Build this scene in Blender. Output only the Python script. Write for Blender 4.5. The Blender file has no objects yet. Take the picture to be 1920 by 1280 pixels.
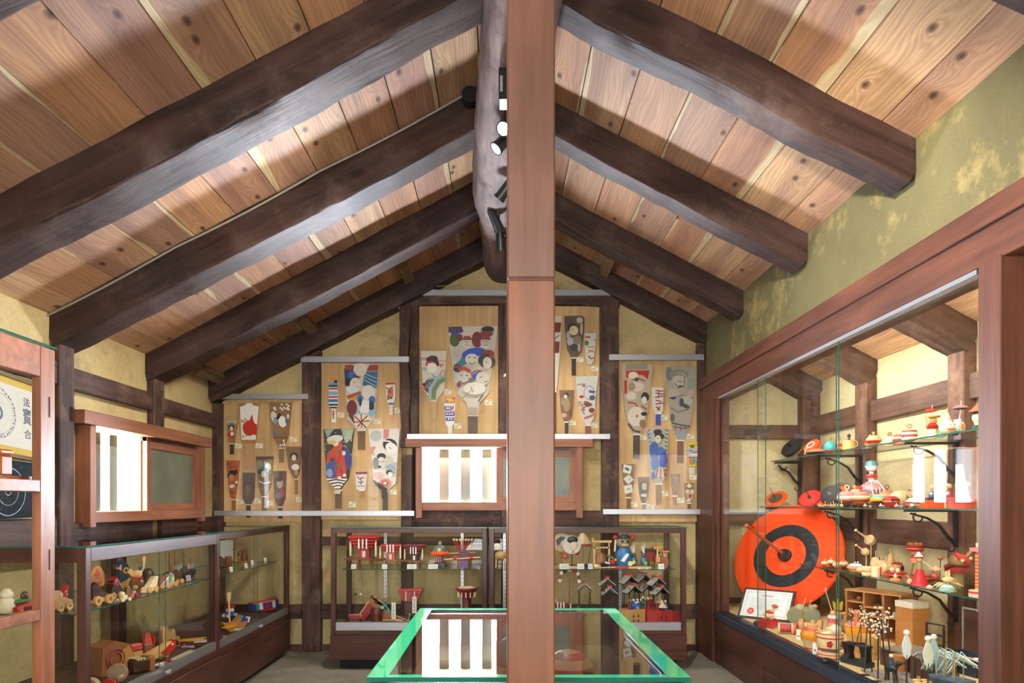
import bpy, math, random
from mathutils import Vector, Matrix, Euler, noise
random.seed(7)
sc = bpy.context.scene
COL = sc.collection
F = 1250.0; CX = 940.0; CY = 944.0; EYE = 1.28
# ---------------------------------------------------------------- camera
cam = bpy.data.cameras.new('camera'); co = bpy.data.objects.new('camera', cam); COL.objects.link(co)
co.location = (0, 0, EYE); co.rotation_euler = (math.pi/2, 0, 0)
cam.sensor_width = 36; cam.lens = F/1920*36
cam.shift_x = (960-CX)/1920; cam.shift_y = (CY-640)/1920
cam.clip_start = .02; sc.camera = co
# ---------------------------------------------------------------- world, exposure
w = bpy.data.worlds.new('world'); sc.world = w; w.use_nodes = True
w.node_tree.nodes['Background'].inputs[0].default_value = (.86, .93, 1, 1)
w.node_tree.nodes['Background'].inputs[1].default_value = 9.0
sc.view_settings.view_transform = 'Standard'; sc.view_settings.look = 'None'
sc.view_settings.exposure = 0.72; sc.view_settings.gamma = 1.0
sc.cycles.max_bounces = 10; sc.cycles.diffuse_bounces = 5; sc.cycles.glossy_bounces = 4
sc.cycles.transparent_max_bounces = 24; sc.cycles.caustics_reflective = False
sc.cycles.sample_clamp_indirect = 6
sc.cycles.use_denoising = True
def area_light(name, loc, rot, sx, sy, power, color):
    l = bpy.data.lights.new(name, 'AREA'); l.shape = 'RECTANGLE'; l.size = sx; l.size_y = sy
    l.energy = power; l.color = color
    o = bpy.data.objects.new(name, l); COL.objects.link(o); o.location = loc; o.rotation_euler = rot
    return o
# daylight outside the back and side windows; front one is an added warm fill
area_light('daylight_back_window', (-.37, 6.55, 1.15), (math.radians(-108), 0, 0), 1.5, 1.1, 2300, (.78, .88, 1))
area_light('daylight_side_window', (-3.3, 4.35, 1.5), (math.pi/2, 0, -math.pi/2), 1.6, .8, 330, (.84, .92, 1))
area_light('front_fill_light', (-.2, -1.95, 1.7), (math.pi/2, 0, 0), 3.2, 2.0, 120, (1, .88, .70))
# ---------------------------------------------------------------- materials
def rgb(h, k=1.0):
    if not isinstance(h, str): return (h[0]*k, h[1]*k, h[2]*k, 1)
    h = h.lstrip('#'); v = [int(h[i:i+2], 16)/255 for i in (0, 2, 4)]
    v = [(c/12.92 if c <= .04045 else ((c+.055)/1.055)**2.4)*k for c in v]
    return (*v, 1)
MATS = {}
def newmat(name):
    m = bpy.data.materials.new(name); m.use_nodes = True; MATS[name] = m
    nt = m.node_tree; b = nt.nodes['Principled BSDF']; return m, nt, b
def N(nt, t, **kw):
    n = nt.nodes.new(t)
    for k, v in kw.items():
        if k.startswith('i_'):
            key = k[2:]; key = int(key) if key.isdigit() else key.replace('_', ' ')
            n.inputs[key].default_value = v
        else: setattr(n, k, v)
    return n
def ramp(nt, src, stops):
    r = N(nt, 'ShaderNodeValToRGB'); e = r.color_ramp.elements
    while len(e) < len(stops): e.new(.5)
    for i, (p, c) in enumerate(stops): e[i].position = p; e[i].color = c
    nt.links.new(src, r.inputs[0]); return r.outputs[0]
def mixc(nt, f, a, b, mode='MIX'):
    m = N(nt, 'ShaderNodeMix', data_type='RGBA', blend_type=mode)
    if isinstance(f, (int, float)): m.inputs[0].default_value = f
    else: nt.links.new(f, m.inputs[0])
    for s, i in ((a, 6), (b, 7)):
        if isinstance(s, tuple): m.inputs[i].default_value = s
        else: nt.links.new(s, m.inputs[i])
    return m.outputs[2]
def math_n(nt, op, a, b=None, c=None, clamp=False):
    m = N(nt, 'ShaderNodeMath', operation=op); m.use_clamp = clamp
    for i, s in enumerate((a, b, c)):
        if s is None: continue
        if isinstance(s, (int, float)): m.inputs[i].default_value = s
        else: nt.links.new(s, m.inputs[i])
    return m.outputs[0]
def wood(name, dark, light, axis='Z', scale=6, rough=.55, bump=.12, grain=14, spec=.4, blotch=None):
    m, nt, b = newmat(name)
    tc = N(nt, 'ShaderNodeTexCoord'); oi = N(nt, 'ShaderNodeObjectInfo')
    mp = N(nt, 'ShaderNodeMapping')
    s = [scale*grain/6]*3; s['XYZ'.index(axis)] = scale*.25
    mp.inputs['Scale'].default_value = s
    nt.links.new(tc.outputs['Object'], mp.inputs[0])
    off = N(nt, 'ShaderNodeCombineXYZ'); nt.links.new(math_n(nt, 'MULTIPLY', oi.outputs['Random'], 30), off.inputs[0])
    nt.links.new(off.outputs[0], mp.inputs['Location'])
    n1 = N(nt, 'ShaderNodeTexNoise', i_Scale=1.0, i_Detail=6.0, i_Roughness=.6, i_Distortion=.4); nt.links.new(mp.outputs[0], n1.inputs[0])
    n2 = N(nt, 'ShaderNodeTexNoise', i_Scale=2.2, i_Detail=3.0); nt.links.new(tc.outputs['Object'], n2.inputs[0])
    c = ramp(nt, n1.outputs[0], [(.32, rgb(dark)), (.68, rgb(light))])
    c2 = ramp(nt, n2.outputs[0], [(.3, (.62, .6, .6, 1)), (.7, (1.15, 1.12, 1.1, 1))])
    c = mixc(nt, .8, c, c2, 'MULTIPLY')
    if blotch:
        n3 = N(nt, 'ShaderNodeTexNoise', i_Scale=5.0, i_Detail=8.0, i_Roughness=.7); nt.links.new(tc.outputs['Object'], n3.inputs[0])
        c = mixc(nt, ramp(nt, n3.outputs[0], [(.52, (0, 0, 0, 1)), (.72, (1, 1, 1, 1))]), c, rgb(blotch))
    nt.links.new(c, b.inputs['Base Color']); b.inputs['Roughness'].default_value = rough
    b.inputs['Specular IOR Level'].default_value = spec
    bp = N(nt, 'ShaderNodeBump', i_Strength=bump, i_Distance=.01); nt.links.new(n1.outputs[0], bp.inputs['Height']); nt.links.new(bp.outputs[0], b.inputs['Normal'])
    return m
for ax in 'XYZ':
    wood('timber'+ax, '#2a1a17', '#5f433b', ax, 7, .62, .5, 16, .35, '#6f5a4c')
    wood('redwood'+ax, '#804f38', '#aa7154', ax, 7, .42, .06, 20)
    wood('darktrim'+ax, '#4d2f24', '#6b4232', ax, 7, .5, .06, 20, .22)
    wood('pillarwood'+ax, '#60391f', '#7a4b2e', ax, 7, .45, .06, 20)
    wood('casewood'+ax, '#3a211b', '#5a3830', ax, 8, .38, .05, 22)
wood('rafter_lit', '#3c2a24', '#6e5347', 'X', 6, .6, .7, 14, .35, '#6a564a')  # brighter copy of the rafter wood, alcove light put into the colour
wood('logwood', '#463a3a', '#9a8682', 'Y', 6, .75, .9, 10, .3, '#4a3a36')
wood('rafter', '#21130f', '#4a332c', 'X', 6, .6, .7, 14, .35, '#52403a')
wood('plainwood', '#a9702f', '#d09a58', 'Z', 8, .6, .05, 20)
wood('palewood', '#8d8074', '#b0a597', 'X', 8, .7, .05, 20)
wood('oldwood', '#5d4a33', '#8b7556', 'Y', 8, .8, .2, 14)
wood('plywood', '#c8a06a', '#e2bf8a', 'Z', 4, .6, .02, 30)
def painted(h, rough=.42, var=.12, coat=0.0):
    key = 'paint_%s_%d' % (h, rough*100)
    if key in MATS: return MATS[key]
    m, nt, b = newmat(key)
    tc = N(nt, 'ShaderNodeTexCoord'); n = N(nt, 'ShaderNodeTexNoise', i_Scale=60.0, i_Detail=3.0); nt.links.new(tc.outputs['Object'], n.inputs[0])
    c = mixc(nt, n.outputs[0], rgb(h, 1-var), tuple(min(1, x*(1+var)) for x in rgb(h)[:3])+(1,))
    nt.links.new(c, b.inputs['Base Color']); b.inputs['Roughness'].default_value = rough
    return m
PAL = dict(R='#c0281f', O='#f0571b', Y='#e8a51c', W='#d6aa6c', N='#e6c794', K='#232327', B='#2c6cb4', T='#3b9c9c', G='#3a7a46',
           P='#e28b88', V='#e9e7e0', D='#4a2c20', M='#8c5c38', S='#8f9090', U='#47305c', A='#86222c', C='#e38c60', H='#827a58', L='#7fb0cf', I='#f2ddb0')
def mat(k):
    if k in MATS: return MATS[k]
    if k in PAL: return painted(PAL[k])
    return painted(k)
def plaster(name, c1, c2, stain_or_lit, amt=.55, sc1=1.3, fine=55):
    m, nt, b = newmat(name); g = N(nt, 'ShaderNodeNewGeometry')
    n1 = N(nt, 'ShaderNodeTexNoise', i_Scale=sc1, i_Detail=7.0, i_Roughness=.62); nt.links.new(g.outputs[0], n1.inputs[0])
    n2 = N(nt, 'ShaderNodeTexNoise', i_Scale=float(fine), i_Detail=4.0, i_Roughness=.7); nt.links.new(g.outputs[0], n2.inputs[0])
    n3 = N(nt, 'ShaderNodeTexNoise', i_Scale=3.1, i_Detail=6.0, i_Roughness=.7); nt.links.new(g.outputs[0], n3.inputs[0])
    c = ramp(nt, n1.outputs[0], [(.3, rgb(c1)), (.7, rgb(c2))])
    c = mixc(nt, .5, c, ramp(nt, n2.outputs[0], [(.3, (.72, .72, .7, 1)), (.6, (1.06, 1.06, 1.06, 1))]), 'MULTIPLY')
    c = mixc(nt, math_n(nt, 'MULTIPLY', ramp(nt, n3.outputs[0], [(.52, (0, 0, 0, 1)), (.70, (1, 1, 1, 1))]), amt), c, rgb(stain_or_lit))
    nt.links.new(c, b.inputs['Base Color']); b.inputs['Roughness'].default_value = .92; b.inputs['Specular IOR Level'].default_value = .15
    bp = N(nt, 'ShaderNodeBump', i_Strength=.25, i_Distance=.004); nt.links.new(n2.outputs[0], bp.inputs['Height']); nt.links.new(bp.outputs[0], b.inputs['Normal'])
    return m
plaster('plaster', '#ae9a6c', '#cfbb8a', '#6a6046')
plaster('plaster_green_shade', '#55503a', '#746c4a', '#a8925c', .7, .9, 90)  # olive plaster with shade and lit tan patches put into the colour
plaster('plaster_alcove', '#bdae84', '#d6c9a0', '#a39870', .3)
plaster('stone', '#6f6a5e', '#8e887a', '#4f4a40', .4, 2.2, 30)
def ceiling_mat():
    m, nt, b = newmat('ceiling_boards')
    uv = N(nt, 'ShaderNodeUVMap'); uv.uv_map = 'UVMap'; sp = N(nt, 'ShaderNodeSeparateXYZ'); nt.links.new(uv.outputs[0], sp.inputs[0])
    at = N(nt, 'ShaderNodeAttribute'); at.attribute_name = 'board'
    r = at.outputs['Fac']; U = sp.outputs[0]; V = sp.outputs[1]
    wn = N(nt, 'ShaderNodeTexWhiteNoise', noise_dimensions='1D'); nt.links.new(r, wn.inputs['W'])
    cv = N(nt, 'ShaderNodeCombineXYZ')
    nt.links.new(math_n(nt, 'MULTIPLY_ADD', U, .225, math_n(nt, 'MULTIPLY', r, 3.7)), cv.inputs[0]); nt.links.new(V, cv.inputs[1]); nt.links.new(math_n(nt, 'MULTIPLY', r, 9.1), cv.inputs[2])
    def nz(sx, sy, **kw):
        mp = N(nt, 'ShaderNodeMapping'); mp.inputs['Scale'].default_value = (sx, sy, 1); nt.links.new(cv.outputs[0], mp.inputs[0])
        n = N(nt, 'ShaderNodeTexNoise', **kw); nt.links.new(mp.outputs[0], n.inputs[0]); return n.outputs[0]
    # knots
    mp = N(nt, 'ShaderNodeMapping'); mp.inputs['Scale'].default_value = (6.0, 3.2, 1); nt.links.new(cv.outputs[0], mp.inputs[0])
    vo = N(nt, 'ShaderNodeTexVoronoi', voronoi_dimensions='2D', feature='F1', i_Scale=1.0, i_Randomness=.95); nt.links.new(mp.outputs[0], vo.inputs[0])
    d = vo.outputs['Distance']
    vc = N(nt, 'ShaderNodeSeparateColor'); nt.links.new(vo.outputs['Color'], vc.inputs[0])
    isk = math_n(nt, 'GREATER_THAN', vc.outputs[0], .62)
    pull = math_n(nt, 'MULTIPLY', math_n(nt, 'POWER', math_n(nt, 'SUBTRACT', 1, d, clamp=True), 5.0), isk)
    # grain
    dist = nz(9, 1.1, i_Scale=1.0, i_Detail=3.0)
    ph = math_n(nt, 'ADD', math_n(nt, 'MULTIPLY', U, 13), math_n(nt, 'MULTIPLY', dist, 9))
    ph = math_n(nt, 'ADD', ph, math_n(nt, 'MULTIPLY', pull, 5))
    g = math_n(nt, 'MULTIPLY_ADD', math_n(nt, 'SINE', math_n(nt, 'MULTIPLY', ph, 5.2)), .5, .5)
    fine = nz(190, 3.5, i_Scale=1.0, i_Detail=4.0)
    broad = nz(11, .9, i_Scale=1.0, i_Detail=2.0)
    base = ramp(nt, wn.outputs['Value'], [(0, rgb('#cda07a')), (.3, rgb('#c08e6a')), (.5, rgb('#d6b085')), (.7, rgb('#b58c78')), (.85, rgb('#cca07a')), (1, rgb('#ab8874'))])
    base = mixc(nt, ramp(nt, broad, [(.42, (0, 0, 0, 1)), (.68, (1, 1, 1, 1))]), base, mixc(nt, .55, base, rgb('#7c5a50')))
    base = mixc(nt, math_n(nt, 'MULTIPLY', g, .55), base, mixc(nt, .5, base, rgb('#7d4a2a')))
    base = mixc(nt, .45, base, ramp(nt, fine, [(.3, (.66, .62, .58, 1)), (.7, (1.15, 1.15, 1.15, 1))]), 'MULTIPLY')
    # pale sapwood along an edge
    wn2 = N(nt, 'ShaderNodeTexWhiteNoise', noise_dimensions='1D'); nt.links.new(math_n(nt, 'ADD', r, 41.3), wn2.inputs['W'])
    edge = math_n(nt, 'ADD', U, math_n(nt, 'MULTIPLY_ADD', dist, .5, -.25))
    sap = math_n(nt, 'LESS_THAN', edge, math_n(nt, 'MULTIPLY_ADD', wn2.outputs['Value'], .6, -.36))
    wn3 = N(nt, 'ShaderNodeTexWhiteNoise', noise_dimensions='1D'); nt.links.new(math_n(nt, 'ADD', r, 77.7), wn3.inputs['W'])
    sap2 = math_n(nt, 'GREATER_THAN', edge, math_n(nt, 'MULTIPLY_ADD', wn3.outputs['Value'], .8, .74))
    sapm = math_n(nt, 'MAXIMUM', sap, sap2)
    base = mixc(nt, math_n(nt, 'MULTIPLY', sapm, .62), base, mixc(nt, math_n(nt, 'MULTIPLY', g, .5), rgb('#ddd2a6'), rgb('#b79f70')))
    kc = ramp(nt, d, [(.0, (1, 1, 1, 1)), (.06, (.6, .6, .6, 1)), (.10, (0, 0, 0, 1))])
    base = mixc(nt, math_n(nt, 'MULTIPLY', kc, isk), base, rgb('#3c2216'))
    nt.links.new(base, b.inputs['Base Color']); b.inputs['Roughness'].default_value = .62; b.inputs['Specular IOR Level'].default_value = .3
    bp = N(nt, 'ShaderNodeBump', i_Strength=.12, i_Distance=.003); nt.links.new(g, bp.inputs['Height']); nt.links.new(bp.outputs[0], b.inputs['Normal'])
ceiling_mat()
def glassm(name, tint=(1, 1, 1, 1), ior=1.45, rough=0.0, k=1.0):
    m, nt, b = newmat(name); nt.nodes.remove(b)
    out = nt.nodes['Material Output']; tr = N(nt, 'ShaderNodeBsdfTransparent'); gl = N(nt, 'ShaderNodeBsdfGlossy')
    tr.inputs[0].default_value = tint; gl.inputs['Roughness'].default_value = rough
    ge = N(nt, 'ShaderNodeNewGeometry'); dp = N(nt, 'ShaderNodeVectorMath', operation='DOT_PRODUCT'); nt.links.new(ge.outputs['Incoming'], dp.inputs[0]); nt.links.new(ge.outputs['Normal'], dp.inputs[1])
    fr = math_n(nt, 'POWER', math_n(nt, 'SUBTRACT', 1, math_n(nt, 'ABSOLUTE', dp.outputs['Value']), clamp=True), 5.0)   # same from both sides of the thin sheet
    fr = math_n(nt, 'MULTIPLY_ADD', fr, .9*k, .035*k); mx = N(nt, 'ShaderNodeMixShader')
    nt.links.new(math_n(nt, 'MULTIPLY', fr, 1, clamp=True), mx.inputs[0]); nt.links.new(tr.outputs[0], mx.inputs[1]); nt.links.new(gl.outputs[0], mx.inputs[2]); nt.links.new(mx.outputs[0], out.inputs[0])
glassm('glass', (.985, .99, .985, 1), k=.55); glassm('glass_top', (.93, .96, .95, 1), k=1.3)
def simple(name, c, rough, metal=0.0, spec=.5, trans=0.0):
    m, nt, b = newmat(name); b.inputs['Base Color'].default_value = rgb(c); b.inputs['Roughness'].default_value = rough
    b.inputs['Metallic'].default_value = metal; b.inputs['Specular IOR Level'].default_value = spec; b.inputs['Transmission Weight'].default_value = trans; return m
simple('glass_edge', '#1d5a50', .15); simple('alu', '#b9bcc2', .38, .85); simple('alu_dull', '#8c9096', .45, .7); simple('black_metal', '#17181b', .45)
simple('dark_gap', '#0e0c0d', .8); simple('housing', '#2a2e30', .35); simple('cloth', '#d8bf86', .95); simple('slat_lit', '#5c6772', .7); simple('slat_shade', '#231f1e', .7)
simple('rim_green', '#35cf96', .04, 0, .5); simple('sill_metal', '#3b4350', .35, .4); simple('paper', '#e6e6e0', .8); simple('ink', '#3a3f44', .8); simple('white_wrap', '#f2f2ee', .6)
simple('felt', '#6e6152', .9); simple('wire', '#8d8a80', .5)
m, nt, b = newmat('lamp_glow'); b.inputs['Emission Color'].default_value = (.9, .95, 1, 1); b.inputs['Emission Strength'].default_value = 30; b.inputs['Base Color'].default_value = (1, 1, 1, 1)
def frosted():
    m, nt, b = newmat('frosted'); g = N(nt, 'ShaderNodeNewGeometry')
    wv = N(nt, 'ShaderNodeTexWave', wave_type='BANDS', bands_direction='DIAGONAL', i_Scale=22.0, i_Distortion=1.0); nt.links.new(g.outputs[0], wv.inputs[0])
    n = N(nt, 'ShaderNodeTexNoise', i_Scale=4.0); nt.links.new(g.outputs[0], n.inputs[0])
    c = mixc(nt, wv.outputs[0], rgb('#59604f'), rgb('#7b8274')); c = mixc(nt, .6, c, ramp(nt, n.outputs[0], [(.3, (.6, .6, .6, 1)), (.7, (1.3, 1.3, 1.2, 1))]), 'MULTIPLY')
    nt.links.new(c, b.inputs['Base Color']); b.inputs['Roughness'].default_value = .35
frosted()
# ---------------------------------------------------------------- mesh builder
class MB:
    def __init__(s): s.v = []; s.f = []; s.m = []; s.sm = []; s.mats = []
    def mi(s, m):
        m = mat(m) if isinstance(m, str) else m
        if m not in s.mats: s.mats.append(m)
        return s.mats.index(m)
    def add(s, vs, fs, m, smooth=False, M=None):
        o = len(s.v); s.v += [(M @ Vector(v)) if M else Vector(v) for v in vs]
        for i, f in enumerate(fs):
            s.f.append(tuple(o+a for a in f)); s.m.append(s.mi(m[i] if isinstance(m, list) else m)); s.sm.append(smooth)
        return s
    def box(s, x0, x1, y0, y1, z0, z1, m, M=None, bev=0.0):
        if bev > 0:
            b = min(bev, abs(x1-x0)/3, abs(y1-y0)/3, abs(z1-z0)/3); vs = []; X = (x0, x1); Y = (y0, y1); Z = (z0, z1); idx = {}
            for i in (0, 1):
                for j in (0, 1):
                    for k in (0, 1):
                        sx, sy, sz = (1-2*i)*b, (1-2*j)*b, (1-2*k)*b
                        for a, (dx, dy, dz) in enumerate(((0, sy, sz), (sx, 0, sz), (sx, sy, 0))):
                            idx[i, j, k, a] = len(vs); vs.append((X[i]+dx, Y[j]+dy, Z[k]+dz))
            fs = []
            for i in (0, 1): fs.append([idx[i, 0, 0, 0], idx[i, 1, 0, 0], idx[i, 1, 1, 0], idx[i, 0, 1, 0]])
            for j in (0, 1): fs.append([idx[0, j, 0, 1], idx[1, j, 0, 1], idx[1, j, 1, 1], idx[0, j, 1, 1]])
            for k in (0, 1): fs.append([idx[0, 0, k, 2], idx[1, 0, k, 2], idx[1, 1, k, 2], idx[0, 1, k, 2]])
            for i in (0, 1):
                for j in (0, 1): fs.append([idx[i, j, 0, 0], idx[i, j, 1, 0], idx[i, j, 1, 1], idx[i, j, 0, 1]])
            for i in (0, 1):
                for k in (0, 1): fs.append([idx[i, 0, k, 0], idx[i, 1, k, 0], idx[i, 1, k, 2], idx[i, 0, k, 2]])
            for j in (0, 1):
                for k in (0, 1): fs.append([idx[0, j, k, 1], idx[1, j, k, 1], idx[1, j, k, 2], idx[0, j, k, 2]])
            for i in (0, 1):
                for j in (0, 1):
                    for k in (0, 1): fs.append([idx[i, j, k, 0], idx[i, j, k, 1], idx[i, j, k, 2]])
            return s.add(vs, fs, m, False, M)
        vs = [(x, y, z) for z in (z0, z1) for y in (y0, y1) for x in (x0, x1)]
        return s.add(vs, [(0, 2, 3, 1), (4, 5, 7, 6), (0, 1, 5, 4), (2, 6, 7, 3), (0, 4, 6, 2), (1, 3, 7, 5)], m, False, M)
    def lathe(s, prof, m, M=None, n=20, cap=True):
        vs = []; fs = []; ms = []; cur = m
        for p in prof:
            for i in range(n):
                a = 2*math.pi*i/n; vs.append((p[0]*math.cos(a), p[0]*math.sin(a), p[1]))
        for j in range(len(prof)-1):
            if len(prof[j]) > 2: cur = prof[j][2]
            for i in range(n):
                fs.append((j*n+i, j*n+(i+1) % n, (j+1)*n+(i+1) % n, (j+1)*n+i)); ms.append(cur)
        if cap:
            if prof[0][0] > 1e-4: fs.append(tuple(reversed(range(n)))); ms.append(prof[0][2] if len(prof[0]) > 2 else m)
            if prof[-1][0] > 1e-4: fs.append(tuple((len(prof)-1)*n+i for i in range(n))); ms.append(cur)
        return s.add(vs, fs, ms, True, M)
    def ell(s, c, r, m, M=None, n=14, k=8):
        vs = []; fs = []
        for j in range(k+1):
            t = math.pi*j/k
            for i in range(n):
                a = 2*math.pi*i/n; vs.append((c[0]+r[0]*math.sin(t)*math.cos(a), c[1]+r[1]*math.sin(t)*math.sin(a), c[2]-r[2]*math.cos(t)))
        for j in range(k):
            for i in range(n): fs.append((j*n+i, j*n+(i+1) % n, (j+1)*n+(i+1) % n, (j+1)*n+i))
        return s.add(vs, fs, m, True, M)
    def tube(s, pts, r, m, M=None, n=8, r1=None):
        pts = [Vector(p) for p in pts]; vs = []; fs = []; L = len(pts)
        up = Vector((0, 0, 1)); prev = None
        for j, p in enumerate(pts):
            d = (pts[min(j+1, L-1)]-pts[max(j-1, 0)]).normalized()
            if prev is None: a = d.cross(up if abs(d.z) < .9 else Vector((1, 0, 0))).normalized()
            else: a = (prev-d*prev.dot(d)).normalized()
            prev = a; b = d.cross(a); rr = r if r1 is None else r+(r1-r)*j/(L-1)
            for i in range(n):
                t = 2*math.pi*i/n; vs.append(p+a*rr*math.cos(t)+b*rr*math.sin(t))
        for j in range(L-1):
            for i in range(n): fs.append((j*n+i, j*n+(i+1) % n, (j+1)*n+(i+1) % n, (j+1)*n+i))
        fs.append(tuple(reversed(range(n)))); fs.append(tuple((L-1)*n+i for i in range(n)))
        return s.add(vs, fs, m, True, M)
    def prism(s, poly, y0, y1, m, M=None):   # polygon in the x,z plane, thick in y
        n = len(poly); vs = [(x, y0, z) for x, z in poly]+[(x, y1, z) for x, z in poly]
        fs = [tuple(range(n)), tuple(reversed(range(n, 2*n)))]+[(i, i+n, (i+1) % n+n, (i+1) % n) for i in range(n)]
        return s.add(vs, fs, m, False, M)
    def build(s, name, parent=None, loc=(0, 0, 0)):
        me = bpy.data.meshes.new(name); me.from_pydata([tuple(v) for v in s.v], [], s.f)
        for m in s.mats: me.materials.append(m)
        me.polygons.foreach_set('material_index', s.m); me.polygons.foreach_set('use_smooth', s.sm); me.update()
        bmfix(me)
        o = bpy.data.objects.new(name, me); COL.objects.link(o); o.location = loc
        if parent: o.parent = parent
        return o
import bmesh
def bmfix(me):
    b = bmesh.new(); b.from_mesh(me)
    bmesh.ops.remove_doubles(b, verts=b.verts, dist=1e-6)
    b.to_mesh(me); b.free()
    if any(p.use_smooth for p in me.polygons):
        try: me.set_sharp_from_angle(angle=math.radians(38))
        except Exception: pass
def tag(o, label, cat, group=None):
    o['label'] = label; o['category'] = cat
    if group: o['group'] = group
    return o
def thing(name, label, cat, loc=(0, 0, 0), rz=0, group=None, rot=None):
    o = bpy.data.objects.new(name, None); COL.objects.link(o); o.location = loc; o.empty_display_size = .05
    o.rotation_euler = rot if rot else (0, 0, rz); return tag(o, label, cat, group)
def struct(mb, name, parent=None):
    o = mb.build(name, parent)
    if not parent: o['kind'] = 'structure'
    return o
def P(px, py, Y): return Vector(((px-CX)*Y/F, Y, EYE-(py-CY)*Y/F))
def R(*d): return tuple(math.radians(a) for a in d)
# ================================================================ SETTING
YW = 5.84; XL = -2.5; XR = 1.766; XA = 2.74; RX = .1; RZ = 3.70; SL = .527; SR = .52
def ceil_z(x): return RZ-(RX-x)*SL if x < RX else RZ-(x-RX)*SR
Y0 = -1.5
b = MB(); b.box(XL-.3, XA+.2, Y0-.2, YW+.2, -.1, 0, 'stone'); struct(b, 'floor')
# ceiling: boards running with the length of the room
b = MB(); edges = []
x = -.341+.2245*2
e = [RX]; x = -.1165
while x > XL-.3: e.append(x); x -= .2245
e.append(XL-.35); eR = [RX]; x = .206
while x < XA+.2: eR.append(x); x += .236
eR.append(XA+.3)
uvs = []; brd = []
def board(xa, xb, k):
    g = .0030; za, zb = ceil_z(xa), ceil_z(xb)
    d = 1 if xb > xa else -1
    xa2, xb2 = xa+d*g, xb-d*g
    rows = [Y0-.2, 1.0, 3.0, YW+.1] if k % 3 else [Y0-.2, 3.2, YW+.1]
    b.add([(xa2, Y0-.2, ceil_z(xa2)), (xb2, Y0-.2, ceil_z(xb2)), (xb2, YW+.1, ceil_z(xb2)), (xa2, YW+.1, ceil_z(xa2)),
           (xa2, Y0-.2, ceil_z(xa2)+.02), (xb2, Y0-.2, ceil_z(xb2)+.02), (xb2, YW+.1, ceil_z(xb2)+.02), (xa2, YW+.1, ceil_z(xa2)+.02)],
          [(0, 1, 2, 3), (7, 6, 5, 4), (0, 4, 5, 1), (1, 5, 6, 2), (2, 6, 7, 3), (3, 7, 4, 0)], 'ceiling_boards')
    u = [(0, Y0), (1, Y0), (1, YW), (0, YW)]
    uvs.extend([u, u[::-1], [u[0], u[0], u[1], u[1]], [u[1], u[1], u[2], u[2]], [u[2], u[2], u[3], u[3]], [u[3], u[3], u[0], u[0]]])
    brd.extend([k*.917+.13]*6)
for i in range(len(e)-1): board(e[i], e[i+1], i+1)
for i in range(len(eR)-1): board(eR[i], eR[i+1], i+31)
nb = len(brd)
for (xa, xb) in ((XL-.35, RX), (RX, XA+.3)):
    b.add([(xa, Y0-.2, ceil_z(xa)+.022), (xb, Y0-.2, ceil_z(xb)+.022), (xb, YW+.1, ceil_z(xb)+.022), (xa, YW+.1, ceil_z(xa)+.022)], [(0, 1, 2, 3)], 'dark_gap')
    uvs.append([(0, 0)]*4); brd.append(0)
me = bpy.data.meshes.new('ceiling'); me.from_pydata([tuple(v) for v in b.v], [], b.f)
for m_ in b.mats: me.materials.append(m_)
me.polygons.foreach_set('material_index', b.m)
ul = me.uv_layers.new(name='UVMap')
for p, u in zip(me.polygons, uvs):
    for li, c in zip(p.loop_indices, u): ul.data[li].uv = c
a_ = me.attributes.new('board', 'FLOAT', 'FACE'); a_.data.foreach_set('value', brd)
o = bpy.data.objects.new('ceiling', me); COL.objects.link(o); o['kind'] = 'structure'
# walls
zt = lambda x: ceil_z(x)+.015
HB = (-.69, -.045, 1.294, 1.766)     # opening in the back wall
b = MB()
def wallpiece(poly, m='plaster'): b.prism(poly, YW, YW+.12, m)
wallpiece([(XL-.1, 0), (HB[0], 0), (HB[0], zt(HB[0])), (XL-.1, zt(XL-.1))])
wallpiece([(HB[0], 0), (HB[1], 0), (HB[1], HB[2]), (HB[0], HB[2])])
wallpiece([(HB[0], HB[3]), (HB[1], HB[3]), (HB[1], zt(HB[1])), (HB[0], zt(HB[0]))])
wallpiece([(HB[1], 0), (XR, 0), (XR, zt(XR)), (RX, zt(RX)), (HB[1], zt(HB[1]))])
wallpiece([(XR, 0), (XA+.1, 0), (XA+.1, zt(XA+.1)), (XR, zt(XR))], 'plaster_alcove')
struct(b, 'wall_back')
HL = (3.99, 4.62, 1.232, 1.742)
b = MB(); top = zt(XL)
b.box(XL-.12, XL, Y0, HL[0], 0, top, 'plaster'); b.box(XL-.12, XL, HL[1], YW, 0, top, 'plaster')
b.box(XL-.12, XL, HL[0], HL[1], 0, HL[2], 'plaster'); b.box(XL-.12, XL, HL[0], HL[1], HL[3], top, 'plaster')
struct(b, 'wall_left')
b = MB(); b.box(XR, XR+.1, Y0, YW, 2.15, zt(XR), 'plaster_green_shade'); b.box(XR, XR+.1, Y0, .9, 0, 2.15, 'plaster_green_shade'); struct(b, 'wall_right')
b = MB(); b.box(XA, XA+.1, .9, YW, 0, zt(XA), 'plaster_alcove'); b.box(XR+.1, XA, .8, .9, 0, 3, 'plaster_alcove'); struct(b, 'wall_alcove')
b = MB()   # wall behind the camera; its wide window opening is added for fill light
b.box(XL-.1, -1.6, Y0-.12, Y0, 0, 3.8, 'plaster'); b.box(1.2, XA, Y0-.12, Y0, 0, 3.8, 'plaster'); b.box(-1.6, 1.2, Y0-.12, Y0, 0, .9, 'plaster'); b.box(-1.6, 1.2, Y0-.12, Y0, 2.3, 3.9, 'plaster')
struct(b, 'wall_front')
b = MB()
for x_ in (-1.6, -.7, .2, 1.14): b.box(x_, x_+.06, Y0-.1, Y0-.02, .9, 2.3, 'redwoodZ')
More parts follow.
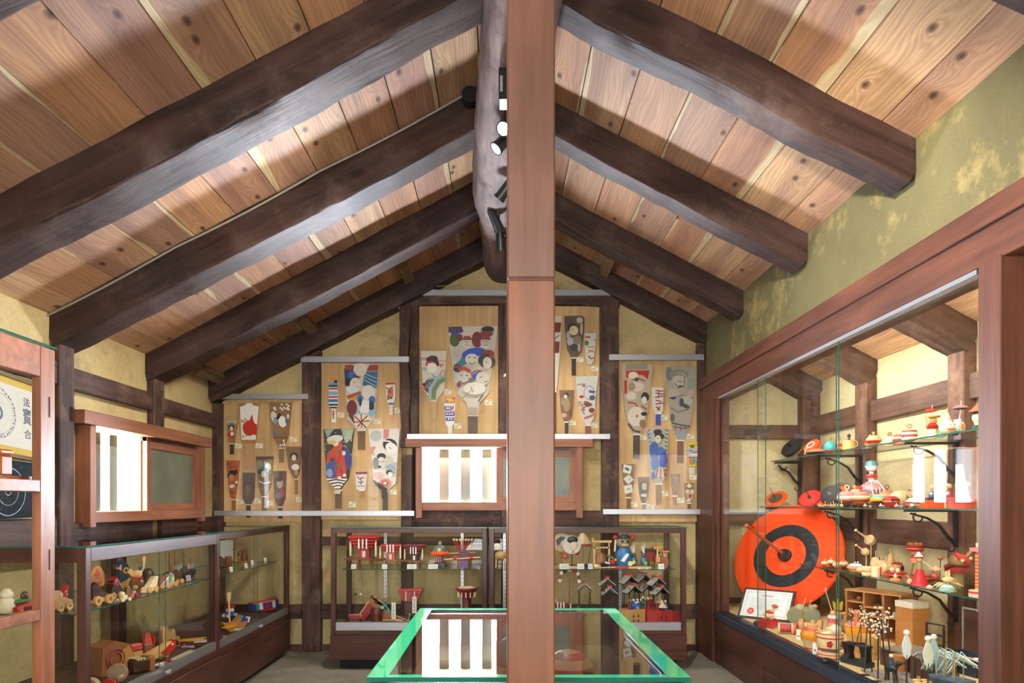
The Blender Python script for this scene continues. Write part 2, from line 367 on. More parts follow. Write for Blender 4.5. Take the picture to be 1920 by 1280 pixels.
b.box(-1.6, 1.2, Y0-.1, Y0-.02, .9, .96, 'redwoodX'); b.box(-1.6, 1.2, Y0-.1, Y0-.02, 2.24, 2.3, 'redwoodX')
struct(b, 'added_fill_window')  # unseen window, added so the front fill can enter
# baseboard
b = MB(); b.box(XL, 1.76, YW-.03, YW, 0, .05, 'timberX'); struct(b, 'baseboard_back')
# ---------------------------------------------------------------- beams
def beam(name, label, p0, p1, w, h, m, seed, wob=.012, sag=0.0, parent=None, n=64, round_=.9, cat='beam'):
    p0 = Vector(p0); p1 = Vector(p1); d = (p1-p0); L = d.length; d.normalize()
    side = d.cross(Vector((0, 0, 1))).normalized(); upv = side.cross(d)
    K = 24; vs = []; fs = []
    M0 = Matrix((d, side, upv)).transposed()
    for j in range(n+1):
        t = j/n; wv = noise.noise(Vector((t*3+seed, seed*1.7, 0)))*wob*2; wu = noise.noise(Vector((t*3-seed, seed*.7, 5)))*wob*2+sag*math.sin(math.pi*t)
        for i in range(K):
            a = 2*math.pi*i/K+math.pi/K
            ca, sa = math.cos(a), math.sin(a); e_ = 1-round_
            cx = math.copysign(abs(ca)**e_, ca)*w/2; cz = math.copysign(abs(sa)**e_, sa)*h/2
            q = 1+noise.noise(Vector((t*L*5+seed*3, math.cos(a)*.8, math.sin(a)*.8+seed)))*wob*6
            q += .028*noise.noise(Vector((t*L*16+seed*7, math.cos(a)*2.5, math.sin(a)*2.5)))
            vs.append(Vector((t*L, cx*q+wv, cz*q+wu)))
    for j in range(n):
        for i in range(K): fs.append((j*K+i, (j+1)*K+i, (j+1)*K+(i+1) % K, j*K+(i+1) % K))
    fs.append(tuple(range(K))); fs.append(tuple(n*K+i for i in reversed(range(K))))
    mb = MB(); mb.add(vs, fs, m, True)
    o = mb.build(name, parent, p0); o.rotation_euler = M0.to_euler()
    if not parent: tag(o, label, cat)
    return o
words_ = ['nearest', 'second', 'third', 'fourth', 'last']
for i, (y, wd) in enumerate(((1.72, .2), (2.75, .21), (3.68, .2), (4.68, .19), (5.68, .15))):
    h = .2; xe = XL-.02; yc = y+wd/2; xs = -.02
    lb = 'dark old rafter on the left slope, %s one counted from the camera' % words_[i] if i < 4 else 'dark old rafter on the left slope, lying against the back wall'
    beam('rafter', lb, (xs, yc, ceil_z(xs)-h/2+.01), (xe, yc, ceil_z(xe)-h/2+.01), wd, h, 'rafter', 3+i*2.3, .013, -.02 if i < 4 else 0)
for i, (y, wd) in enumerate(((1.85, .15), (2.84, .15), (3.84, .15), (4.86, .15), (5.70, .13))):
    h = .19; xs = .2; xe = XR+.02; yc = y+wd/2
    lb = 'dark old rafter on the right slope, %s one counted from the camera' % words_[i] if i < 4 else 'dark old rafter on the right slope, lying against the back wall'
    beam('rafter', lb, (xs, yc, ceil_z(xs)-h/2+.01), (xe, yc, ceil_z(xe)-h/2+.01), wd, h, 'rafter', 40+i*2.9, .010, -.01 if i < 4 else 0)
    if i: beam('rafter_end', 'short dark rafter end over the glass alcove, %s counted from the camera' % words_[i-1], (XR+.11, yc, ceil_z(XR)-h/2-.05), (XA-.01, yc, ceil_z(XA)-h/2-.0), wd*1.1, h, 'rafter_lit', 60+i, .01)
# ridge log: a crooked trunk
pts = [(.13, 1.2), (.125, 2.0), (.09, 2.7), (.06, 3.15), (.02, 3.6), (-.01, 4.03), (-.02, 4.43), (0, 4.85), (.01, 5.36), (.02, YW-.005)]
b = MB(); vs = []; fs = []; K = 22; RR = []
for j in range(71):
    y = 1.2+(YW-.005-1.2)*j/70
    for k in range(len(pts)-1):
        if pts[k][1] <= y <= pts[k+1][1]+1e-6:
            t = (y-pts[k][1])/(pts[k+1][1]-pts[k][1]); x = pts[k][0]*(1-t)+pts[k+1][0]*t
    for i in range(K):
        a = 2*math.pi*i/K; r = .165*(1+.07*noise.noise(Vector((y*4, math.cos(a), math.sin(a))))+.05*noise.noise(Vector((y*11, 2*math.cos(a), 2*math.sin(a)))))
        vs.append((x+r*math.cos(a), y, 3.365+r*math.sin(a)))
for j in range(70):
    for i in range(K): fs.append((j*K+i, j*K+(i+1) % K, (j+1)*K+(i+1) % K, (j+1)*K+i))
fs.append(tuple(range(K))); fs.append(tuple(70*K+i for i in reversed(range(K))))
b.add(vs, fs, 'logwood', True); o = b.build('ridge_log'); tag(o, 'thick crooked ridge log running along the peak of the ceiling', 'log')
# centre pillar
b = MB(); b.box(.0145, .133, 1.65, 1.768, 0, 1.835, 'pillarwoodZ', bev=.004); b.box(.0145, .133, 1.65, 1.768, 1.839, 3.24, 'pillar_grey' if 'pillar_grey' in MATS else wood('pillar_grey', '#573c30', '#704f42', 'Z', 7, .45, .05, 20), bev=.004)
b.box(.018, .13, 1.655, 1.763, 1.83, 1.845, 'casewoodZ')
o = b.build('square_pillar'); tag(o, 'tall square reddish wood pillar in the middle, in front of glass table', 'pillar')
# purlin stubs between last rafters
for i, (px, py, lab) in enumerate(((760, 505, 'small square wood block between the last two left rafters, nearest the ridge'), (575, 605, 'small square wood block between the last two left rafters, lower one'), (395, 700, 'small square wood block under the eave at the left back corner'), (1140, 497, 'small square wood block between the last two right rafters'))):
    q = P(px, py, 5.5); zc = ceil_z(q.x)-.035
    s_ = 1 if q.x < 0 else -1
    b = MB(); b.box(-.045, .045, -.22, .2, -.035, .03, 'oldwood'); o = b.build('purlin_block', None, (q.x, 5.52, zc)); o.rotation_euler = (0, -s_*math.atan(.52), 0); tag(o, lab, 'wood block')
# ---------------------------------------------------------------- timber frame on back wall
def post(x0, x1, z0, z1, yf, label, name='wall_post', m='timberZ', crook=0.0, seed=1, yb=YW):
    b = MB(); n = 14; vs = []; fs = []
    for j in range(n+1):
        t = j/n; z = z0+(z1-z0)*t; o1 = crook*noise.noise(Vector((t*4, seed, 0)))*2; o2 = crook*noise.noise(Vector((t*4, seed+9, 0)))*2
        vs += [(x0+o1, yb, z), (x0+o1, yf+.006, z), (x0+o1+.006, yf, z), (x1+o2-.006, yf, z), (x1+o2, yf+.006, z), (x1+o2, yb, z)]
    for j in range(n):
        for i in range(5): fs.append((j*6+i, j*6+i+1, (j+1)*6+i+1, (j+1)*6+i))
    fs.append(tuple(range(6))); fs.append(tuple(n*6+i for i in reversed(range(6))))
    b.add(vs, fs, m); o = b.build(name); tag(o, label, 'post'); return o
def X(px, Y=5.76): return (px-CX)*Y/F
def Z(py, Y=5.76): return EYE-(py-CY)*Y/F
YP = 5.755
post(X(398), X(416), 0, ceil_z(X(405))-.2, YP, 'dark timber post in the left back corner of the room', crook=.003)
post(X(566), X(600), 0, ceil_z(X(585))-.18, YP, 'broad dark timber post left of the goldfish and bijin paddle panels', crook=.003, seed=4)
post(X(750), X(768), Z(838), ceil_z(X(760))-.18, YP-.01, 'crooked dark timber post left of the tall middle panel', crook=.012, seed=5)
post(X(769), X(785), Z(838), Z(556), YP+.01, 'straight dark post framing the tall middle panel on the left', seed=6)
post(X(752), X(773), 0, Z(852), YP, 'short dark timber post under the middle panel, left of the window', seed=7)
post(X(934), X(1000), Z(838), Z(556), YP+.012, 'dark middle post half hidden behind the square pillar', seed=8)
post(X(940), X(962), 0, Z(957), YP, 'dark post beneath the window behind the square pillar', seed=8)
post(X(1125), X(1142), Z(815), Z(556), YP+.012, 'straight dark post framing the tall middle panel on the right', seed=9)
post(X(1129), X(1160), 0, ceil_z(X(1145))-.17, YP, 'broad dark timber post right of the window', crook=.004, seed=10)
post(X(1309), X(1322), 0, ceil_z(X(1316))-.18, YP, 'narrow dark timber post in the right back corner', seed=11)
beam('tie_beam', 'dark tie beam across the gable above the middle paddle panel', (X(752), YP+.05, Z(563)), (X(1162), YP+.05, Z(563)), .09, .11, 'timberX', 5, .006, .03)
def hbeam(px0, px1, py0, py1, label, yf=5.775, m='timberX'):
    b = MB(); b.box(X(px0, yf), X(px1, yf), yf, YW, Z(py1, yf), Z(py0, yf), m, bev=.005); tag(b.build('wall_rail'), label, 'beam')
hbeam(416, 566, 1134, 1160, 'low dark rail between the left corner post and broad post')
hbeam(600, 752, 1134, 1160, 'low dark rail right of the broad post behind left back case')
hbeam(773, 940, 1134, 1160, 'low dark rail left of the square pillar behind the back case')
hbeam(962, 1129, 1134, 1160, 'low dark rail right of the square pillar behind the back case')
hbeam(1160, 1309, 1134, 1160, 'low dark rail beside the right corner post')
hbeam(773, 940, 957, 985, 'dark board directly beneath the back window, left part', 5.79)
hbeam(962, 1129, 957, 985, 'dark board directly beneath the back window, right part', 5.79)
hbeam(773, 792, 838, 957, 'dark gap board between short post and window frame', 5.80, 'dark_gap')
hbeam(600, 752, 1006, 1022, 'thin dark rail seen through top of left back case', 5.80)
hbeam(773, 940, 1006, 1022, 'thin dark rail seen through top of left back case, right of the post', 5.80)
# ---------------------------------------------------------------- timber on left wall
XLf = -2.444
def lpost(y0, y1, label, z1=None, z0=0):
    b = MB(); b.box(XL, XLf, y0, y1, z0, z1 or ceil_z(XLf)-.19, 'timberZ', bev=.006); tag(b.build('wall_post'), label, 'post')
lpost(3.69, 3.82, 'dark post on left wall beside the tall red cabinet'); lpost(4.70, 4.84, 'dark post on left wall above the side window', None, 1.815)
lpost(2.75, 2.9, 'dark post on left wall behind the tall red cabinet')
def lbeam(y0, y1, z0, z1, label):
    b = MB(); b.box(XL, XLf-.01, y0, y1, z0, z1, 'timberY', bev=.006); tag(b.build('wall_rail'), label, 'beam')
lbeam(3.82, 4.70, 1.935, 2.06, 'dark upper rail on left wall between the two posts')
lbeam(4.84, YP, 1.935, 2.05, 'dark upper rail on left wall next to the back corner')
lbeam(2.9, 3.69, 1.94, 2.07, 'dark upper rail on left wall behind the framed print')
lbeam(2.9, 3.69, 1.08, 1.2, 'lower dark rail on left wall beneath the slate print')
lbeam(3.82, 4.70, 1.02, 1.17, 'dark board on left wall directly beneath the side window')
lbeam(4.84, YP, 1.02, 1.17, 'lower dark rail on left wall next to the back corner')
# ---------------------------------------------------------------- windows
def window(name, W, parts_hdr, M, sash_from, nbars, hole_w):
    # local: x along, y 0 = wall surface, negative y into the room, z absolute
    H0, H1, S0, S1, zf = parts_hdr
    r = bpy.data.objects.new(name, None); COL.objects.link(r); r.matrix_world = M; r['kind'] = 'structure'
    b = MB(); b.box(-.085, W+.085, -.11, .0, H0, H1, 'redwoodX', bev=.003); b.build('window_header', r)
    b = MB(); b.box(0, .058, -.09, .1, zf, H0, 'redwoodZ', bev=.003); b.box(W-.058, W, -.09, .1, zf, H0, 'redwoodZ', bev=.003)
    b.box(.058, W-.058, -.085, .1, S0, S1, 'redwoodX', bev=.003); b.build('window_frame', r)
    b = MB(); s0 = sash_from; s1 = W-.058
    b.box(s0, s0+.055, -.05, -.02, S1, H0, 'redwoodZ'); b.box(s1-.055, s1, -.05, -.02, S1, H0, 'redwoodZ')
    b.box(s0+.055, s1-.055, -.05, -.02, S1, S1+.05, 'redwoodX'); b.box(s0+.055, s1-.055, -.05, -.02, H0-.075, H0-.025, 'redwoodX')
    b.box(s0, s1, -.048, -.005, H0-.028, H0, 'casewoodX'); b.build('window_sash', r)
    b = MB(); b.box(s0+.05, s1-.05, -.038, -.032, S1+.04, H0-.07, 'frosted'); b.build('window_pane', r)
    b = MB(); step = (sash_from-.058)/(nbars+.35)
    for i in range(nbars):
        xb = .058+step*(i+.66); b.box(xb, xb+step*.46, .13, .15, S1-.02, H0-.075, 'slat_lit'); b.box(xb, xb+step*.46, .13, .15, H0-.075, H0+.02, 'slat_shade')  # bar tops are less lit: that shade is put into the colour
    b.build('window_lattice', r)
    return r
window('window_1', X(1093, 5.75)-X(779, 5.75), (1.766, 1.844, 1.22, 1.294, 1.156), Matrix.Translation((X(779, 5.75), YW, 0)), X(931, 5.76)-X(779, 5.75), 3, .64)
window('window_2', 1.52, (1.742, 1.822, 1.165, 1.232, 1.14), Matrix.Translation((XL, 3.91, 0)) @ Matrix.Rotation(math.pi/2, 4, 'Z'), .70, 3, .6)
# ================================================================ PADDLE PANELS ON THE BACK WALL
YB = 5.80
def panel(px0, px1, py0, py1, label, extra=None):
    b = MB(); b.box(X(px0, YB), X(px1, YB), YB, YB+.02, Z(py1, YB), Z(py0, YB), 'plywood'); o = b.build('plywood_board'); tag(o, label, 'panel')
panel(417, 566, 746, 978, 'plywood display board between the left corner post and broad post')
panel(600, 752, 680, 974, 'plywood display board holding the big bijin paddle and red-robed paddle')
panel(785, 934, 574, 822, 'plywood display board above the window, left of the square pillar')
panel(1000, 1125, 574, 822, 'plywood display board above the window, right of the square pillar')
panel(1160, 1309, 674, 978, 'plywood display board right of the window')
YG = 5.735
def rail(px0, px1, py0, py1, label):
    b = MB(); b.box(X(px0, YG), X(px1, YG), YG-.006, YG+.012, Z(py1, YG), Z(py0, YG), 'alu', bev=.002)
    r = b.build('metal_rail'); tag(r, label, 'rail')
    for x in (px0+5, px1-5):
        s = MB(); s.lathe([(.004, 0), (.003, .002)], 'alu_dull', Matrix.Translation((X(x, YG), YG-.006, Z((py0+py1)/2, YG))) @ Matrix.Rotation(math.pi/2, 4, 'X'), 8); s.build('screw', r)
rail(400, 578, 738, 748, 'aluminium rail above the fish paddle panel'); rail(402, 777, 957, 967, 'long aluminium rail below the two left paddle panels')
rail(564, 767, 668, 679, 'aluminium rail above the big bijin paddle panel'); rail(766, 1144, 543, 554, 'topmost aluminium rail across the tall middle panels')
rail(763, 1144, 813, 823, 'aluminium rail just above the window header'); rail(1142, 1320, 664, 675, 'aluminium rail above the right paddle panel'); rail(1131, 1320, 954, 964, 'aluminium rail below the right paddle panel')
def pane(px0, px1, py0, py1, label):
    b = MB(); b.box(X(px0, YG), X(px1, YG), YG+.012, YG+.016, Z(py1, YG), Z(py0, YG), 'glass'); tag(b.build('cover_glass'), label, 'glass')
pane(404, 562, 745, 960, 'clear glass sheet over the fish paddle panel'); pane(602, 764, 676, 960, 'clear glass sheet over the big bijin paddle panel')
pane(768, 1142, 551, 816, 'clear glass sheet over the tall middle panel'); pane(1161, 1316, 672, 957, 'clear glass sheet over the right paddle panel')
# paddle art is given in the pixels of a zoomed view: (origin, scale)
V1 = (400, 730, 5.12); V2 = (560, 640, 3.765); V3 = (740, 530, 4.267); V4 = (1020, 530, 4.267); V5 = (1130, 640, 3.765)
def cv(V, x, y): Y = 5.785; q = P(V[0]+x/V[2], V[1]+y/V[2], Y); return q.x, q.z
def paddle(V, label, blade, bc, handle, hc, art, band=True):
    xs = [p[0] for p in blade]; ys = [p[1] for p in blade]; cx = sum(xs)/len(xs); cy = sum(ys)/len(ys)
    ox, oz = cv(V, cx, cy); yf = 5.783; r = thing('battledore_paddle', label, 'paddle', (ox, yf, oz))
    loc = lambda x, y: (cv(V, x, y)[0]-ox, cv(V, x, y)[1]-oz)
    b = MB(); b.prism([loc(*p) for p in blade], 0, .0165, bc); b.build('blade', r)
    if handle:
        x0, y0, x1, y1 = handle; b = MB(); b.prism([loc(x0, y0), loc(x1, y0), loc(x1, y1), loc(x0, y1)], .002, .0165, hc)
        b.build('handle', r)
        if band: b = MB(); b.prism([loc(x0-5, y0-4), loc(x1+5, y0-4), loc(x1+5, y0+5), loc(x0-5, y0+5)], -.001, .012, 'V'); b.build('binding', r)
    b = MB(); k = 0
    for a in art:
        k += 1; d = -.0006*k
        if a[0] == 'e':
            _, c, ex, ey, rx, ry = a[:6]; rot = math.radians(a[6]) if len(a) > 6 else 0; n = 18; poly = []
            for i in range(n):
                t = 2*math.pi*i/n; u, v = rx*math.cos(t), ry*math.sin(t); poly.append((ex+u*math.cos(rot)-v*math.sin(rot), ey+u*math.sin(rot)+v*math.cos(rot)))
        elif a[0] == 'p': c = a[1]; poly = a[2]
        elif a[0] == 'l':
            c, pl, wd = a[1], a[2], a[3]; L_ = []; R_ = []
            for i, p in enumerate(pl):
                q0 = pl[max(0, i-1)]; q1 = pl[min(len(pl)-1, i+1)]; dx, dy = q1[0]-q0[0], q1[1]-q0[1]; n_ = math.hypot(dx, dy) or 1
                L_.append((p[0]-dy/n_*wd/2, p[1]+dx/n_*wd/2)); R_.append((p[0]+dy/n_*wd/2, p[1]-dx/n_*wd/2))
            poly = L_+R_[::-1]
        pts_ = [loc(*p) for p in poly]
        ar = sum(pts_[i][0]*pts_[(i+1) % len(pts_)][1]-pts_[(i+1) % len(pts_)][0]*pts_[i][1] for i in range(len(pts_)))
        if ar < 0: pts_.reverse()
        b.add([(x, d, z) for x, z in pts_], [tuple(range(len(pts_)))], c)
    if art: b.build('painting', r)
    return r
def geisha(cx, cy, s, hair='K', face='#e8dcc4', tilt=0):
    return [('e', hair, cx, cy-s*.55, s*1.15, s*.8, tilt), ('e', hair, cx-s*.75, cy-s*.15, s*.4, s*.6), ('e', hair, cx+s*.75, cy-s*.1, s*.4, s*.6), ('e', face, cx, cy+s*.15, s*.62, s*.85, tilt),
            ('l', 'K', [(cx-s*.4, cy), (cx-s*.12, cy+s*.03)], s*.09), ('l', 'K', [(cx+s*.12, cy+s*.03), (cx+s*.4, cy)], s*.09), ('e', 'R', cx, cy+s*.62, s*.12, s*.07), ('l', 'K', [(cx, cy+s*.1), (cx+s*.05, cy+s*.38)], s*.04)]
def sage(cx, cy, s, cap, face='#d9d0c0'):
    return [('e', face, cx, cy, s*.85, s), ('p', cap, [(cx-s*.9, cy-s*.45), (cx-s*.5, cy-s*1.15), (cx+s*.5, cy-s*1.15), (cx+s*.9, cy-s*.45)]),
            ('l', 'K', [(cx-s*.5, cy-s*.15), (cx-s*.3, cy-s*.25), (cx-s*.1, cy-s*.12)], s*.08), ('l', 'K', [(cx+s*.1, cy-s*.12), (cx+s*.3, cy-s*.25), (cx+s*.5, cy-s*.15)], s*.08),
            ('l', 'K', [(cx-s*.4, cy+s*.4), (cx, cy+s*.55), (cx+s*.4, cy+s*.4)], s*.07), ('l', 'V', [(cx-s*.5, cy+s*.55), (cx, cy+s*.85), (cx+s*.5, cy+s*.55)], s*.2), ('l', 'K', [(cx, cy-s*.05), (cx-s*.1, cy+s*.22)], s*.06)]
rn = random.Random(5)
def scat(c, x0, x1, y0, y1, n, r0, r1): return [('e', c, rn.uniform(x0, x1), rn.uniform(y0, y1), rn.uniform(r0, r1), rn.uniform(r0, r1)) for _ in range(n)]
# panel 1
paddle(V1, 'small old paddle with a blue bow and red robe, top left of the fish panel', [(118, 262), (235, 262), (208, 480), (200, 520), (160, 520), (145, 480)], '#9a7548', (160, 520, 192, 622), 'D',
       [('p', '#c7b078', [(122, 268), (230, 268), (224, 330), (128, 330)]), ('l', '#8c3a2a', [(124, 280), (230, 280)], 5), ('l', '#8c3a2a', [(124, 296), (228, 296)], 4)]+geisha(176, 370, 24)+[('e', '#7080a0', 178, 328, 32, 13), ('e', 'R', 160, 435, 20, 24), ('e', 'V', 185, 430, 14, 24), ('e', 'R', 190, 455, 16, 14)])
paddle(V1, 'paddle with a big red fish on a white ground', [(245, 133), (442, 131), (408, 485), (402, 508), (388, 520), (300, 520), (285, 508), (275, 485)], '#a87a4c', (302, 520, 388, 768), '#b98f60',
       [('p', 'V', [(255, 167), (308, 150), (322, 131), (372, 131), (382, 150), (438, 165), (408, 482), (272, 482)])]+scat('#b99062', 275, 330, 260, 460, 9, 6, 14)+[('e', 'R', 350, 370, 66, 74), ('p', 'R', [(350, 305), (375, 238), (392, 315)]), ('p', 'R', [(395, 330), (422, 335), (418, 440), (380, 430)]), ('e', 'I', 312, 308, 10, 10), ('e', 'K', 312, 308, 5, 5)], False)
paddle(V1, 'brown paddle with white plum blossoms and a white-faced figure', [(535, 125), (752, 125), (722, 440), (692, 520), (672, 562), (632, 562), (600, 490), (578, 455)], '#8a6845', (632, 562, 674, 700), '#7d5a3e',
       scat('V', 645, 735, 140, 195, 12, 7, 12)+scat('V', 585, 615, 170, 195, 4, 7, 11)+[('e', '#cfc8b8', 590, 270, 30, 60, -15), ('e', '#7c93a6', 600, 300, 20, 34), ('e', 'V', 668, 310, 38, 55, -12), ('e', 'K', 632, 260, 16, 34, 30), ('e', '#4f6580', 712, 300, 16, 34), ('e', 'V', 722, 260, 10, 24), ('p', 'B', [(575, 430), (600, 400), (606, 415), (588, 445)]), ('e', '#7a6b30', 685, 415, 20, 16), ('l', 'D', [(582, 462), (715, 462)], 8)]+scat('V', 645, 690, 485, 545, 7, 7, 10))
paddle(V1, 'brown paddle with a dark-haired beauty, right end of the fish panel', [(697, 548), (852, 548), (826, 790), (800, 850), (780, 860), (745, 800), (720, 750)], '#7b5a42', (782, 860, 808, 1005), '#8a6a4a',
       geisha(775, 650, 34)+[('e', 'V', 790, 745, 38, 30), ('e', '#c98a70', 800, 800, 18, 26)])
paddle(V1, 'orange paddle with a black-haired beauty in profile', [(122, 680), (252, 680), (236, 900), (213, 1010), (205, 1056), (178, 1056), (155, 1000), (140, 860)], '#b5633a', (176, 1056, 210, 1160), '#9a6540',
       scat('#8c3a22', 135, 240, 695, 760, 9, 6, 10)+[('e', 'K', 190, 800, 36, 26, 20), ('e', 'K', 222, 790, 16, 24), ('e', 'K', 152, 830, 12, 26), ('e', '#c98654', 178, 845, 26, 32), ('e', 'V', 228, 890, 12, 14), ('e', 'V', 190, 930, 32, 18), ('p', 'G', [(190, 945), (235, 900), (238, 918), (205, 945)])]+scat('#8c3a22', 165, 215, 955, 1000, 4, 6, 9))
paddle(V1, 'dark brown worn paddle with a faded face', [(282, 798), (398, 798), (392, 1045), (355, 1105), (315, 1105), (280, 1045)], '#4a3527', (315, 1105, 352, 1228), '#3a2a22',
       [('e', '#2c211c', 340, 925, 52, 40), ('e', '#6e4c36', 330, 965, 28, 62), ('e', '#5b4030', 362, 940, 10, 40)])
paddle(V1, 'old paddle with a pale face under faded green pines', [(408, 642), (578, 640), (552, 930), (520, 1000), (505, 1028), (465, 1028), (455, 990), (432, 930)], '#7c6048', (466, 1028, 505, 1165), '#7a5a42',
       [('p', '#4d3a2b', [(410, 645), (575, 643), (573, 672), (412, 672)]), ('e', '#7d8467', 450, 720, 30, 40), ('e', 'V', 525, 750, 30, 42), ('e', '#46705f', 480, 770, 42, 30), ('e', '#2c3733', 455, 790, 30, 24), ('e', '#d8cdb4', 482, 812, 20, 32), ('e', '#6fa39a', 545, 790, 16, 22), ('l', 'V', [(440, 880), (490, 902), (550, 888)], 12), ('e', '#8f7354', 490, 950, 40, 24)])
paddle(V1, 'purple-brown paddle with a faded robe, lower right of the fish panel', [(572, 782), (700, 782), (690, 1050), (656, 1128), (622, 1128), (587, 1050)], '#5c4142', (622, 1128, 660, 1240), '#4c382c',
       [('e', '#b9a7a8', 640, 900, 30, 50), ('e', '#a05a62', 655, 990, 26, 40), ('e', '#3c3440', 630, 860, 34, 24), ('e', '#7a7690', 630, 1020, 30, 30)])
# panel 2
paddle(V2, 'narrow striped paddle of orange, blue and red bands', [(212, 245), (275, 245), (280, 462), (268, 474), (226, 474), (212, 462)], 'V', (233, 474, 262, 572), 'V',
       [('p', '#e0902a', [(213, 247), (274, 247), (275, 284), (213, 284)]), ('p', '#5a9fd0', [(213, 286), (275, 286), (276, 312), (213, 312)]), ('e', 'K', 262, 284, 13, 12), ('p', '#2d4d3c', [(213, 306), (276, 306), (276, 323), (213, 323)]), ('p', 'R', [(214, 329), (277, 329), (277, 340), (214, 340)]), ('p', 'L', [(214, 352), (277, 352), (277, 378), (214, 378)]), ('p', 'R', [(214, 386), (278, 386), (278, 398), (214, 398)]), ('p', 'B', [(214, 408), (278, 408), (278, 428), (214, 428)]), ('p', '#2d4d3c', [(214, 440), (279, 440), (279, 454), (214, 454)]), ('p', 'K', [(214, 462), (279, 462), (268, 473), (226, 473)]), ('p', 'R', [(241, 488), (253, 488), (250, 548), (244, 548)])])
paddle(V2, 'largest bijin paddle with blue hair ornaments and a star-patterned base', [(320, 160), (565, 160), (556, 330), (538, 545), (470, 625), (418, 625), (345, 548), (333, 330)], '#d8cfc0', (418, 626, 468, 762), '#6d4b36',
       [('p', '#2b3f63', [(322, 190), (420, 165), (430, 260), (330, 320)]), ('p', '#a3352c', [(500, 165), (562, 165), (560, 208), (480, 208)]), ('p', '#a8443a', [(325, 165), (385, 165), (380, 200), (330, 205)]), ('p', '#2f6c96', [(470, 212), (560, 212), (552, 330), (450, 310)]),
        ('l', '#cfdde4', [(475, 230), (552, 262)], 4), ('l', '#cfdde4', [(468, 250), (550, 290)], 4), ('l', '#cfdde4', [(460, 270), (548, 318)], 4), ('e', '#e6dccb', 435, 200, 48, 48), ('e', 'B', 373, 238, 26, 28), ('l', 'R', [(395, 215), (412, 245), (442, 250)], 5), ('e', 'K', 350, 290, 22, 26), ('e', '#e6dccb', 400, 300, 38, 45, 20), ('l', 'K', [(388, 290), (402, 293)], 3), ('l', 'R', [(408, 322), (418, 322)], 4),
        ('e', '#dfe6e8', 380, 340, 40, 24), ('p', '#b5552f', [(340, 385), (440, 350), (445, 368), (350, 412)]), ('p', '#d79f3c', [(352, 405), (430, 380), (425, 412), (370, 430)]), ('e', '#6e2432', 378, 470, 36, 55), ('e', 'B', 435, 405, 20, 30), ('e', '#e9e1d2', 495, 360, 45, 52), ('e', 'B', 520, 415, 24, 30), ('e', 'K', 515, 458, 20, 36), ('e', 'K', 438, 430, 10, 30), ('p', '#e2e4e4', [(455, 410), (500, 420), (500, 505), (430, 505)]), ('e', 'L', 520, 505, 26, 22), ('e', 'L', 425, 500, 14, 12),
        ('p', '#e4d6b8', [(385, 560), (430, 515), (500, 520), (515, 555), (470, 610), (418, 612)]), ('l', '#7a2330', [(400, 530), (440, 568), (480, 610)], 8), ('l', '#7a2330', [(490, 525), (448, 565), (420, 605)], 8), ('l', '#7a2330', [(445, 515), (448, 610)], 7), ('l', '#7a2330', [(390, 572), (505, 562)], 7), ('p', '#6b2a34', [(350, 520), (388, 520), (400, 585)])])
paddle(V2, 'small paddle with an orange animal and a red top edge', [(614, 292), (679, 291), (682, 400), (666, 447), (640, 450), (620, 410)], '#ece8dc', (640, 450, 664, 520), '#e4d6bb',
       [('p', 'R', [(614, 293), (679, 292), (679, 304), (614, 305)]), ('e', '#dd6238', 648, 352, 22, 26), ('e', '#dd6238', 640, 390, 16, 20), ('e', '#dd6238', 660, 325, 9, 9)]+scat('#2f7650', 622, 675, 312, 425, 9, 4, 9)+[('p', 'B', [(634, 434), (672, 432), (666, 447), (640, 449)])])
paddle(V2, 'paddle with a figure in a red robe and white hat in falling snow', [(176, 618), (392, 616), (376, 780), (355, 965), (300, 1040), (262, 1042), (200, 965), (185, 780)], '#2b3334', (258, 1050, 302, 1180), '#6a4633',
       [('p', '#a8b8a0', [(300, 618), (390, 618), (372, 690), (330, 720)]), ('p', '#8fa58c', [(180, 620), (250, 618), (205, 680)])]+scat('V', 190, 380, 640, 800, 34, 2.5, 4)+[('e', '#2c3c8c', 345, 830, 34, 80, -5), ('e', '#c63a34', 282, 740, 32, 50), ('p', '#cc3a30', [(205, 790), (262, 745), (320, 770), (335, 860), (345, 960), (225, 965), (200, 870)]), ('p', '#3553a0', [(200, 870), (245, 830), (265, 860), (262, 970), (200, 950)]),
        ('l', '#7e1f22', [(300, 780), (280, 860), (320, 940)], 6), ('l', '#7e1f22', [(255, 800), (275, 900), (265, 955)], 5), ('e', 'G', 290, 775, 12, 12), ('e', 'G', 225, 800, 12, 12), ('e', 'G', 292, 880, 10, 14), ('e', '#e8d9c0', 265, 715, 22, 26, -20), ('e', '#d8d6ce', 262, 690, 58, 26, -8), ('e', '#d9b36a', 240, 715, 34, 14), ('e', '#e8d9c0', 325, 790, 12, 16), ('e', 'K', 243, 835, 12, 12), ('e', '#8ca6d4', 225, 930, 22, 30), ('e', '#e8e4da', 330, 945, 12, 12), ('e', '#e8e4da', 295, 960, 14, 8),
        ('p', '#f0eee4', [(200, 968), (352, 968), (300, 1036), (262, 1038)]), ('l', 'K', [(215, 985), (270, 975), (335, 985)], 9), ('l', 'K', [(232, 1005), (285, 995), (325, 1003)], 9), ('l', 'K', [(250, 1024), (285, 1015), (308, 1022)], 8), ('p', '#d8c9a8', [(258, 1050), (302, 1050), (302, 1075), (258, 1075)])])
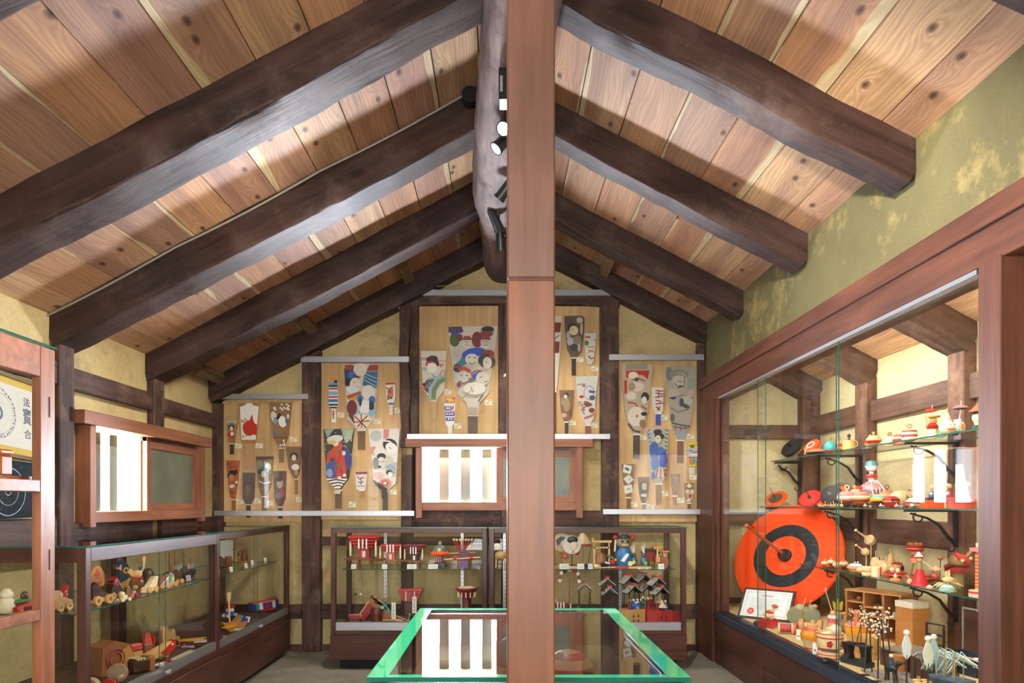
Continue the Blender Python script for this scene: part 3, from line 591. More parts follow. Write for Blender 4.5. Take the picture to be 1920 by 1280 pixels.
paddle(V2, 'small paddle with black brush strokes on white and a red upper edge', [(400, 918), (488, 916), (470, 1050), (410, 1046), (404, 1010)], '#e6dcd4', (430, 1050, 458, 1105), '#b5854f',
       [('p', '#8d3a3a', [(402, 920), (486, 918), (484, 936), (404, 938)]), ('l', 'K', [(415, 950), (430, 975), (455, 955)], 6), ('l', 'K', [(420, 990), (440, 1000), (458, 985)], 6), ('l', 'K', [(440, 960), (442, 1010)], 5), ('l', 'R', [(412, 1020), (468, 1018)], 4), ('l', 'R', [(418, 965), (475, 962)], 3)])
paddle(V2, 'big pale paddle crowded with faces in black and pink, beside the window', [(492, 616), (715, 614), (700, 790), (684, 1002), (628, 1050), (585, 1050), (528, 980), (512, 800)], '#e2ddd4', (592, 1058, 628, 1190), '#4a3a34',
       [('e', '#b9beb8', 545, 665, 40, 40), ('p', '#d98078', [(600, 620), (640, 618), (636, 680), (598, 690)]), ('e', '#e9dad6', 670, 655, 34, 34), ('e', 'K', 645, 730, 52, 44, 20), ('e', '#efe9df', 655, 752, 44, 36, 35), ('l', 'V', [(600, 700), (640, 705), (690, 740)], 10), ('l', 'K', [(640, 745), (655, 758)], 4), ('e', '#d8948c', 528, 770, 22, 30), ('e', '#e6e0d4', 570, 780, 40, 34), ('e', 'K', 585, 812, 32, 24), ('e', '#d9d2c6', 585, 860, 32, 45), ('e', '#8b8a86', 545, 860, 22, 42), ('l', 'K', [(566, 845), (582, 852)], 4), ('l', 'K', [(590, 850), (606, 845)], 4), ('e', 'K', 572, 885, 12, 10), ('e', '#c9c2b0', 640, 850, 30, 45),
        ('p', '#a8b0bc', [(610, 880), (690, 850), (684, 940), (640, 960)]), ('l', '#6c7480', [(625, 880), (680, 930)], 4), ('l', '#6c7480', [(640, 868), (686, 905)], 4), ('e', 'K', 640, 925, 22, 18), ('e', '#efe9df', 648, 940, 16, 20), ('e', '#e4b8a8', 560, 945, 36, 22), ('e', '#d6857c', 612, 1000, 42, 34), ('e', '#b34a44', 612, 1000, 24, 20), ('e', '#e2ddd4', 612, 1000, 12, 10), ('p', 'K', [(528, 975), (590, 1010), (628, 1040), (620, 1110), (590, 1110), (585, 1050), (545, 1015)])])
# panel 3
paddle(V3, 'paddle with a beauty in a red hairband behind a green arc', [(208, 545), (415, 545), (408, 640), (398, 850), (335, 935), (292, 935), (228, 850), (218, 700)], '#ddd3c0', (293, 943, 334, 1092), '#c3a06a',
       [('l', '#c04a3c', [(212, 600), (262, 602)], 7), ('l', '#c04a3c', [(212, 614), (262, 616)], 6), ('l', '#5b84b4', [(218, 683), (258, 683)], 6), ('l', '#5b84b4', [(220, 697), (258, 697)], 6), ('l', '#c86a58', [(350, 622), (408, 628)], 6), ('p', '#c87a60', [(340, 650), (400, 650), (370, 680)]), ('e', 'K', 300, 615, 48, 32, -10), ('e', 'K', 330, 645, 26, 28), ('l', 'R', [(252, 665), (262, 635), (300, 632), (335, 655)], 16), ('e', '#f0ece2', 300, 680, 40, 40), ('l', '#d98a86', [(300, 735), (345, 765), (385, 700)], 14), ('l', '#80c0c0', [(265, 770), (320, 758), (398, 745), (402, 700)], 12),
        ('p', '#3d4244', [(255, 780), (315, 770), (330, 800), (290, 900), (240, 860), (235, 815)]), ('l', '#b8bcb4', [(245, 800), (300, 880)], 4), ('l', '#b8bcb4', [(265, 785), (310, 845)], 4), ('l', '#b8bcb4', [(245, 850), (300, 785)], 4), ('e', 'K', 238, 815, 14, 14), ('e', '#c04050', 246, 842, 16, 16), ('l', '#9fb8c4', [(302, 930), (300, 850), (340, 790), (402, 765)], 58), ('l', '#6c8a4c', [(312, 935), (316, 860), (350, 800), (402, 770)], 36)])
paddle(V3, 'largest paddle of all, crowded with painted lucky faces and blue caps', [(425, 348), (825, 346), (800, 560), (765, 800), (755, 880), (680, 960), (665, 1062), (588, 1062), (575, 960), (505, 885), (482, 800), (450, 560)], '#cfc6b6', (586, 1062, 664, 1240), '#5f4534',
       [('p', '#5a4244', [(428, 352), (540, 350), (545, 400), (432, 400)]), ('e', '#4a6038', 480, 455, 40, 58), ('l', '#2746c0', [(450, 398), (500, 402), (548, 380)], 20), ('e', '#9a948a', 740, 385, 58, 36), ('e', 'K', 745, 372, 50, 24), ('e', '#7c2c30', 660, 455, 44, 64), ('e', '#7c2c30', 520, 440, 24, 30)]+sage(580, 480, 46, '#8a4a34')+[('e', '#86332e', 735, 410, 52, 26)]+sage(728, 480, 48, '#8a3a34', '#c8c0b0')+[('e', '#c2bdb2', 490, 570, 40, 58), ('l', '#8b8a86', [(470, 560), (505, 600)], 4),
        ('e', '#2a7c94', 560, 620, 30, 36), ('p', '#2a7c94', [(470, 665), (540, 610), (560, 660), (490, 690)]), ('e', '#2746c0', 638, 560, 90, 36, -8), ('e', '#2746c0', 560, 585, 20, 28), ('e', '#ded6c4', 618, 616, 54, 46), ('l', 'K', [(585, 600), (608, 596)], 6), ('l', 'K', [(630, 600), (655, 606)], 6), ('l', 'K', [(595, 645), (620, 655), (650, 640)], 6), ('e', '#8c3a34', 745, 570, 52, 30), ('e', '#30362c', 738, 630, 70, 56, 15), ('e', '#d8d0be', 742, 645, 36, 48), ('l', 'K', [(725, 640), (745, 645)], 5), ('e', '#a83a34', 775, 595, 20, 14),
        ('e', '#2b3034', 505, 690, 34, 30), ('l', '#b83a34', [(478, 680), (530, 672)], 14), ('e', '#d4ccbc', 555, 762, 58, 50), ('l', '#c23a34', [(512, 700), (560, 688), (605, 715)], 26), ('l', 'K', [(525, 745), (545, 740)], 6), ('l', 'K', [(570, 742), (590, 750)], 6), ('l', '#6b3a34', [(520, 790), (555, 812), (595, 790)], 9), ('p', '#2746c0', [(612, 745), (690, 705), (698, 740), (640, 778)]), ('l', '#a83a34', [(612, 730), (660, 706), (700, 712)], 10), ('e', '#d2cabb', 705, 770, 54, 56), ('l', 'K', [(680, 765), (700, 755)], 5), ('l', 'K', [(720, 800), (740, 790)], 6), ('e', '#6c2c3a', 515, 820, 18, 22), ('e', '#66703c', 612, 785, 22, 22), ('e', '#e2dccf', 640, 850, 90, 50),
        ('l', '#59493c', [(545, 930), (620, 860)], 4), ('l', '#59493c', [(610, 835), (630, 880)], 5), ('p', '#a89a84', [(590, 1000), (664, 1000), (664, 1060), (590, 1060)]), ('l', 'K', [(668, 955), (690, 925), (705, 900)], 8)])
paddle(V3, 'tiny paddle with an orange top and blue bands of white dots', [(392, 908), (490, 907), (476, 1130), (460, 1144), (420, 1144), (408, 1130)], '#ece8e0', (428, 1148, 460, 1240), 'V',
       [('p', '#e88a34', [(394, 910), (488, 909), (485, 965), (397, 965)]), ('e', '#d8c860', 440, 935, 30, 14), ('e', 'T', 420, 945, 12, 8), ('e', 'R', 470, 925, 12, 6), ('p', '#2b44b4', [(399, 988), (455, 988), (458, 1018), (402, 1018)]), ('p', '#e06a38', [(402, 1022), (482, 1022), (481, 1030), (403, 1030)]), ('p', '#2b44b4', [(404, 1036), (480, 1036), (478, 1066), (406, 1066)]), ('p', '#2b44b4', [(408, 1078), (476, 1078), (474, 1104), (411, 1104)]), ('e', 'V', 420, 1003, 9, 9), ('e', 'V', 440, 1003, 9, 9), ('e', 'V', 420, 1050, 8, 8), ('e', 'V', 440, 1050, 8, 8), ('e', 'V', 462, 1050, 8, 8), ('e', 'V', 432, 1090, 8, 8), ('e', 'V', 455, 1090, 8, 8), ('p', 'K', [(458, 1010), (466, 985), (472, 985), (470, 1012)])])
# panel 4
paddle(V4, 'maroon paddle half hidden by the square pillar', [(30, 262), (142, 265), (128, 560), (112, 760), (98, 870), (60, 870), (30, 700)], '#d8d0c4', (60, 870, 95, 1200), 'D', [('p', '#6e2a24', [(40, 318), (138, 318), (130, 395), (40, 400)]), ('p', '#6e2a24', [(40, 470), (125, 470), (122, 560), (40, 570)]), ('l', 'K', [(60, 470), (120, 420)], 7)])
paddle(V4, 'brown padded paddle with a pale face turned sideways', [(165, 266), (300, 262), (325, 285), (322, 380), (302, 540), (255, 598), (220, 598), (185, 530), (170, 390)], '#5a463a', (222, 600, 254, 738), 'K',
       [('e', '#b8b0a0', 285, 300, 26, 24), ('e', 'K', 232, 365, 46, 40, 20), ('e', '#d6c69c', 238, 382, 36, 38), ('l', 'K', [(218, 372), (232, 376)], 5), ('e', '#9aa4a8', 195, 420, 16, 32), ('e', '#a8aaa8', 212, 470, 28, 34), ('e', '#857064', 265, 470, 34, 50), ('e', '#b8ae9c', 300, 370, 10, 50), ('e', '#3e3230', 240, 520, 34, 30), ('e', '#a89c8c', 280, 520, 12, 34)])
paddle(V4, 'small white paddle with red and green strokes', [(325, 405), (418, 402), (412, 500), (395, 625), (380, 655), (350, 655), (338, 625), (328, 500)], '#c8c2b4', None, 'V',
       [('p', '#a8342c', [(330, 428), (370, 428), (370, 442), (330, 442)]), ('e', '#2c7a4a', 342, 482, 16, 22), ('l', 'R', [(345, 515), (405, 512)], 6), ('l', '#2d5a48', [(355, 540), (400, 555)], 6), ('l', 'R', [(352, 560), (395, 535)], 5), ('l', '#5a2c44', [(355, 585), (375, 608), (395, 600)], 10), ('l', '#2d5a48', [(395, 450), (412, 470)], 6)])
paddle(V4, 'white paddle with small red, blue and brown figures', [(250, 748), (433, 746), (415, 900), (405, 1060), (368, 1138), (335, 1138), (300, 1080), (270, 940)], '#d2d0ca', (332, 1140, 374, 1212), '#8a4630',
       [('e', '#a0a8b0', 360, 880, 45, 60), ('e', '#d2d0ca', 360, 880, 36, 50), ('p', '#2a4cb0', [(360, 858), (412, 868), (400, 884), (362, 880)]), ('l', '#9c8a6c', [(262, 815), (330, 810)], 10), ('e', 'R', 318, 825, 14, 7), ('e', 'R', 300, 912, 20, 12), ('e', '#3a4466', 385, 920, 24, 20), ('e', 'R', 335, 955, 20, 9), ('e', '#6b4234', 350, 975, 34, 18), ('e', 'K', 318, 985, 15, 15), ('e', 'V', 318, 985, 8, 8), ('e', '#7a3c34', 380, 1020, 24, 20), ('e', '#b05844', 310, 1015, 16, 14), ('l', 'K', [(310, 1035), (325, 1055)], 6), ('l', '#c05a40', [(318, 1085), (385, 1060), (405, 1045)], 14), ('e', '#a89c78', 285, 965, 16, 20)])
paddle(V4, 'small brown paddle with a standing figure carved in relief', [(122, 860), (238, 857), (228, 1000), (210, 1080), (192, 1112), (168, 1112), (145, 1070), (132, 980)], '#7c5c48', (168, 1114, 192, 1212), 'K',
       [('e', '#2f2824', 180, 895, 20, 16), ('e', '#ddc9a8', 172, 912, 14, 18), ('e', '#a98668', 180, 975, 28, 54), ('e', '#8f9090', 145, 950, 10, 30), ('e', '#c2a47c', 160, 1060, 22, 18), ('e', '#5e4434', 210, 1040, 12, 30)])
# panel 5
paddle(V5, 'long old paddle with red patches and two painted figures', [(135, 165), (160, 155), (330, 155), (355, 170), (340, 300), (320, 480), (300, 580), (262, 655), (215, 655), (175, 590), (150, 450), (138, 300)], '#b3a48e', (217, 656, 262, 828), '#3a302a',
       [('p', '#8f8676', [(165, 160), (320, 160), (310, 200), (160, 200)]), ('p', '#b0241c', [(162, 205), (330, 205), (318, 270), (290, 240), (220, 230), (165, 260)]), ('p', '#b0241c', [(150, 280), (170, 270), (172, 370), (155, 370)]), ('e', '#d8d0be', 215, 240, 34, 26), ('l', '#b0241c', [(205, 270), (250, 262), (298, 280)], 8), ('e', '#2c3450', 238, 268, 14, 14), ('e', '#cfc6b2', 240, 320, 50, 34), ('e', '#a38668', 205, 320, 26, 30), ('e', 'K', 298, 392, 28, 34), ('e', '#ddd4c0', 292, 415, 18, 26), ('e', '#d4cab6', 200, 385, 36, 30), ('l', '#a83a30', [(175, 430), (230, 440), (250, 470)], 10), ('e', '#d9d0c0', 235, 530, 60, 70), ('e', '#c23a30', 240, 527, 8, 10), ('e', 'K', 290, 512, 22, 14), ('l', '#a83a30', [(270, 455), (310, 480)], 10), ('e', '#8b6a54', 280, 580, 22, 30), ('l', '#4c3c34', [(180, 580), (215, 630), (262, 640)], 14)])
paddle(V5, 'small white paddle with bold red brush characters and a blue handle', [(347, 325), (435, 325), (432, 440), (425, 490), (410, 507), (378, 507), (358, 485), (350, 420)], '#d6d0c8', (377, 508, 410, 590), '#2a48b4',
       [('l', '#8c2430', [(372, 345), (425, 352)], 8), ('l', '#8c2430', [(372, 365), (425, 372)], 8), ('l', '#8c2430', [(395, 345), (392, 400)], 7), ('l', '#8c2430', [(368, 395), (425, 385)], 8), ('l', '#8c2430', [(372, 415), (415, 425)], 8), ('l', '#8c2430', [(372, 442), (425, 435)], 8), ('l', '#8c2430', [(375, 460), (405, 485)], 9), ('l', '#8c2430', [(405, 455), (385, 490)], 7), ('l', '#8c2430', [(430, 330), (428, 460)], 4)])
paddle(V5, 'long grey paddle crowded with dark ink figures', [(443, 185), (480, 170), (625, 172), (658, 200), (650, 350), (628, 540), (600, 630), (570, 697), (535, 697), (490, 610), (468, 450), (450, 300)], '#a39b8c', (528, 698, 570, 856), '#7a5844',
       [('e', '#6b7678', 470, 230, 22, 50), ('e', '#8d8574', 540, 230, 70, 34), ('e', '#b8b0a0', 545, 280, 50, 60), ('l', '#5f564c', [(510, 240), (545, 230), (580, 250), (575, 320), (530, 330), (505, 290)], 7), ('l', '#5f564c', [(525, 280), (565, 285)], 5), ('e', '#4c4844', 548, 318, 20, 8), ('e', '#8d9590', 620, 300, 28, 40), ('e', '#b0a898', 500, 370, 44, 36), ('e', '#2c3c70', 497, 400, 22, 9), ('e', '#c09a94', 625, 370, 20, 24), ('l', '#58524c', [(470, 400), (560, 380), (640, 400)], 5), ('e', '#b3ab9c', 590, 420, 44, 36), ('e', '#3c4558', 580, 455, 36, 14, 25), ('e', '#3c4558', 555, 430, 16, 30), ('l', '#58524c', [(480, 470), (530, 500), (600, 480)], 6), ('e', '#585e60', 490, 540, 16, 30), ('l', '#2e3850', [(485, 575), (550, 590), (615, 600)], 8), ('l', '#6a3a34', [(495, 600), (550, 612), (600, 610)], 6), ('l', '#6a3a34', [(510, 595), (512, 625)], 6), ('l', '#6a3a34', [(545, 600), (548, 630)], 6), ('l', '#6a3a34', [(580, 600), (580, 625)], 6), ('p', '#8fa0b0', [(515, 645), (590, 645), (568, 695), (537, 695)])])
paddle(V5, 'narrow paddle with a beauty in a blue robe between striped borders', [(310, 612), (468, 612), (458, 800), (440, 960), (410, 1002), (375, 1002), (342, 965), (325, 800)], '#b9b4a4', (378, 1005, 418, 1152), '#8f6a48',
       [('l', '#3f5fc0', [(318+i*2.2, 640+i*38) for i in range(2)], 6)]+[('l', '#4b62b4', [(316+i*2.5, 632+i*27), (338+i*2.5, 622+i*27)], 7) for i in range(13)]+[('l', '#4c6a58', [(438-i*1.2, 622+i*28), (462-i*1.4, 632+i*28)], 8) for i in range(12)]+
       [('e', 'K', 385, 640, 30, 20), ('e', 'K', 398, 668, 36, 20, 10), ('e', '#d6cdb8', 388, 690, 20, 28), ('l', 'K', [(380, 684), (394, 688)], 4), ('e', '#3a60ac', 360, 770, 34, 62), ('e', '#4468b0', 408, 780, 24, 36), ('p', '#1e40b0', [(400, 800), (440, 770), (452, 850), (430, 895), (395, 880)]), ('e', '#5c7cb8', 365, 860, 30, 50), ('p', '#c9c2b4', [(385, 890), (430, 890), (440, 960), (370, 960)]), ('l', '#b0402c', [(385, 895), (372, 965)], 8), ('l', '#b0402c', [(405, 895), (405, 965)], 8), ('l', '#b0402c', [(425, 895), (435, 955)], 8), ('e', '#3a60ac', 352, 950, 14, 26)])
paddle(V5, 'small paddle with a yellow top and coloured patches on light blue', [(597, 713), (680, 713), (672, 800), (655, 882), (612, 886), (600, 800)], '#a9b8bc', (612, 888, 648, 934), '#d8d2c4',
       [('p', '#d8c424', [(599, 715), (679, 715), (675, 748), (600, 748)]), ('e', '#6b5a1c', 632, 742, 16, 10), ('l', '#6b5a1c', [(605, 735), (670, 728)], 4), ('l', 'R', [(610, 770), (640, 775)], 6), ('l', 'R', [(640, 785), (668, 780)], 6), ('l', 'V', [(605, 800), (668, 800)], 10), ('l', 'R', [(606, 820), (666, 822)], 7), ('e', '#e0782c', 622, 850, 16, 26), ('e', 'T', 645, 848, 14, 18), ('p', '#d8c424', [(604, 850), (612, 884), (655, 880), (660, 850), (640, 872), (618, 872)])], False)
paddle(V5, 'brown paddle holding three tilted square cards', [(135, 865), (235, 865), (222, 1000), (195, 1100), (170, 1100), (148, 1000)], '#8a6240', (170, 1102, 198, 1178), '#7a4c34',
       [('p', '#d4d8d4', [(150, 865), (208, 880), (195, 935), (140, 922)]), ('e', '#2f5c4a', 172, 900, 18, 10, 30), ('p', '#d4d8d4', [(185, 938), (218, 975), (180, 1008), (146, 968)]), ('p', '#a8c0b8', [(185, 950), (200, 975), (178, 990)]), ('p', '#d4d8d4', [(145, 1020), (203, 1007), (214, 1062), (158, 1078)]), ('e', '#b8a468', 182, 1042, 14, 8)])
paddle(V5, 'small dark paddle with a long-haired doll face', [(250, 958), (330, 955), (322, 1080), (305, 1140), (275, 1140), (260, 1080)], '#6f5338', (280, 1145, 304, 1225), '#7a6248', [('e', 'K', 290, 1030, 32, 44), ('e', '#c2ae84', 292, 1022, 19, 26), ('l', 'K', [(280, 1018), (288, 1018)], 4), ('l', 'K', [(296, 1018), (304, 1018)], 4), ('e', '#c8bfa4', 290, 1085, 22, 12), ('e', '#8c3a2a', 292, 1125, 8, 6), ('e', '#3c3a34', 275, 1110, 10, 16)])
paddle(V5, 'small pinkish speckled paddle', [(478, 935), (547, 935), (540, 1020), (528, 1085), (500, 1087), (485, 1010)], '#9c7864', (500, 1090, 522, 1160), '#a07a50', scat('#c8a090', 488, 536, 945, 1060, 26, 2.5, 5)+scat('#7c5a50', 488, 536, 945, 1060, 14, 2.5, 4))
paddle(V5, 'small paddle with a pale grinning face and a white diamond', [(572, 1000), (645, 998), (640, 1080), (622, 1135), (600, 1135), (580, 1090)], '#8f6c48', (603, 1140, 622, 1180), '#7a4c34', [('p', '#e0d8c8', [(610, 1000), (630, 1018), (610, 1035), (592, 1018)]), ('e', '#d8ccb0', 600, 1060, 14, 16), ('e', '#d8ccb0', 630, 1060, 13, 16), ('e', '#b8a888', 614, 1090, 20, 34), ('e', '#a83a30', 616, 1090, 10, 14), ('e', '#e4dccc', 605, 1122, 14, 8)])
# small price cards pinned beside paddles
def card(V, x0, y0, x1, y1, label):
    (a, t), (c, d) = cv(V, x0, y0), cv(V, x1, y1); y = 5.798; r = thing('name_card', label, 'card', ((a+c)/2, y, d), group='small cream name cards beside the paddles')
    W = c-a; H = t-d; b = MB(); b.box(-W/2, W/2, -.0015, 0, 0, H, '#e6e0c2'); b.build('card', r)
    b = MB()
    for i in (0, 1): b.box(-W*.02+i*W*.28, W*.10+i*W*.28, -.002, -.0014, H*.72, H*.9, 'ink')
    b.box(-W*.36, W*.1, -.002, -.0014, H*.38, H*.5, 'S'); b.box(-W*.36, -W*.02, -.002, -.0014, H*.2, H*.28, 'S'); b.build('print', r)
for V, L in ((V1, [((203, 515, 270, 562), 'left below the small bow paddle'), ((402, 515, 470, 562), 'right of the fish paddle'), ((730, 455, 797, 500), 'right of the plum blossom paddle'), ((218, 1050, 285, 1100), 'right of the orange paddle handle'), ((390, 1043, 456, 1092), 'right of the dark worn paddle'), ((508, 1068, 573, 1113), 'right of the pale face and pines paddle'), ((790, 1030, 850, 1078), 'beside the broad post, lower right of fish panel')]),
             (V2, [((272, 498, 318, 534), 'beside the narrow striped paddle'), ((675, 466, 722, 502), 'beside the orange animal paddle'), ((528, 546, 578, 580), 'beside the star-patterned paddle base'), ((640, 1046, 690, 1080), 'beside the crowded pale paddle handle'), ((350, 1130, 402, 1170), 'between the red-robed and crowded paddles')]),
             (V3, [((397, 848, 455, 888), 'beside the green arc paddle'), ((722, 935, 780, 976), 'beside the largest lucky-face paddle'), ((476, 1124, 532, 1164), 'beside the tiny blue-banded paddle')]),
             (V4, [((260, 592, 317, 632), 'beside the padded brown paddle'), ((380, 662, 437, 702), 'below the small white stroke paddle'), ((200, 1098, 256, 1138), 'beside the small carved brown paddle'), ((376, 1118, 432, 1158), 'beside the white small-figures paddle')]),
             (V5, [((265, 658, 312, 692), 'beside the long red-patched paddle'), ((414, 516, 462, 552), 'beside the blue-handled paddle'), ((598, 650, 648, 686), 'beside the long grey paddle'), ((616, 936, 667, 974), 'below the yellow-topped paddle'), ((196, 1132, 245, 1168), 'beside the three-card paddle'), ((317, 1146, 367, 1182), 'beside the long-haired doll paddle'), ((416, 1056, 466, 1092), 'beside the blue robe paddle'), ((527, 1102, 578, 1140), 'beside the speckled pinkish paddle')])):
    for r_, l_ in L: card(V, *r_, 'small cream name card '+l_)
# ================================================================ GLASS CASES
def case(name, label, M, W, D, z, wood_='casewood', shelf_z=None, edge_glass=True, doors=2, x_std=(), cat='display case', base_in=0.0, kick=.0):
    # local: x along the front, y=0 front, y=D back; z = (kick top, base top, frame bottom, rail top, glass top, top)
    zk, zb, zf, zr, zg, zt_ = z; X_, Y_, Z_ = wood_+'X', wood_+'Y', wood_+'Z'
    r = thing(name, label, cat); r.matrix_world = M
    b = MB(); b.box(.06, W-.06, .06, D-.05, 0, zk+.002, 'dark_gap'); b.build('plinth', r)
    b = MB(); b.box(-.004+base_in, W+.004-base_in, -.006+base_in, D, zk, zb, X_, bev=.003); b.build('base_box', r)
    t = .038
    b = MB()
    for x in (0, W-t):
        for y in (0, D-t): b.box(x, x+t, y, y+t, zb+.003, zt_-.008, Z_, bev=.002)
    for y in (0, D-t):
        b.box(t, W-t, y, y+t, zg, zt_-.008, X_, bev=.002); b.box(t, W-t, y, y+t, zb+.003, zf, X_, bev=.002)
    for x in (0, W-t):
        b.box(x, x+t, t, D-t, zg, zt_-.008, Y_, bev=.002); b.box(x, x+t, t, D-t, zb+.003, zf, Y_, bev=.002)
    b.build('frame', r)
    b = MB(); b.box(t, W-t, .03, D-.01, zf-.012, zf+.012, 'casewoodX' if wood_ != 'casewood' else 'timberX'); b.build('display_floor', r)
    b = MB(); b.box(t, W-t, .004, .03, zf, zr, 'alu', bev=.002); b.box(t, W-t, .004, .026, zr, zr+.004, 'alu_dull'); b.build('sliding_track', r)
    b = MB(); b.box(-.004, W+.004, -.004, D+.004, zt_-.008, zt_, ['glass_top', 'glass_top']+['glass_edge']*4 if edge_glass else X_); b.build('top', r)
    ov = .05; h = W/doors
    for k in range(doors):
        x0 = max(t, k*h-(ov/2 if k else 0)); x1 = min(W-t, (k+1)*h+(ov/2 if k < doors-1 else 0)); y = .010+.008*(k % 2)
        b = MB(); b.box(x0, x1, y, y+.004, zr, zg, ['glass']*4+['glass_edge']*2); b.build('sliding_door', r)
    b = MB(); b.box(.014, .018, t, D-t, zf, zg, 'glass'); b.build('side_glass', r)
    b = MB(); b.box(W-.018, W-.014, t, D-t, zf, zg, 'glass'); b.build('side_glass', r)
    b = MB(); b.box(t, W-t, D-.018, D-.014, zf, zg, 'glass'); b.build('back_glass', r)
    if shelf_z:
        b = MB(); b.box(t+.03, W-t-.02, .09, D-.06, shelf_z-.006, shelf_z, ['glass', 'glass']+['glass_edge']*4); b.build('shelf', r)
    for x in x_std:
        b = MB(); b.box(x-.012, x+.012, D-.04, D-.03, zf, zg, 'alu')
        for k in range(20): b.box(x-.002, x+.002, D-.0415, D-.0395, zf+.03+k*.034, zf+.045+k*.034, 'dark_gap')
        b.build('slotted_upright', r)
    return r
YC = 5.12
zc = (.08, .27, .305, .366, 1.055, 1.10)
case('glass_display_case', 'low dark-framed glass case against back wall, left of the pillar', Matrix.Translation((-1.311, YC, 0)), 1.2, .56, zc, shelf_z=.768, x_std=(.33, .98))
case('glass_display_case', 'low dark-framed glass case against back wall, right of the pillar', Matrix.Translation((-.094, YC, 0)), 1.515, .56, zc, shelf_z=.768, x_std=(.12, 1.10))
RotL = Matrix.Rotation(math.pi/2, 4, 'Z')
case('glass_display_case', 'dark glass case along left wall, nearer one with the fan-tailed carts', Matrix.Translation((-1.765, 2.83, 0)) @ RotL, 1.345, .66, (.10, .33, .375, .42, 1.03, 1.10), shelf_z=.80)
case('glass_display_case', 'brown glass case along left wall, far one with the striped boat', Matrix.Translation((-1.80, 4.20, 0)) @ RotL, 1.46, .62, (.05, .30, .352, .395, 1.05, 1.10), shelf_z=.795)
# knobs on the sliding doors of the left cases
for y, x, z in ((3.49, -1.758, .40), (4.93, -1.792, .375)):
    b = MB(); b.lathe([(.006, 0), (.006, .012), (.014, .014), (.014, .026), (.009, .03)], 'alu', Matrix.Translation((x, y, z)) @ Matrix.Rotation(math.pi/2, 4, 'Y'), 12); tag(b.build('case_lock'), 'round metal lock on the %s left glass case' % ('nearer' if y < 4 else 'far'), 'lock')
# tall red cabinet
r = thing('tall_glass_cabinet', 'tall reddish wooden cabinet with glazed panels at the left edge', 'cabinet', (-1.78, 1.6, 0))
W_, D_ = 1.06, .6
b = MB(); M = RotL
for x0, x1 in ((0, .085), (W_-.085, W_)): b.box(x0, x1, 0, .035, .1, 1.892, 'redwoodZ', M, bev=.003)
b.box(.085, W_-.085, 0, .035, 1.77, 1.892, 'redwoodX', M, bev=.003); b.box(.085, W_-.085, 0, .035, 1.325, 1.372, 'redwoodX', M, bev=.003); b.box(.085, W_-.085, 0, .035, .83, .872, 'redwoodX', M, bev=.003); b.box(.085, W_-.085, 0, .035, .1, .2, 'redwoodX', M, bev=.003); b.build('door_frame', r)
b = MB(); b.box(W_-.036, W_-.033, -.002, .001, 1.62, 1.70, 'dark_gap', M); b.box(W_-.036, W_-.033, -.002, .001, 1.02, 1.10, 'dark_gap', M); b.build('hinge', r)
b = MB(); b.box(.08, W_-.08, .015, .018, .15, 1.8, 'glass', M); b.build('door_glass', r)
b = MB(); b.box(W_-.03, W_, D_-.03, D_, .1, 1.892, 'redwoodZ', M); b.box(0, .03, D_-.03, D_, .1, 1.892, 'redwoodZ', M); b.box(W_-.03, W_, .035, D_-.03, 1.85, 1.892, 'redwoodY', M); b.box(W_-.03, W_, .035, D_-.03, .1, .2, 'redwoodY', M); b.box(0, .03, .035, D_-.03, 1.85, 1.892, 'redwoodY', M); b.box(0, W_, .02, D_, 0, .1, 'redwoodX', M); b.build('carcass', r)
b = MB(); b.box(-.005, W_+.005, -.005, D_, 1.893, 1.902, ['glass_top', 'glass_top']+['glass_edge']*4, M); b.build('top_glass', r)
b = MB(); b.box(.03, W_-.03, .06, .26, 1.374, 1.386, 'redwoodX', M); b.build('shelf', r)
# ---------------------------------------------------------------- glass-topped table
r = thing('glass_topped_table', 'large glass-topped display table behind the square pillar', 'table', (.078, 1.90, 0))
W2 = .463; L2 = 1.257
b = MB(); b.box(-W2, W2, 0, L2, .772, .785, ['glass_top', 'glass_top']+['glass_edge']*4, bev=0); b.build('glass_top', r)
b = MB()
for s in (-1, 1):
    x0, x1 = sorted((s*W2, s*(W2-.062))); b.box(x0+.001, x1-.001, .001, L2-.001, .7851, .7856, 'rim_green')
b.box(-W2+.062, W2-.062, .001, .03, .7851, .7856, 'rim_green'); b.box(-W2+.062, W2-.062, L2-.05, L2-.001, .7851, .7856, 'rim_green'); b.build('refraction_border', r)  # green refraction in the glass edge, laid on as painted strips
b = MB(); t = .04
b.box(-W2+.006, W2-.006, .006, t, .10, .763, 'redwoodX', bev=.003); b.box(-W2+.006, W2-.006, L2-t, L2-.006, .10, .763, 'casewoodX'); b.box(-W2+.006, -W2+t, t, L2-t, .10, .763, 'casewoodY'); b.box(W2-t, W2-.006, t, L2-t, .10, .763, 'casewoodY'); b.build('side_panel', r)
b = MB(); b.box(-W2+t, W2-t, t, L2-t, .60, .62, 'felt'); b.build('display_floor', r)
b = MB(); b.box(-W2+.05, W2-.05, .05, L2-.05, 0, .10, 'dark_gap'); b.build('plinth', r)
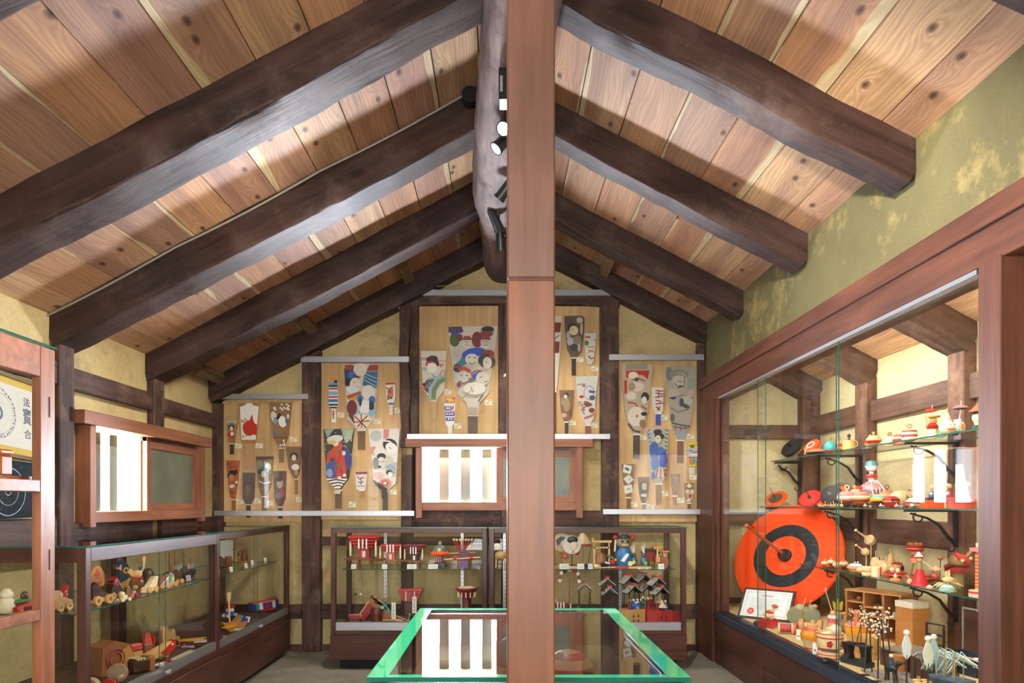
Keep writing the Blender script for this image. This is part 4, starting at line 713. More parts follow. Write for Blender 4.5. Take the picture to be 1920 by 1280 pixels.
# ================================================================ ALCOVE (glazed built-in case on the right)
AX = 1.72
def tr(name, boxes, m):
    b = MB()
    for x in boxes: b.box(*x[:6], x[6] if len(x) > 6 else m, bev=.003)
    return struct(b, name)
ya, yb = .9, YW-.005
tr('trim_1', [(AX, XR+.12, ya, 5.8, 2.13, 2.345), (AX-.014, XR+.02, ya, 5.8, 2.26, 2.35)], 'darktrimY')         # header
b = MB()
for k in range(3): b.box(AX+.005+k*.014, AX+.015+k*.014, 2.42, 5.31, 2.112, 2.131, 'alu')
struct(b, 'trim_2')
tr('trim_3', [(AX, XR+.05, 5.31, 5.385, .42, 2.13), (AX-.012, XR+.06, 5.40, 5.80, 0, 2.13)], 'darktrimZ')
tr('trim_4', [(1.715, XR+.06, 2.29, 2.40, 0, 2.14)], 'darktrimZ')
tr('trim_5', [(AX-.005, XR+.05, ya, 5.40, .36, .41)], 'sill_metal')
b = MB()
b.box(AX+.002, XR+.05, 2.4, 5.31, .41, .418, 'sill_metal'); b.box(AX+.012, AX+.018, 2.4, 5.31, .418, .428, 'sill_metal'); b.box(AX+.036, AX+.042, 2.4, 5.31, .418, .428, 'sill_metal'); struct(b, 'trim_6')
tr('wall_lower_right', [(AX+.012, XR+.05, ya, 5.40, .0, .36), (AX+.004, AX+.02, ya, 5.40, .20, .36)]+[(AX+.002, AX+.02, y, y+.05, 0, .2) for y in (1.2, 2.0, 2.8, 3.6, 4.4, 5.3)], 'casewoodY')
b = MB(); b.box(XR+.05, XA, ya, YW, .36, .42, 'cloth'); struct(b, 'alcove_floor')
def apost(y0, y1, label):
    b = MB(); b.box(2.66, XA, y0, y1, .42, ceil_z(2.7)-.12, 'timberZ', bev=.005); tag(b.build('alcove_post'), label, 'post')
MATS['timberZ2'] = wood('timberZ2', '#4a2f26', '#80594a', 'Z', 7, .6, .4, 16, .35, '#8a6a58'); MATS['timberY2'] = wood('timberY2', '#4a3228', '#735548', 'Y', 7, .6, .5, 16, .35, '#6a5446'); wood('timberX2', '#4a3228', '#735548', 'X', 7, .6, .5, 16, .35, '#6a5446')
for y0, y1, lb in ((3.84, 3.98, 'brown post inside the glass alcove, nearest the camera'), (4.86, 5.02, 'brown post inside the glass alcove, middle one'), (5.72, 5.835, 'brown post in the far corner of the glass alcove')):
    b = MB(); b.box(2.66 if y0 < 5.5 else 2.59, XA-.001, y0, y1, .42, ceil_z(2.7)-.14, 'timberZ2', bev=.006); tag(b.build('alcove_post'), lb, 'post')
def arail(y0, y1, z0, z1, lb):
    b = MB(); b.box(2.69, XA-.001, y0, y1, z0, z1, 'timberY2', bev=.006); tag(b.build('alcove_rail'), lb, 'beam')
arail(3.98, 4.86, 1.88, 2.03, 'upper rail on alcove back wall between the two nearer posts'); arail(5.02, 5.72, 1.88, 2.03, 'upper rail on alcove back wall next to the far corner'); arail(2.9, 3.84, 1.88, 2.03, 'upper rail on alcove back wall nearest the camera')
arail(3.98, 4.86, 1.00, 1.17, 'lower rough rail on alcove back wall between the two nearer posts'); arail(5.02, 5.72, 1.0, 1.17, 'lower rough rail on alcove back wall behind the orange disc')
for z0, z1, lb in ((1.845, 1.965, 'upper rail on the end wall of the alcove'), (1.09, 1.205, 'lower rail on the end wall of the alcove'), (.42, .46, 'dark base strip on the end wall of the alcove')):
    b = MB(); b.box(XR+.06, 2.59, 5.80, YW-.001, z0, z1, 'timberX2', bev=.004); tag(b.build('alcove_rail'), lb, 'beam')
# sliding glass doors
for y0, y1, x, lb in ((4.40, 5.31, 1.745, 'far sliding glass door of the alcove'), (3.42, 4.50, 1.731, 'middle sliding glass door of the alcove'), (2.41, 3.50, 1.759, 'near sliding glass door of the alcove beside the post')):
    r = thing('glass_slider', lb, 'glass door', (x, (y0+y1)/2, .42)); b = MB(); h = (y1-y0)/2
    b.box(-.003, .003, -h, h, .006, 1.70, ['glass', 'glass', 'glass_edge', 'glass_edge', 'glass', 'glass']); b.build('pane', r)
r = thing('door_clamp', 'small dark clamp lock on the lower edge of the alcove glass', 'lock', (1.722, 3.46, .425)); b = MB(); b.box(-.008, .008, -.045, .045, .02, .045, 'black_metal', bev=.004); b.build('clamp_bar', r); b = MB(); b.lathe([(.016, 0), (.018, .012), (.010, .03)], 'black_metal', Matrix.Translation((-.006, .045, .03)) @ Matrix.Rotation(-math.pi/2, 4, 'Y'), 10); b.build('knob', r)
r = thing('strip_lamp', 'long strip lamp fixed behind the wooden header of the alcove', 'lamp', (1.93, 4.0, 2.22))
b = MB(); b.box(-.03, .03, -1.25, 1.25, 0, .04, 'alu'); b.build('channel', r)
l = area_light('strip_light', (1.935, 4.0, 2.20), (0, math.radians(-62), 0), .06, 2.5, 26, (1, .97, .86))
# shelves with iron brackets
SH = {1: (2.33, 1.648, 2.7, 5.76), 2: (2.235, 1.255, 2.7, 5.76), 3: (2.30, .82, 2.7, 5.17)}
for k, (xf, z, y0, y1) in SH.items():
    b = MB(); b.box(xf, 2.655, y0, y1, z-.008, z, ['glass', 'glass']+['glass_edge']*4); o = b.build('glass_shelf'); tag(o, ('top glass shelf in the alcove', 'middle glass shelf in the alcove above the orange disc', 'lowest glass shelf in the alcove, beside the orange disc')[k-1], 'shelf')
    for y, nm in ((3.87, 'near post'), (4.9, 'middle post'))+(((5.74, 'far corner post'),) if k < 3 else ()):
        r = thing('shelf_bracket', 'black wrought iron bracket under the %s alcove shelf on the %s' % (('top', 'middle', 'lowest')[k-1], nm), 'bracket', (2.655, y+.02, z-.009))
        if y > 5.5: r.location.x = 2.585
        b = MB(); a = min(.30, r.location.x-xf-.03)
        b.box(-a, 0, -.014, .014, -.014, 0, 'black_metal'); b.box(-.012, 0, -.014, .014, -.22, -.014, 'black_metal'); b.build('arm', r)
        b = MB(); b.tube([(-.008, 0, -.20), (-.05, 0, -.16), (-.10, 0, -.09), (-.17, 0, -.05), (-a+.03, 0, -.022)], .011, 'black_metal', n=6, r1=.006)
        b.tube([(-a+.10, 0, -.045)]+[(-a+.075+.028*math.cos(t), 0, -.045-.028*math.sin(t)) for t in [i*.6 for i in range(8)]], .005, 'black_metal', n=6)
        b.tube([(-.008, 0, -.22)]+[(-.03+.02*math.cos(t), 0, -.225-.02*math.sin(t)) for t in [i*.6 for i in range(7)]], .004, 'black_metal', n=6); b.build('scroll', r)
# ================================================================ THINGS IN THE CASES (sizes in centimetres)
T_ = Matrix.Translation
def rx(a): return Matrix.Rotation(math.radians(a), 4, 'X')
def ry(a): return Matrix.Rotation(math.radians(a), 4, 'Y')
def rz_(a): return Matrix.Rotation(math.radians(a), 4, 'Z')
def L(prof, c, at=(0, 0, 0), M=None, n=18): return lambda b: b.lathe(prof, c, T_(at) @ (M or Matrix()), n)
def Bx(c, sx, sy, sz, at=(0, 0, 0), M=None, bev=.0): return lambda b: b.box(-sx/2, sx/2, -sy/2, sy/2, 0, sz, c, T_(at) @ (M or Matrix()), bev)
def E(c, r, at=(0, 0, 0), M=None, n=12, k=7): r = (r, r, r) if isinstance(r, (int, float)) else r; return lambda b: b.ell((0, 0, 0), r, c, T_(at) @ (M or Matrix()), n, k)
def Rd(c, pts, r, r1=None, n=6): return lambda b: b.tube(pts, r, c, None, n, r1)
def Z_(c, poly, t, at=(0, 0, 0), M=None): return lambda b: b.prism(poly, -t/2, t/2, c, T_(at) @ (M or Matrix()))
def ring(c, R_, r, at=(0, 0, 0), M=None, n=14):
    pts = [(R_*math.cos(2*math.pi*i/n), 0, R_*math.sin(2*math.pi*i/n)) for i in range(n+1)]
    return lambda b: b.tube(pts, r, c, T_(at) @ (M or Matrix()), 6)
SK = 1.0
def toy(name, label, cat, pos, parts, rz=0, s=1.0, group=None, rot=None):
    s *= SK
    r = thing(name, label, cat, pos, math.radians(rz), group, rot)
    if rot: r.rotation_euler = R(*rot)
    S = Matrix.Scale(.01*s, 4)
    for p in parts:
        b = MB()
        for q in p[1:]: q(b)
        b.v = [S @ v for v in b.v]; b.build(p[0], r)
    return r
def alc(px, X_, z): return (X_, F*X_/(px-CX), z)
def flo(px, py, z): Y = (EYE-z)*F/(py-CY); return ((px-CX)*Y/F, Y, z)
def onx(px, Y, z): return ((px-CX)*Y/F, Y, z)
# shapes ---------------------------------------------------------------
def round_top(r, h, bands, knob=None, c0='W'):
    n = len(bands); body = []; pr = []
    for i in range(2*n+1):
        t = i/(2*n); rr = r*math.sin(math.pi*(.10+.80*t))**.6*(.45+.55*min(1, t*2.2)) if t < .5 else r*math.sin(math.pi*(.10+.80*t))**.6
        pr.append((max(.05, rr), h*.12+h*.88*t, bands[min(n-1, i//2)]))
    parts = [('body', L(pr, bands[0])), ('foot', L([(.1, 0), (r*.30, h*.05), (r*.42, h*.13)], 'D'))]
    if knob == 'ring': parts.append(('ring_handle', L([(r*.12, h*.97), (r*.12, h*1.12)], c0), ring(c0, r*.20, r*.07, (0, 0, h*1.12+r*.24))))
    elif knob: parts.append(('stem', L([(r*.10, h*.95), (r*.08, h*1.15), (r*.2, h*1.18), (r*.2, h*1.3), (r*.08, h*1.35)], knob)))
    return parts
def disc_top(r, t, rim, face, hub, stick, sc='K'):
    parts = [('disc', L([(r*.2, 0), (r*.93, t*.2, rim), (r, t*.5), (r*.93, t, rim), (r*.62, t*1.02, face), (r*.3, t*1.04, face), (.02, t*1.05, face)], rim, n=28)), ('hub', L([(r*.16, t), (r*.12, t*1.5), (r*.05, t*2)], hub))]
    if stick: parts.append(('stick', Rd(sc, [(0, 0, t), (0, 0, t+stick)], r*.03)))
    return parts
def doll(h, robe, head='N', hair='K', hat=None, extra=()):
    p = [('body', L([(h*.20, 0, robe), (h*.22, h*.1), (h*.15, h*.45), (h*.10, h*.62)], robe)), ('head', E(head, h*.16, (0, 0, h*.76))), ('hair', E(hair, (h*.165, h*.165, h*.12), (0, h*.02, h*.83)))]
    if hat: p.append(('hat', L([(h*.26, h*.84), (h*.22, h*.88), (.01, h*1.02)], hat)))
    return p+list(extra)
def wheels(r, w, dx, dy, c='W', hub='R', y0=0):
    q = []
    for sx in (-1, 1):
        for sy in (-1, 1): q.append(('wheel', L([(r*.3, -w/2, hub), (r, -w/2, c), (r, w/2, c), (r*.3, w/2, hub), (r*.28, w/2+.05, hub)], c, (sx*dx, sy*dy, r), rx(90))))
    return q
def mikoshi(h, roof, body, wood_='M', layers=3, poles=True):
    """float with stacked cushions on a small shrine"""
    p = [('stand', *[Bx(wood_, h*.07, h*.07, h*.28, (sx*h*.2, sy*h*.16, 0)) for sx in (-1, 1) for sy in (-1, 1)]), ('shrine', Bx(body, h*.34, h*.30, h*.30, (0, 0, h*.30)), Bx('V', h*.1, h*.02, h*.2, (0, -h*.16, h*.34)))]
    cu = [Bx(roof, h*(.62+.1*i), h*(.5+.08*i), h*.085, (0, 0, h*(.64+.1*i)), bev=h*.03) for i in range(layers)]
    p.append(('cushion_roof', *cu)); p.append(('tassel', *[L([(h*.03, h*.38), (h*.035, h*.62), (h*.02, h*.9)], 'I', (sx*h*.40, -h*.26, 0), n=6) for sx in (-1, 1)], *[Bx('V', h*.05, h*.01, h*.32, (sx*h*.12, -h*(.34), h*.62)) for sx in (-1, 0, 1)]))
    p.append(('deck', Bx(wood_, h*.55, h*.42, h*.04, (0, 0, h*.27))))
    if poles: p.append(('pole', *[Rd(wood_, [(-h*.62, sy*h*.18, h*.29), (h*.62, sy*h*.18, h*.26)], h*.025) for sy in (-1, 1)]))
    return p
def canopy_float(h, base, roofs, plinth=None, fig=('V', 'A', 'B')):
    """float with black curved roofs on thin posts"""
    z0 = h*.34 if plinth else h*.08; p = []
    if plinth: p.append(('plinth', Bx(plinth, h*.46, h*.34, h*.34, bev=h*.01), *[Z_('K', [(x, z), (x+h*.05, z+h*.01), (x+h*.02, z+h*.07)], .1, (0, -h*.172, 0)) for x in (-.10*h, .02*h) for z in (h*.08, h*.18)]))
    else: p.append(('base', Bx(base, h*.4, h*.3, h*.08)))
    for k in range(roofs):
        zz = h*(.74+.2*k) if roofs > 1 else h*.86; dx = h*.05*k; W = h*.18; poly = [(-W, -h*.05), (-W*.55, 0), (0, h*.09), (W*.55, 0), (W, -h*.05), (W, -h*.015), (W*.5, h*.05), (0, h*.13), (-W*.5, h*.05), (-W, -h*.015)]
        # flared gable roof with pale eave and red ridge
        p.append(('roof', Z_('#a9aba2', poly, h*.22, (-dx, h*.06*k, zz)), Z_('K', [(x*.97, z-h*.02) for x, z in poly], h*.225, (-dx, h*.06*k, zz)))); p.append(('ridge', Bx('#d04a4a', h*.09, h*.235, h*.035, (-dx, h*.06*k, zz+h*.12), bev=h*.01)))
    p.append(('post', *[Rd('K', [(sx*h*.13, sy*h*.09, z0), (sx*h*.13, sy*h*.09, h*.80)], h*.010) for sx in (-1, 1) for sy in (-1, 1)]))
    for i, c in enumerate(fig): p.append(('figure', L([(h*.05, z0, c), (h*.035, z0+h*.16)], c, (h*(-.10+.10*i), -h*.06, 0), n=8), E('I', h*.03, (h*(-.10+.10*i), -h*.06, z0+h*.19), n=8, k=5)))
    return p
def cart(kind, body, tail, wc='W'):
    """wheeled bird cart with an upright fan-shaped tail"""
    p = [('body', Z_(body, [(-7, 2.5), (7, 2.0), (9, 5), (2, 8), (-5, 15), (-8, 12)], 6.5)), ('underside', Z_('W', [(-8, 1.8), (7, 1.5), (7.2, 3.0), (-2, 5.2), (-8, 3.2)], 6.8))]
    if tail:
        fan = [(6.2*math.cos(a)-1, 15.5+9.5*math.sin(a)) for a in [math.radians(-25+230*i/16) for i in range(17)]]
        p.append(('tail', Z_(tail, fan, 1.4), *[Z_('#d4532a', [(x-1, z) for x, z in ((-2.6, 19), (0, 23.5), (2.6, 19), (0, 17.5))], 1.6)], *[E('K', (.45, .85, 1.1), (-1+x, 0, 17.2-abs(x)*.25)) for x in (-2.8, -1, 1, 2.8)], *[Z_('#d4532a', [(-1+x-.6, 14.6), (-1+x+.6, 14.6), (-1+x*.6, 11)], 1.6) for x in (-3.4, -1.7, 0, 1.7, 3.4)]))
    return p+[('wheel', L([(3.0, -1, wc), (3.1, .0), (3.0, 1)], wc, (x, sy*4.4, 3), rx(90)), L([(1.2, -1.1), (1.2, 1.1)], 'M', (x, sy*4.4, 3), rx(90))) for x in (-5, 5) for sy in (-1, 1)]
def flowers(h, n, c='I', stand='K', seed=1, spread=.28):
    q = random.Random(seed); p = [('stand', Bx(stand, h*.22, h*.14, h*.05))]
    for i in range(n):
        x = (i-(n-1)/2)*h*.10; t = (x+q.uniform(-1, 1)*h*spread*.4, q.uniform(-1, 1)*h*.08, h*q.uniform(.62, .8))
        fl = [E(c, (h*q.uniform(.010, .022), h*.014, h*.014), (t[0]+q.uniform(-1, 1)*h*.085, t[1]+q.uniform(-1, 1)*h*.05, t[2]+q.uniform(-.10, .16)*h), n=6, k=4) for _ in range(16)]+[Rd('#8a6a48', [(t[0], t[1], t[2]-h*.1), (t[0]+d*h*.05, t[1], t[2]+h*.12)], h*.004) for d in (-1, 0, 1)]
        p.append(('stem', Rd('K', [(x, 0, h*.04), t], h*.009))); p.append(('blossom', *fl))
    return p
def stand_card(label, pos, rz=0, w_=3.4, h_=3.6): toy('caption_card', label, 'card', pos, [('card', Bx('paper', w_, .15, h_, (0, 0, 0), rx(-12))), ('print', *[Bx('S', w_*.7, .05, .18, (0, -.12+.0, h_*(.25+.2*i)), rx(-12)) for i in range(3)])], rz, group='small white caption cards in the cases')
simple('slate_blue', '#26323c', .9, 0, .12); simple('mount_yellow', '#c8ac56', .9, 0, .15); simple('print_paper', '#cfcdc2', .9, 0, .15)
# ---------------------------------------------------------------- framed print, slate print, on the left wall
r = thing('framed_print', 'framed circular diagram print with three large characters on yellow mount', 'picture', (XLf+.012, 3.20, 1.72)); r.rotation_euler = (0, math.radians(-5), 0); r.rotation_euler.rotate(Euler((math.radians(-4), 0, 0)))
b = MB(); W, H = .33, .21
def fr(x0, x1, y0, y1, z0, z1, m): b.box(x0, x1, y0, y1, z0, z1, m)
for a in ((0, .02, -W, W, H-.02, H), (0, .02, -W, W, -H, -H+.02), (0, .02, -W, -W+.02, -H+.02, H-.02), (0, .02, W-.02, W, -H+.02, H-.02)): fr(*a, 'oldwood')
b.build('frame', r); b = MB(); fr(.004, .008, -W+.02, W-.02, -H+.02, H-.02, 'mount_yellow'); b.build('mount', r); b = MB(); fr(.008, .010, -W+.07, W-.07, -H+.055, H-.055, 'print_paper'); b.build('paper', r)
b = MB(); MX = T_((.0105, -.0, 0)) @ Matrix.Rotation(math.pi/2, 4, 'Z')
for R1, wd in ((.125, .0025), (.105, .0015), (.04, .014), (.022, .006)):
    n = 40
    b.add([(R1*math.cos(2*math.pi*i/n), 0, R1*math.sin(2*math.pi*i/n)) for i in range(n)]+[((R1-wd)*math.cos(2*math.pi*i/n), 0, (R1-wd)*math.sin(2*math.pi*i/n)) for i in range(n)], [(i, (i+1) % n, (i+1) % n+n, i+n) for i in range(n)], '#4a5866', False, MX)
q_ = random.Random(3)
for k in range(36):
    a = 2*math.pi*k/36; b.add([(math.cos(a)*.045, 0, math.sin(a)*.045), (math.cos(a+.012)*.045, 0, math.sin(a+.012)*.045), (math.cos(a+.006)*.10, 0, math.sin(a+.006)*.10)], [(0, 1, 2)], '#8c949c', False, MX)
    for _ in range(2):
        c_, s_ = math.cos(a)*.116+q_.uniform(-.006, .006), math.sin(a)*.116+q_.uniform(-.006, .006); b.add([(c_, 0, s_), (c_+.008, 0, s_+.002), (c_+.006, 0, s_+.008), (c_-.002, 0, s_+.006)], [(0, 1, 2, 3)], '#4a5866', False, MX)
b.build('diagram', r)
def text(s_, size, parent, loc, rot, name, m, sy=1.0):
    c = bpy.data.curves.new(name, 'FONT'); c.body = s_; c.size = size; c.align_x = 'CENTER'; c.align_y = 'CENTER'; c.extrude = .0004; c.offset = size*.012
    t = bpy.data.objects.new(name, c); COL.objects.link(t); dg = bpy.context.evaluated_depsgraph_get(); dg.update(); me = bpy.data.meshes.new_from_object(t.evaluated_get(dg)); bpy.data.objects.remove(t)
    me.materials.clear(); me.materials.append(mat(m)); o = bpy.data.objects.new(name, me); COL.objects.link(o); o.parent = parent; o.location = loc; o.rotation_euler = rot; o.scale = (1, sy, 1); return o
for ch, z, sz, sy in (('法', .088, .05, 1), ('寶', .01, .062, 1.45), ('合', -.078, .052, 1)): text(ch, sz, r, (.0112, .205, z), R(90, 0, 90), 'character', '#4a5866', sy)
r = thing('slate_print', 'dark blue slate print with a chalky wheel drawing, below the framed print', 'picture', (XLf+.01, 3.15, 1.2)); b = MB(); b.prism([(-.3, 0), (.31, .01), (.335, .12), (.35, .27), (.34, .29), (-.3, .30)], 0, .012, 'slate_blue', Matrix.Rotation(math.pi/2, 4, 'Z') @ T_((0, -.014, 0))); b.build('slate', r)
b = MB()
for R1, wd in ((.12, .004), (.07, .003), (.02, .003)):
    n = 36; b.add([(.0155, .12+R1*math.cos(2*math.pi*i/n), .14+R1*math.sin(2*math.pi*i/n)) for i in range(n)]+[(.0155, .12+(R1-wd)*math.cos(2*math.pi*i/n), .14+(R1-wd)*math.sin(2*math.pi*i/n)) for i in range(n)], [(i, (i+1) % n, (i+1) % n+n, i+n) for i in range(n)], '#5c6870')
for k in range(18):
    a = 2*math.pi*k/18; b.tube([(.0155, .12+.02*math.cos(a), .14+.02*math.sin(a)), (.0155, .12+.117*math.cos(a), .14+.117*math.sin(a))], .0012, '#4c5860', n=4)
for k in range(22):
    y, z = .17+q_.random()*.15, .17+q_.random()*.11; b.tube([(.0155, y, z), (.0155, y+q_.uniform(-.03, .03), z+q_.uniform(-.02, .02))], .0015, '#4c5860', n=4)
b.build('drawing', r)
toy('lacquer_box', 'small orange lacquered box with rounded top on the cabinet shelf', 'box', (-1.95, 2.59, 1.386), [('box', Bx('#c8641c', 7, 6, 8.5, bev=1)), ('lid', Bx('#d87a28', 7.4, 6.4, 2, (0, 0, 8.5), bev=.6))], 90)
# small things seen through the lower panes of the tall cabinet: they stand in the nearer left case
def lc(px, X_, z): return (X_, F*X_/(px-CX), z)     # on the left cases: X chosen, depth from the column
ZS1 = .80; ZF1 = .387
SK = .70
toy('turned_figurine', 'cream turned wooden figurine with folded cloth shapes, lowest left of the picture', 'figurine', lc(12, -2.19, ZS1), [('body', L([(3.5, 0), (4.8, 3), (4.2, 7), (3, 9)], '#d8cfae')), ('head', E('#e2dcc0', (4, 3.4, 3.4), (0, 0, 11))), ('cap', L([(3.8, 12, '#cfc4a0'), (2, 15), (.1, 15.5)], 'W'))])
toy('pull_boat', 'flat red and green boat-shaped toy beside the cream turned figurine', 'toy', lc(42, -2.16, ZS1), [('hull', Z_('R', [(-9, 3), (-7, 0), (7, 0), (10, 4), (4, 5)], 6)), ('deck', E('G', (8, 2.6, 1.3), (0, 0, 6))), ('oarsman', E('D', (3, 2, 3), (2, 0, 9)))], 90)
toy('block_truck', 'small dark wooden cart under the flat boat toy, left case', 'toy', lc(62, -2.02, ZS1), [('body', Bx('D', 9, 5, 3.5, (0, 0, 2)))]+wheels(2, 1.2, 3.4, 3.2), 90)
toy('bird_cart', 'big cart with orange fan tail painted with black feathers, nearest glass front', 'toy', lc(183, -1.93, ZS1), cart(0, 'D', '#d98a3c'), 80, 1.05)
toy('bird_cart', 'smaller cart with red eye-marked head right behind the orange fan tail', 'toy', lc(212, -1.97, ZS1), [('body', Z_('D', [(-5, 2.5), (6, 2), (5, 9), (-2, 13)], 5)), ('head', Z_('R', [(-3, 11), (1, 15.5), (4, 12), (2, 8)], 5.2)), ('beak', Z_('V', [(1, 15), (8, 8), (6.4, 7.4), (.8, 12)], 2)), ('eye', E('V', (1.3, .4, 1.3), (0, -2.7, 12.6)), E('B', (.6, .5, .6), (0, -2.9, 12.6)), E('V', (1.3, .4, 1.3), (0, 2.7, 12.6)))]+wheels(2.4, 1.4, 3.5, 3.2, 'W', 'M'), 80)
toy('bird_cart', 'red crested bird cart seen through the near end of the left case', 'toy', lc(114, -1.98, ZS1), [('body', Z_('W', [(-5, 2), (6, 2), (7, 6), (0, 9), (-4, 8)], 5)), ('head', E('N', 3.4, (-3, 0, 10))), ('crest', Z_('R', [(-4, 7), (4, 8), (5, 16), (1, 13)], 3), E('V', (1, 1.8, 1), (2.6, 0, 12)), E('V', (1, 1.8, 1), (3.4, 0, 10)))]+wheels(2.6, 1.4, 3.5, 3.2, 'W', 'B'), 80)
toy('painted_fish', 'dark pointed fish board with a ringed eye, standing tall in the left case', 'toy', lc(234, -2.12, ZS1), [('board', Z_('#2f4353', [(-6, 2), (6, 9), (4, 16), (0, 22), (-4, 25), (-7, 23), (-6, 12)], 2)), ('eye', L([(2.6, 0), (2.6, 2.6)], '#c9964e', (0, 1.3, 15), rx(90)), L([(1.2, 0), (1.2, 2.9)], 'K', (0, 1.45, 15), rx(90))), ('belly', Z_('#c9964e', [(-6, 5), (5, 9), (2, 3), (-3, 0)], 2.4)), ('snout', Z_('P', [(-7.5, 17), (-4.6, 20.5), (-4.4, 15)], 2.6))], 75)
toy('rabbit_figure', 'wooden rabbit with long pale ears leaning right and a red collar', 'toy', lc(256, -2.02, ZS1), [('body', E('M', (6, 4.4, 5.6), (0, 0, 5.6)), E('W', (4, 3, 3.4), (2.6, 0, 5))), ('head', E('W', (4, 3.2, 3.6), (.5, 0, 12.6))), ('ear', Z_('W', [(2, 14), (5.5, 27), (8.4, 26), (7, 18), (4, 13)], 1.6), Z_('#24405a', [(2.2, 15), (4.8, 24), (5.2, 17)], 1.9)), ('ear', Z_('W', [(-1, 14), (-6, 18), (-8.5, 15), (-4, 11)], 1.6)), ('collar', ring('R', 3.4, 1.1, (.5, 0, 9.4), rx(90))), ('paw', E('N', (2.2, 1.8, 2), (-3.8, -3, 3)), E('N', (2.2, 1.8, 2), (-3.8, 3, 3)))], 70)
toy('log_bird', 'cream block dog lying low in front of the long-eared rabbit', 'toy', lc(232, -1.86, ZS1), [('body', Bx('I', 5, 3, 3.2, (0, 0, 1), bev=.6), E('I', 2, (-1.6, 0, 5)))]+wheels(1.2, 1, 3, 2.2, 'I', 'I'), 75)
toy('log_bird', 'tiny pinkish two-lobed toy in front of the long-eared rabbit', 'toy', lc(252, -1.85, ZS1), [('body', E('C', 2, (-1.2, 0, 2)), E('A', 2, (1.8, 0, 2.2)), E('P', 1.5, (-.4, 0, 4.6)))])
toy('bark_lump', 'dark bark-covered dome beside the spotted white wedge', 'toy', lc(277, -2.06, ZS1), [('dome', L([(5.5, 0), (6, 5), (5, 11), (2.5, 14.6), (.1, 15.4)], '#3c2a24'))])
toy('wedge_cart', 'white speckled wedge cart on round log wheels in the left case', 'toy', lc(281, -1.91, ZS1), [('wedge', Z_('I', [(-7, .4), (4, 1), (6, 12), (3.2, 11.6)], 5), *[E('D', (.3, .3, .3), (x, sy*2.5, z), n=6, k=4) for x, z in ((0, 4), (2, 7), (3, 9.4), (3.6, 5), (.6, 6.4)) for sy in (-1, 1)])]+wheels(2.2, 1.2, 3.4, 3.0, 'W', 'W'), 75)
toy('wedge_cart', 'mint and red patterned triangular cart past the spotted wedge', 'toy', lc(305, -1.93, ZS1), [('wedge', Z_('V', [(-6, .5), (3.5, 1), (4.4, 10)], 4), Z_('T', [(-3.4, 1.6), (2.4, 1.8), (3, 7)], 4.3), Z_('R', [(-6.2, .4), (4.4, 10), (4, 10.8), (-6.4, 1)], 4.2))]+wheels(1.8, 1, 3, 2.6), 70)
toy('wedge_cart', 'small green speckled oval cart beside the mint triangle cart', 'toy', lc(321, -1.93, ZS1), [('body', E('#a9c8a0', (3, 2, 5.4), (0, 0, 6), n=10, k=6))]+wheels(1.8, 1, 2.6, 2.2), 70)
toy('wedge_cart', 'brown slab cart at the far end of the left case shelf', 'toy', lc(333, -1.96, ZS1), [('slab', Z_('M', [(-3.5, 1), (3.5, 1), (2.8, 6), (-2, 12)], 4))]+wheels(1.8, 1, 2.4, 2.6), 70)
stand_card('white caption card at the far end of the nearer left case shelf', lc(354, -1.95, ZS1), 60, 4.6, 5)
SK = .85
# floor of the nearer left case
toy('log_house', 'large dark brown rounded block with ring markings, low in the left case', 'toy', lc(205, -2.08, ZF1), [('block', Z_('M', [(-10, 0), (10, 0), (12, 9), (8, 17), (0, 20), (-9, 17)], 14)), ('face', Z_('#b3854c', [(9, .4), (11.6, 9), (8, 16), (3, 13), (2, 2)], 14.6)), ('ring_mark', ring('A', 6, .4, (-1, -7.2, 9)), ring('A', 4, .4, (-1, -7.2, 9)))], 65)
toy('log_slice', 'upright pale log slice standing on the left case floor', 'toy', lc(221, -1.92, ZF1), [('slice', L([(5.4, -1.4), (5.5, 1.4)], '#a08c70', (0, 0, 5.5), rx(90))), ('peg', L([(.9, 0), (.9, 5)], 'W', (3, -1, 4), rx(90)))], 10)
toy('log_slice', 'rounded log slice in the bottom left of the left case', 'toy', lc(168, -1.9, ZF1), [('slice', L([(5.2, -2), (5.4, 2)], '#b08f6a', (0, 0, 5.4), rx(90)))], 0)
toy('log_slice', 'smaller reddish-rimmed log slice near the bottom picture edge', 'toy', lc(204, -1.86, ZF1), [('slice', L([(3.6, -1.4, 'R'), (3.7, 1.4)], '#b08f6a', (0, 0, 3.7), rx(90)))], 10)
toy('toy_cottage', 'tiny red-roofed block on small wheels in the left case', 'toy', lc(252, -2.1, ZF1), [('block', Bx('W', 8, 6, 4, (0, 0, 2))), ('roof', Bx('#c25048', 8.6, 6.4, 5, (0, 0, 6), bev=1))]+wheels(1.8, 1, 4.5, 3.4), 60)
toy('toy_cottage', 'tall narrow red and brown block toy in the left case', 'toy', lc(275, -2.1, ZF1), [('block', Bx('M', 7, 6, 8, bev=1)), ('crest', Z_('#c8584c', [(-2.4, 8), (3.4, 7.4), (1.6, 15), (-1.6, 15.4)], 3), Bx('R', 1, 6, 12, (3.8, 0, 1)))], 60)
toy('wooden_horse', 'plain yellowish block horse on a dark stand in the left case', 'toy', lc(313, -2.1, ZF1), [('body', Z_('W', [(-5, 3), (-5, 14), (-1.5, 15), (1, 10), (5, 12), (7, 4)], 4)), ('stand', Bx('K', 14, 7, 3)), ('leg', Bx('N', 1.4, 1.4, 6, (8, -2, 0)))], 65)
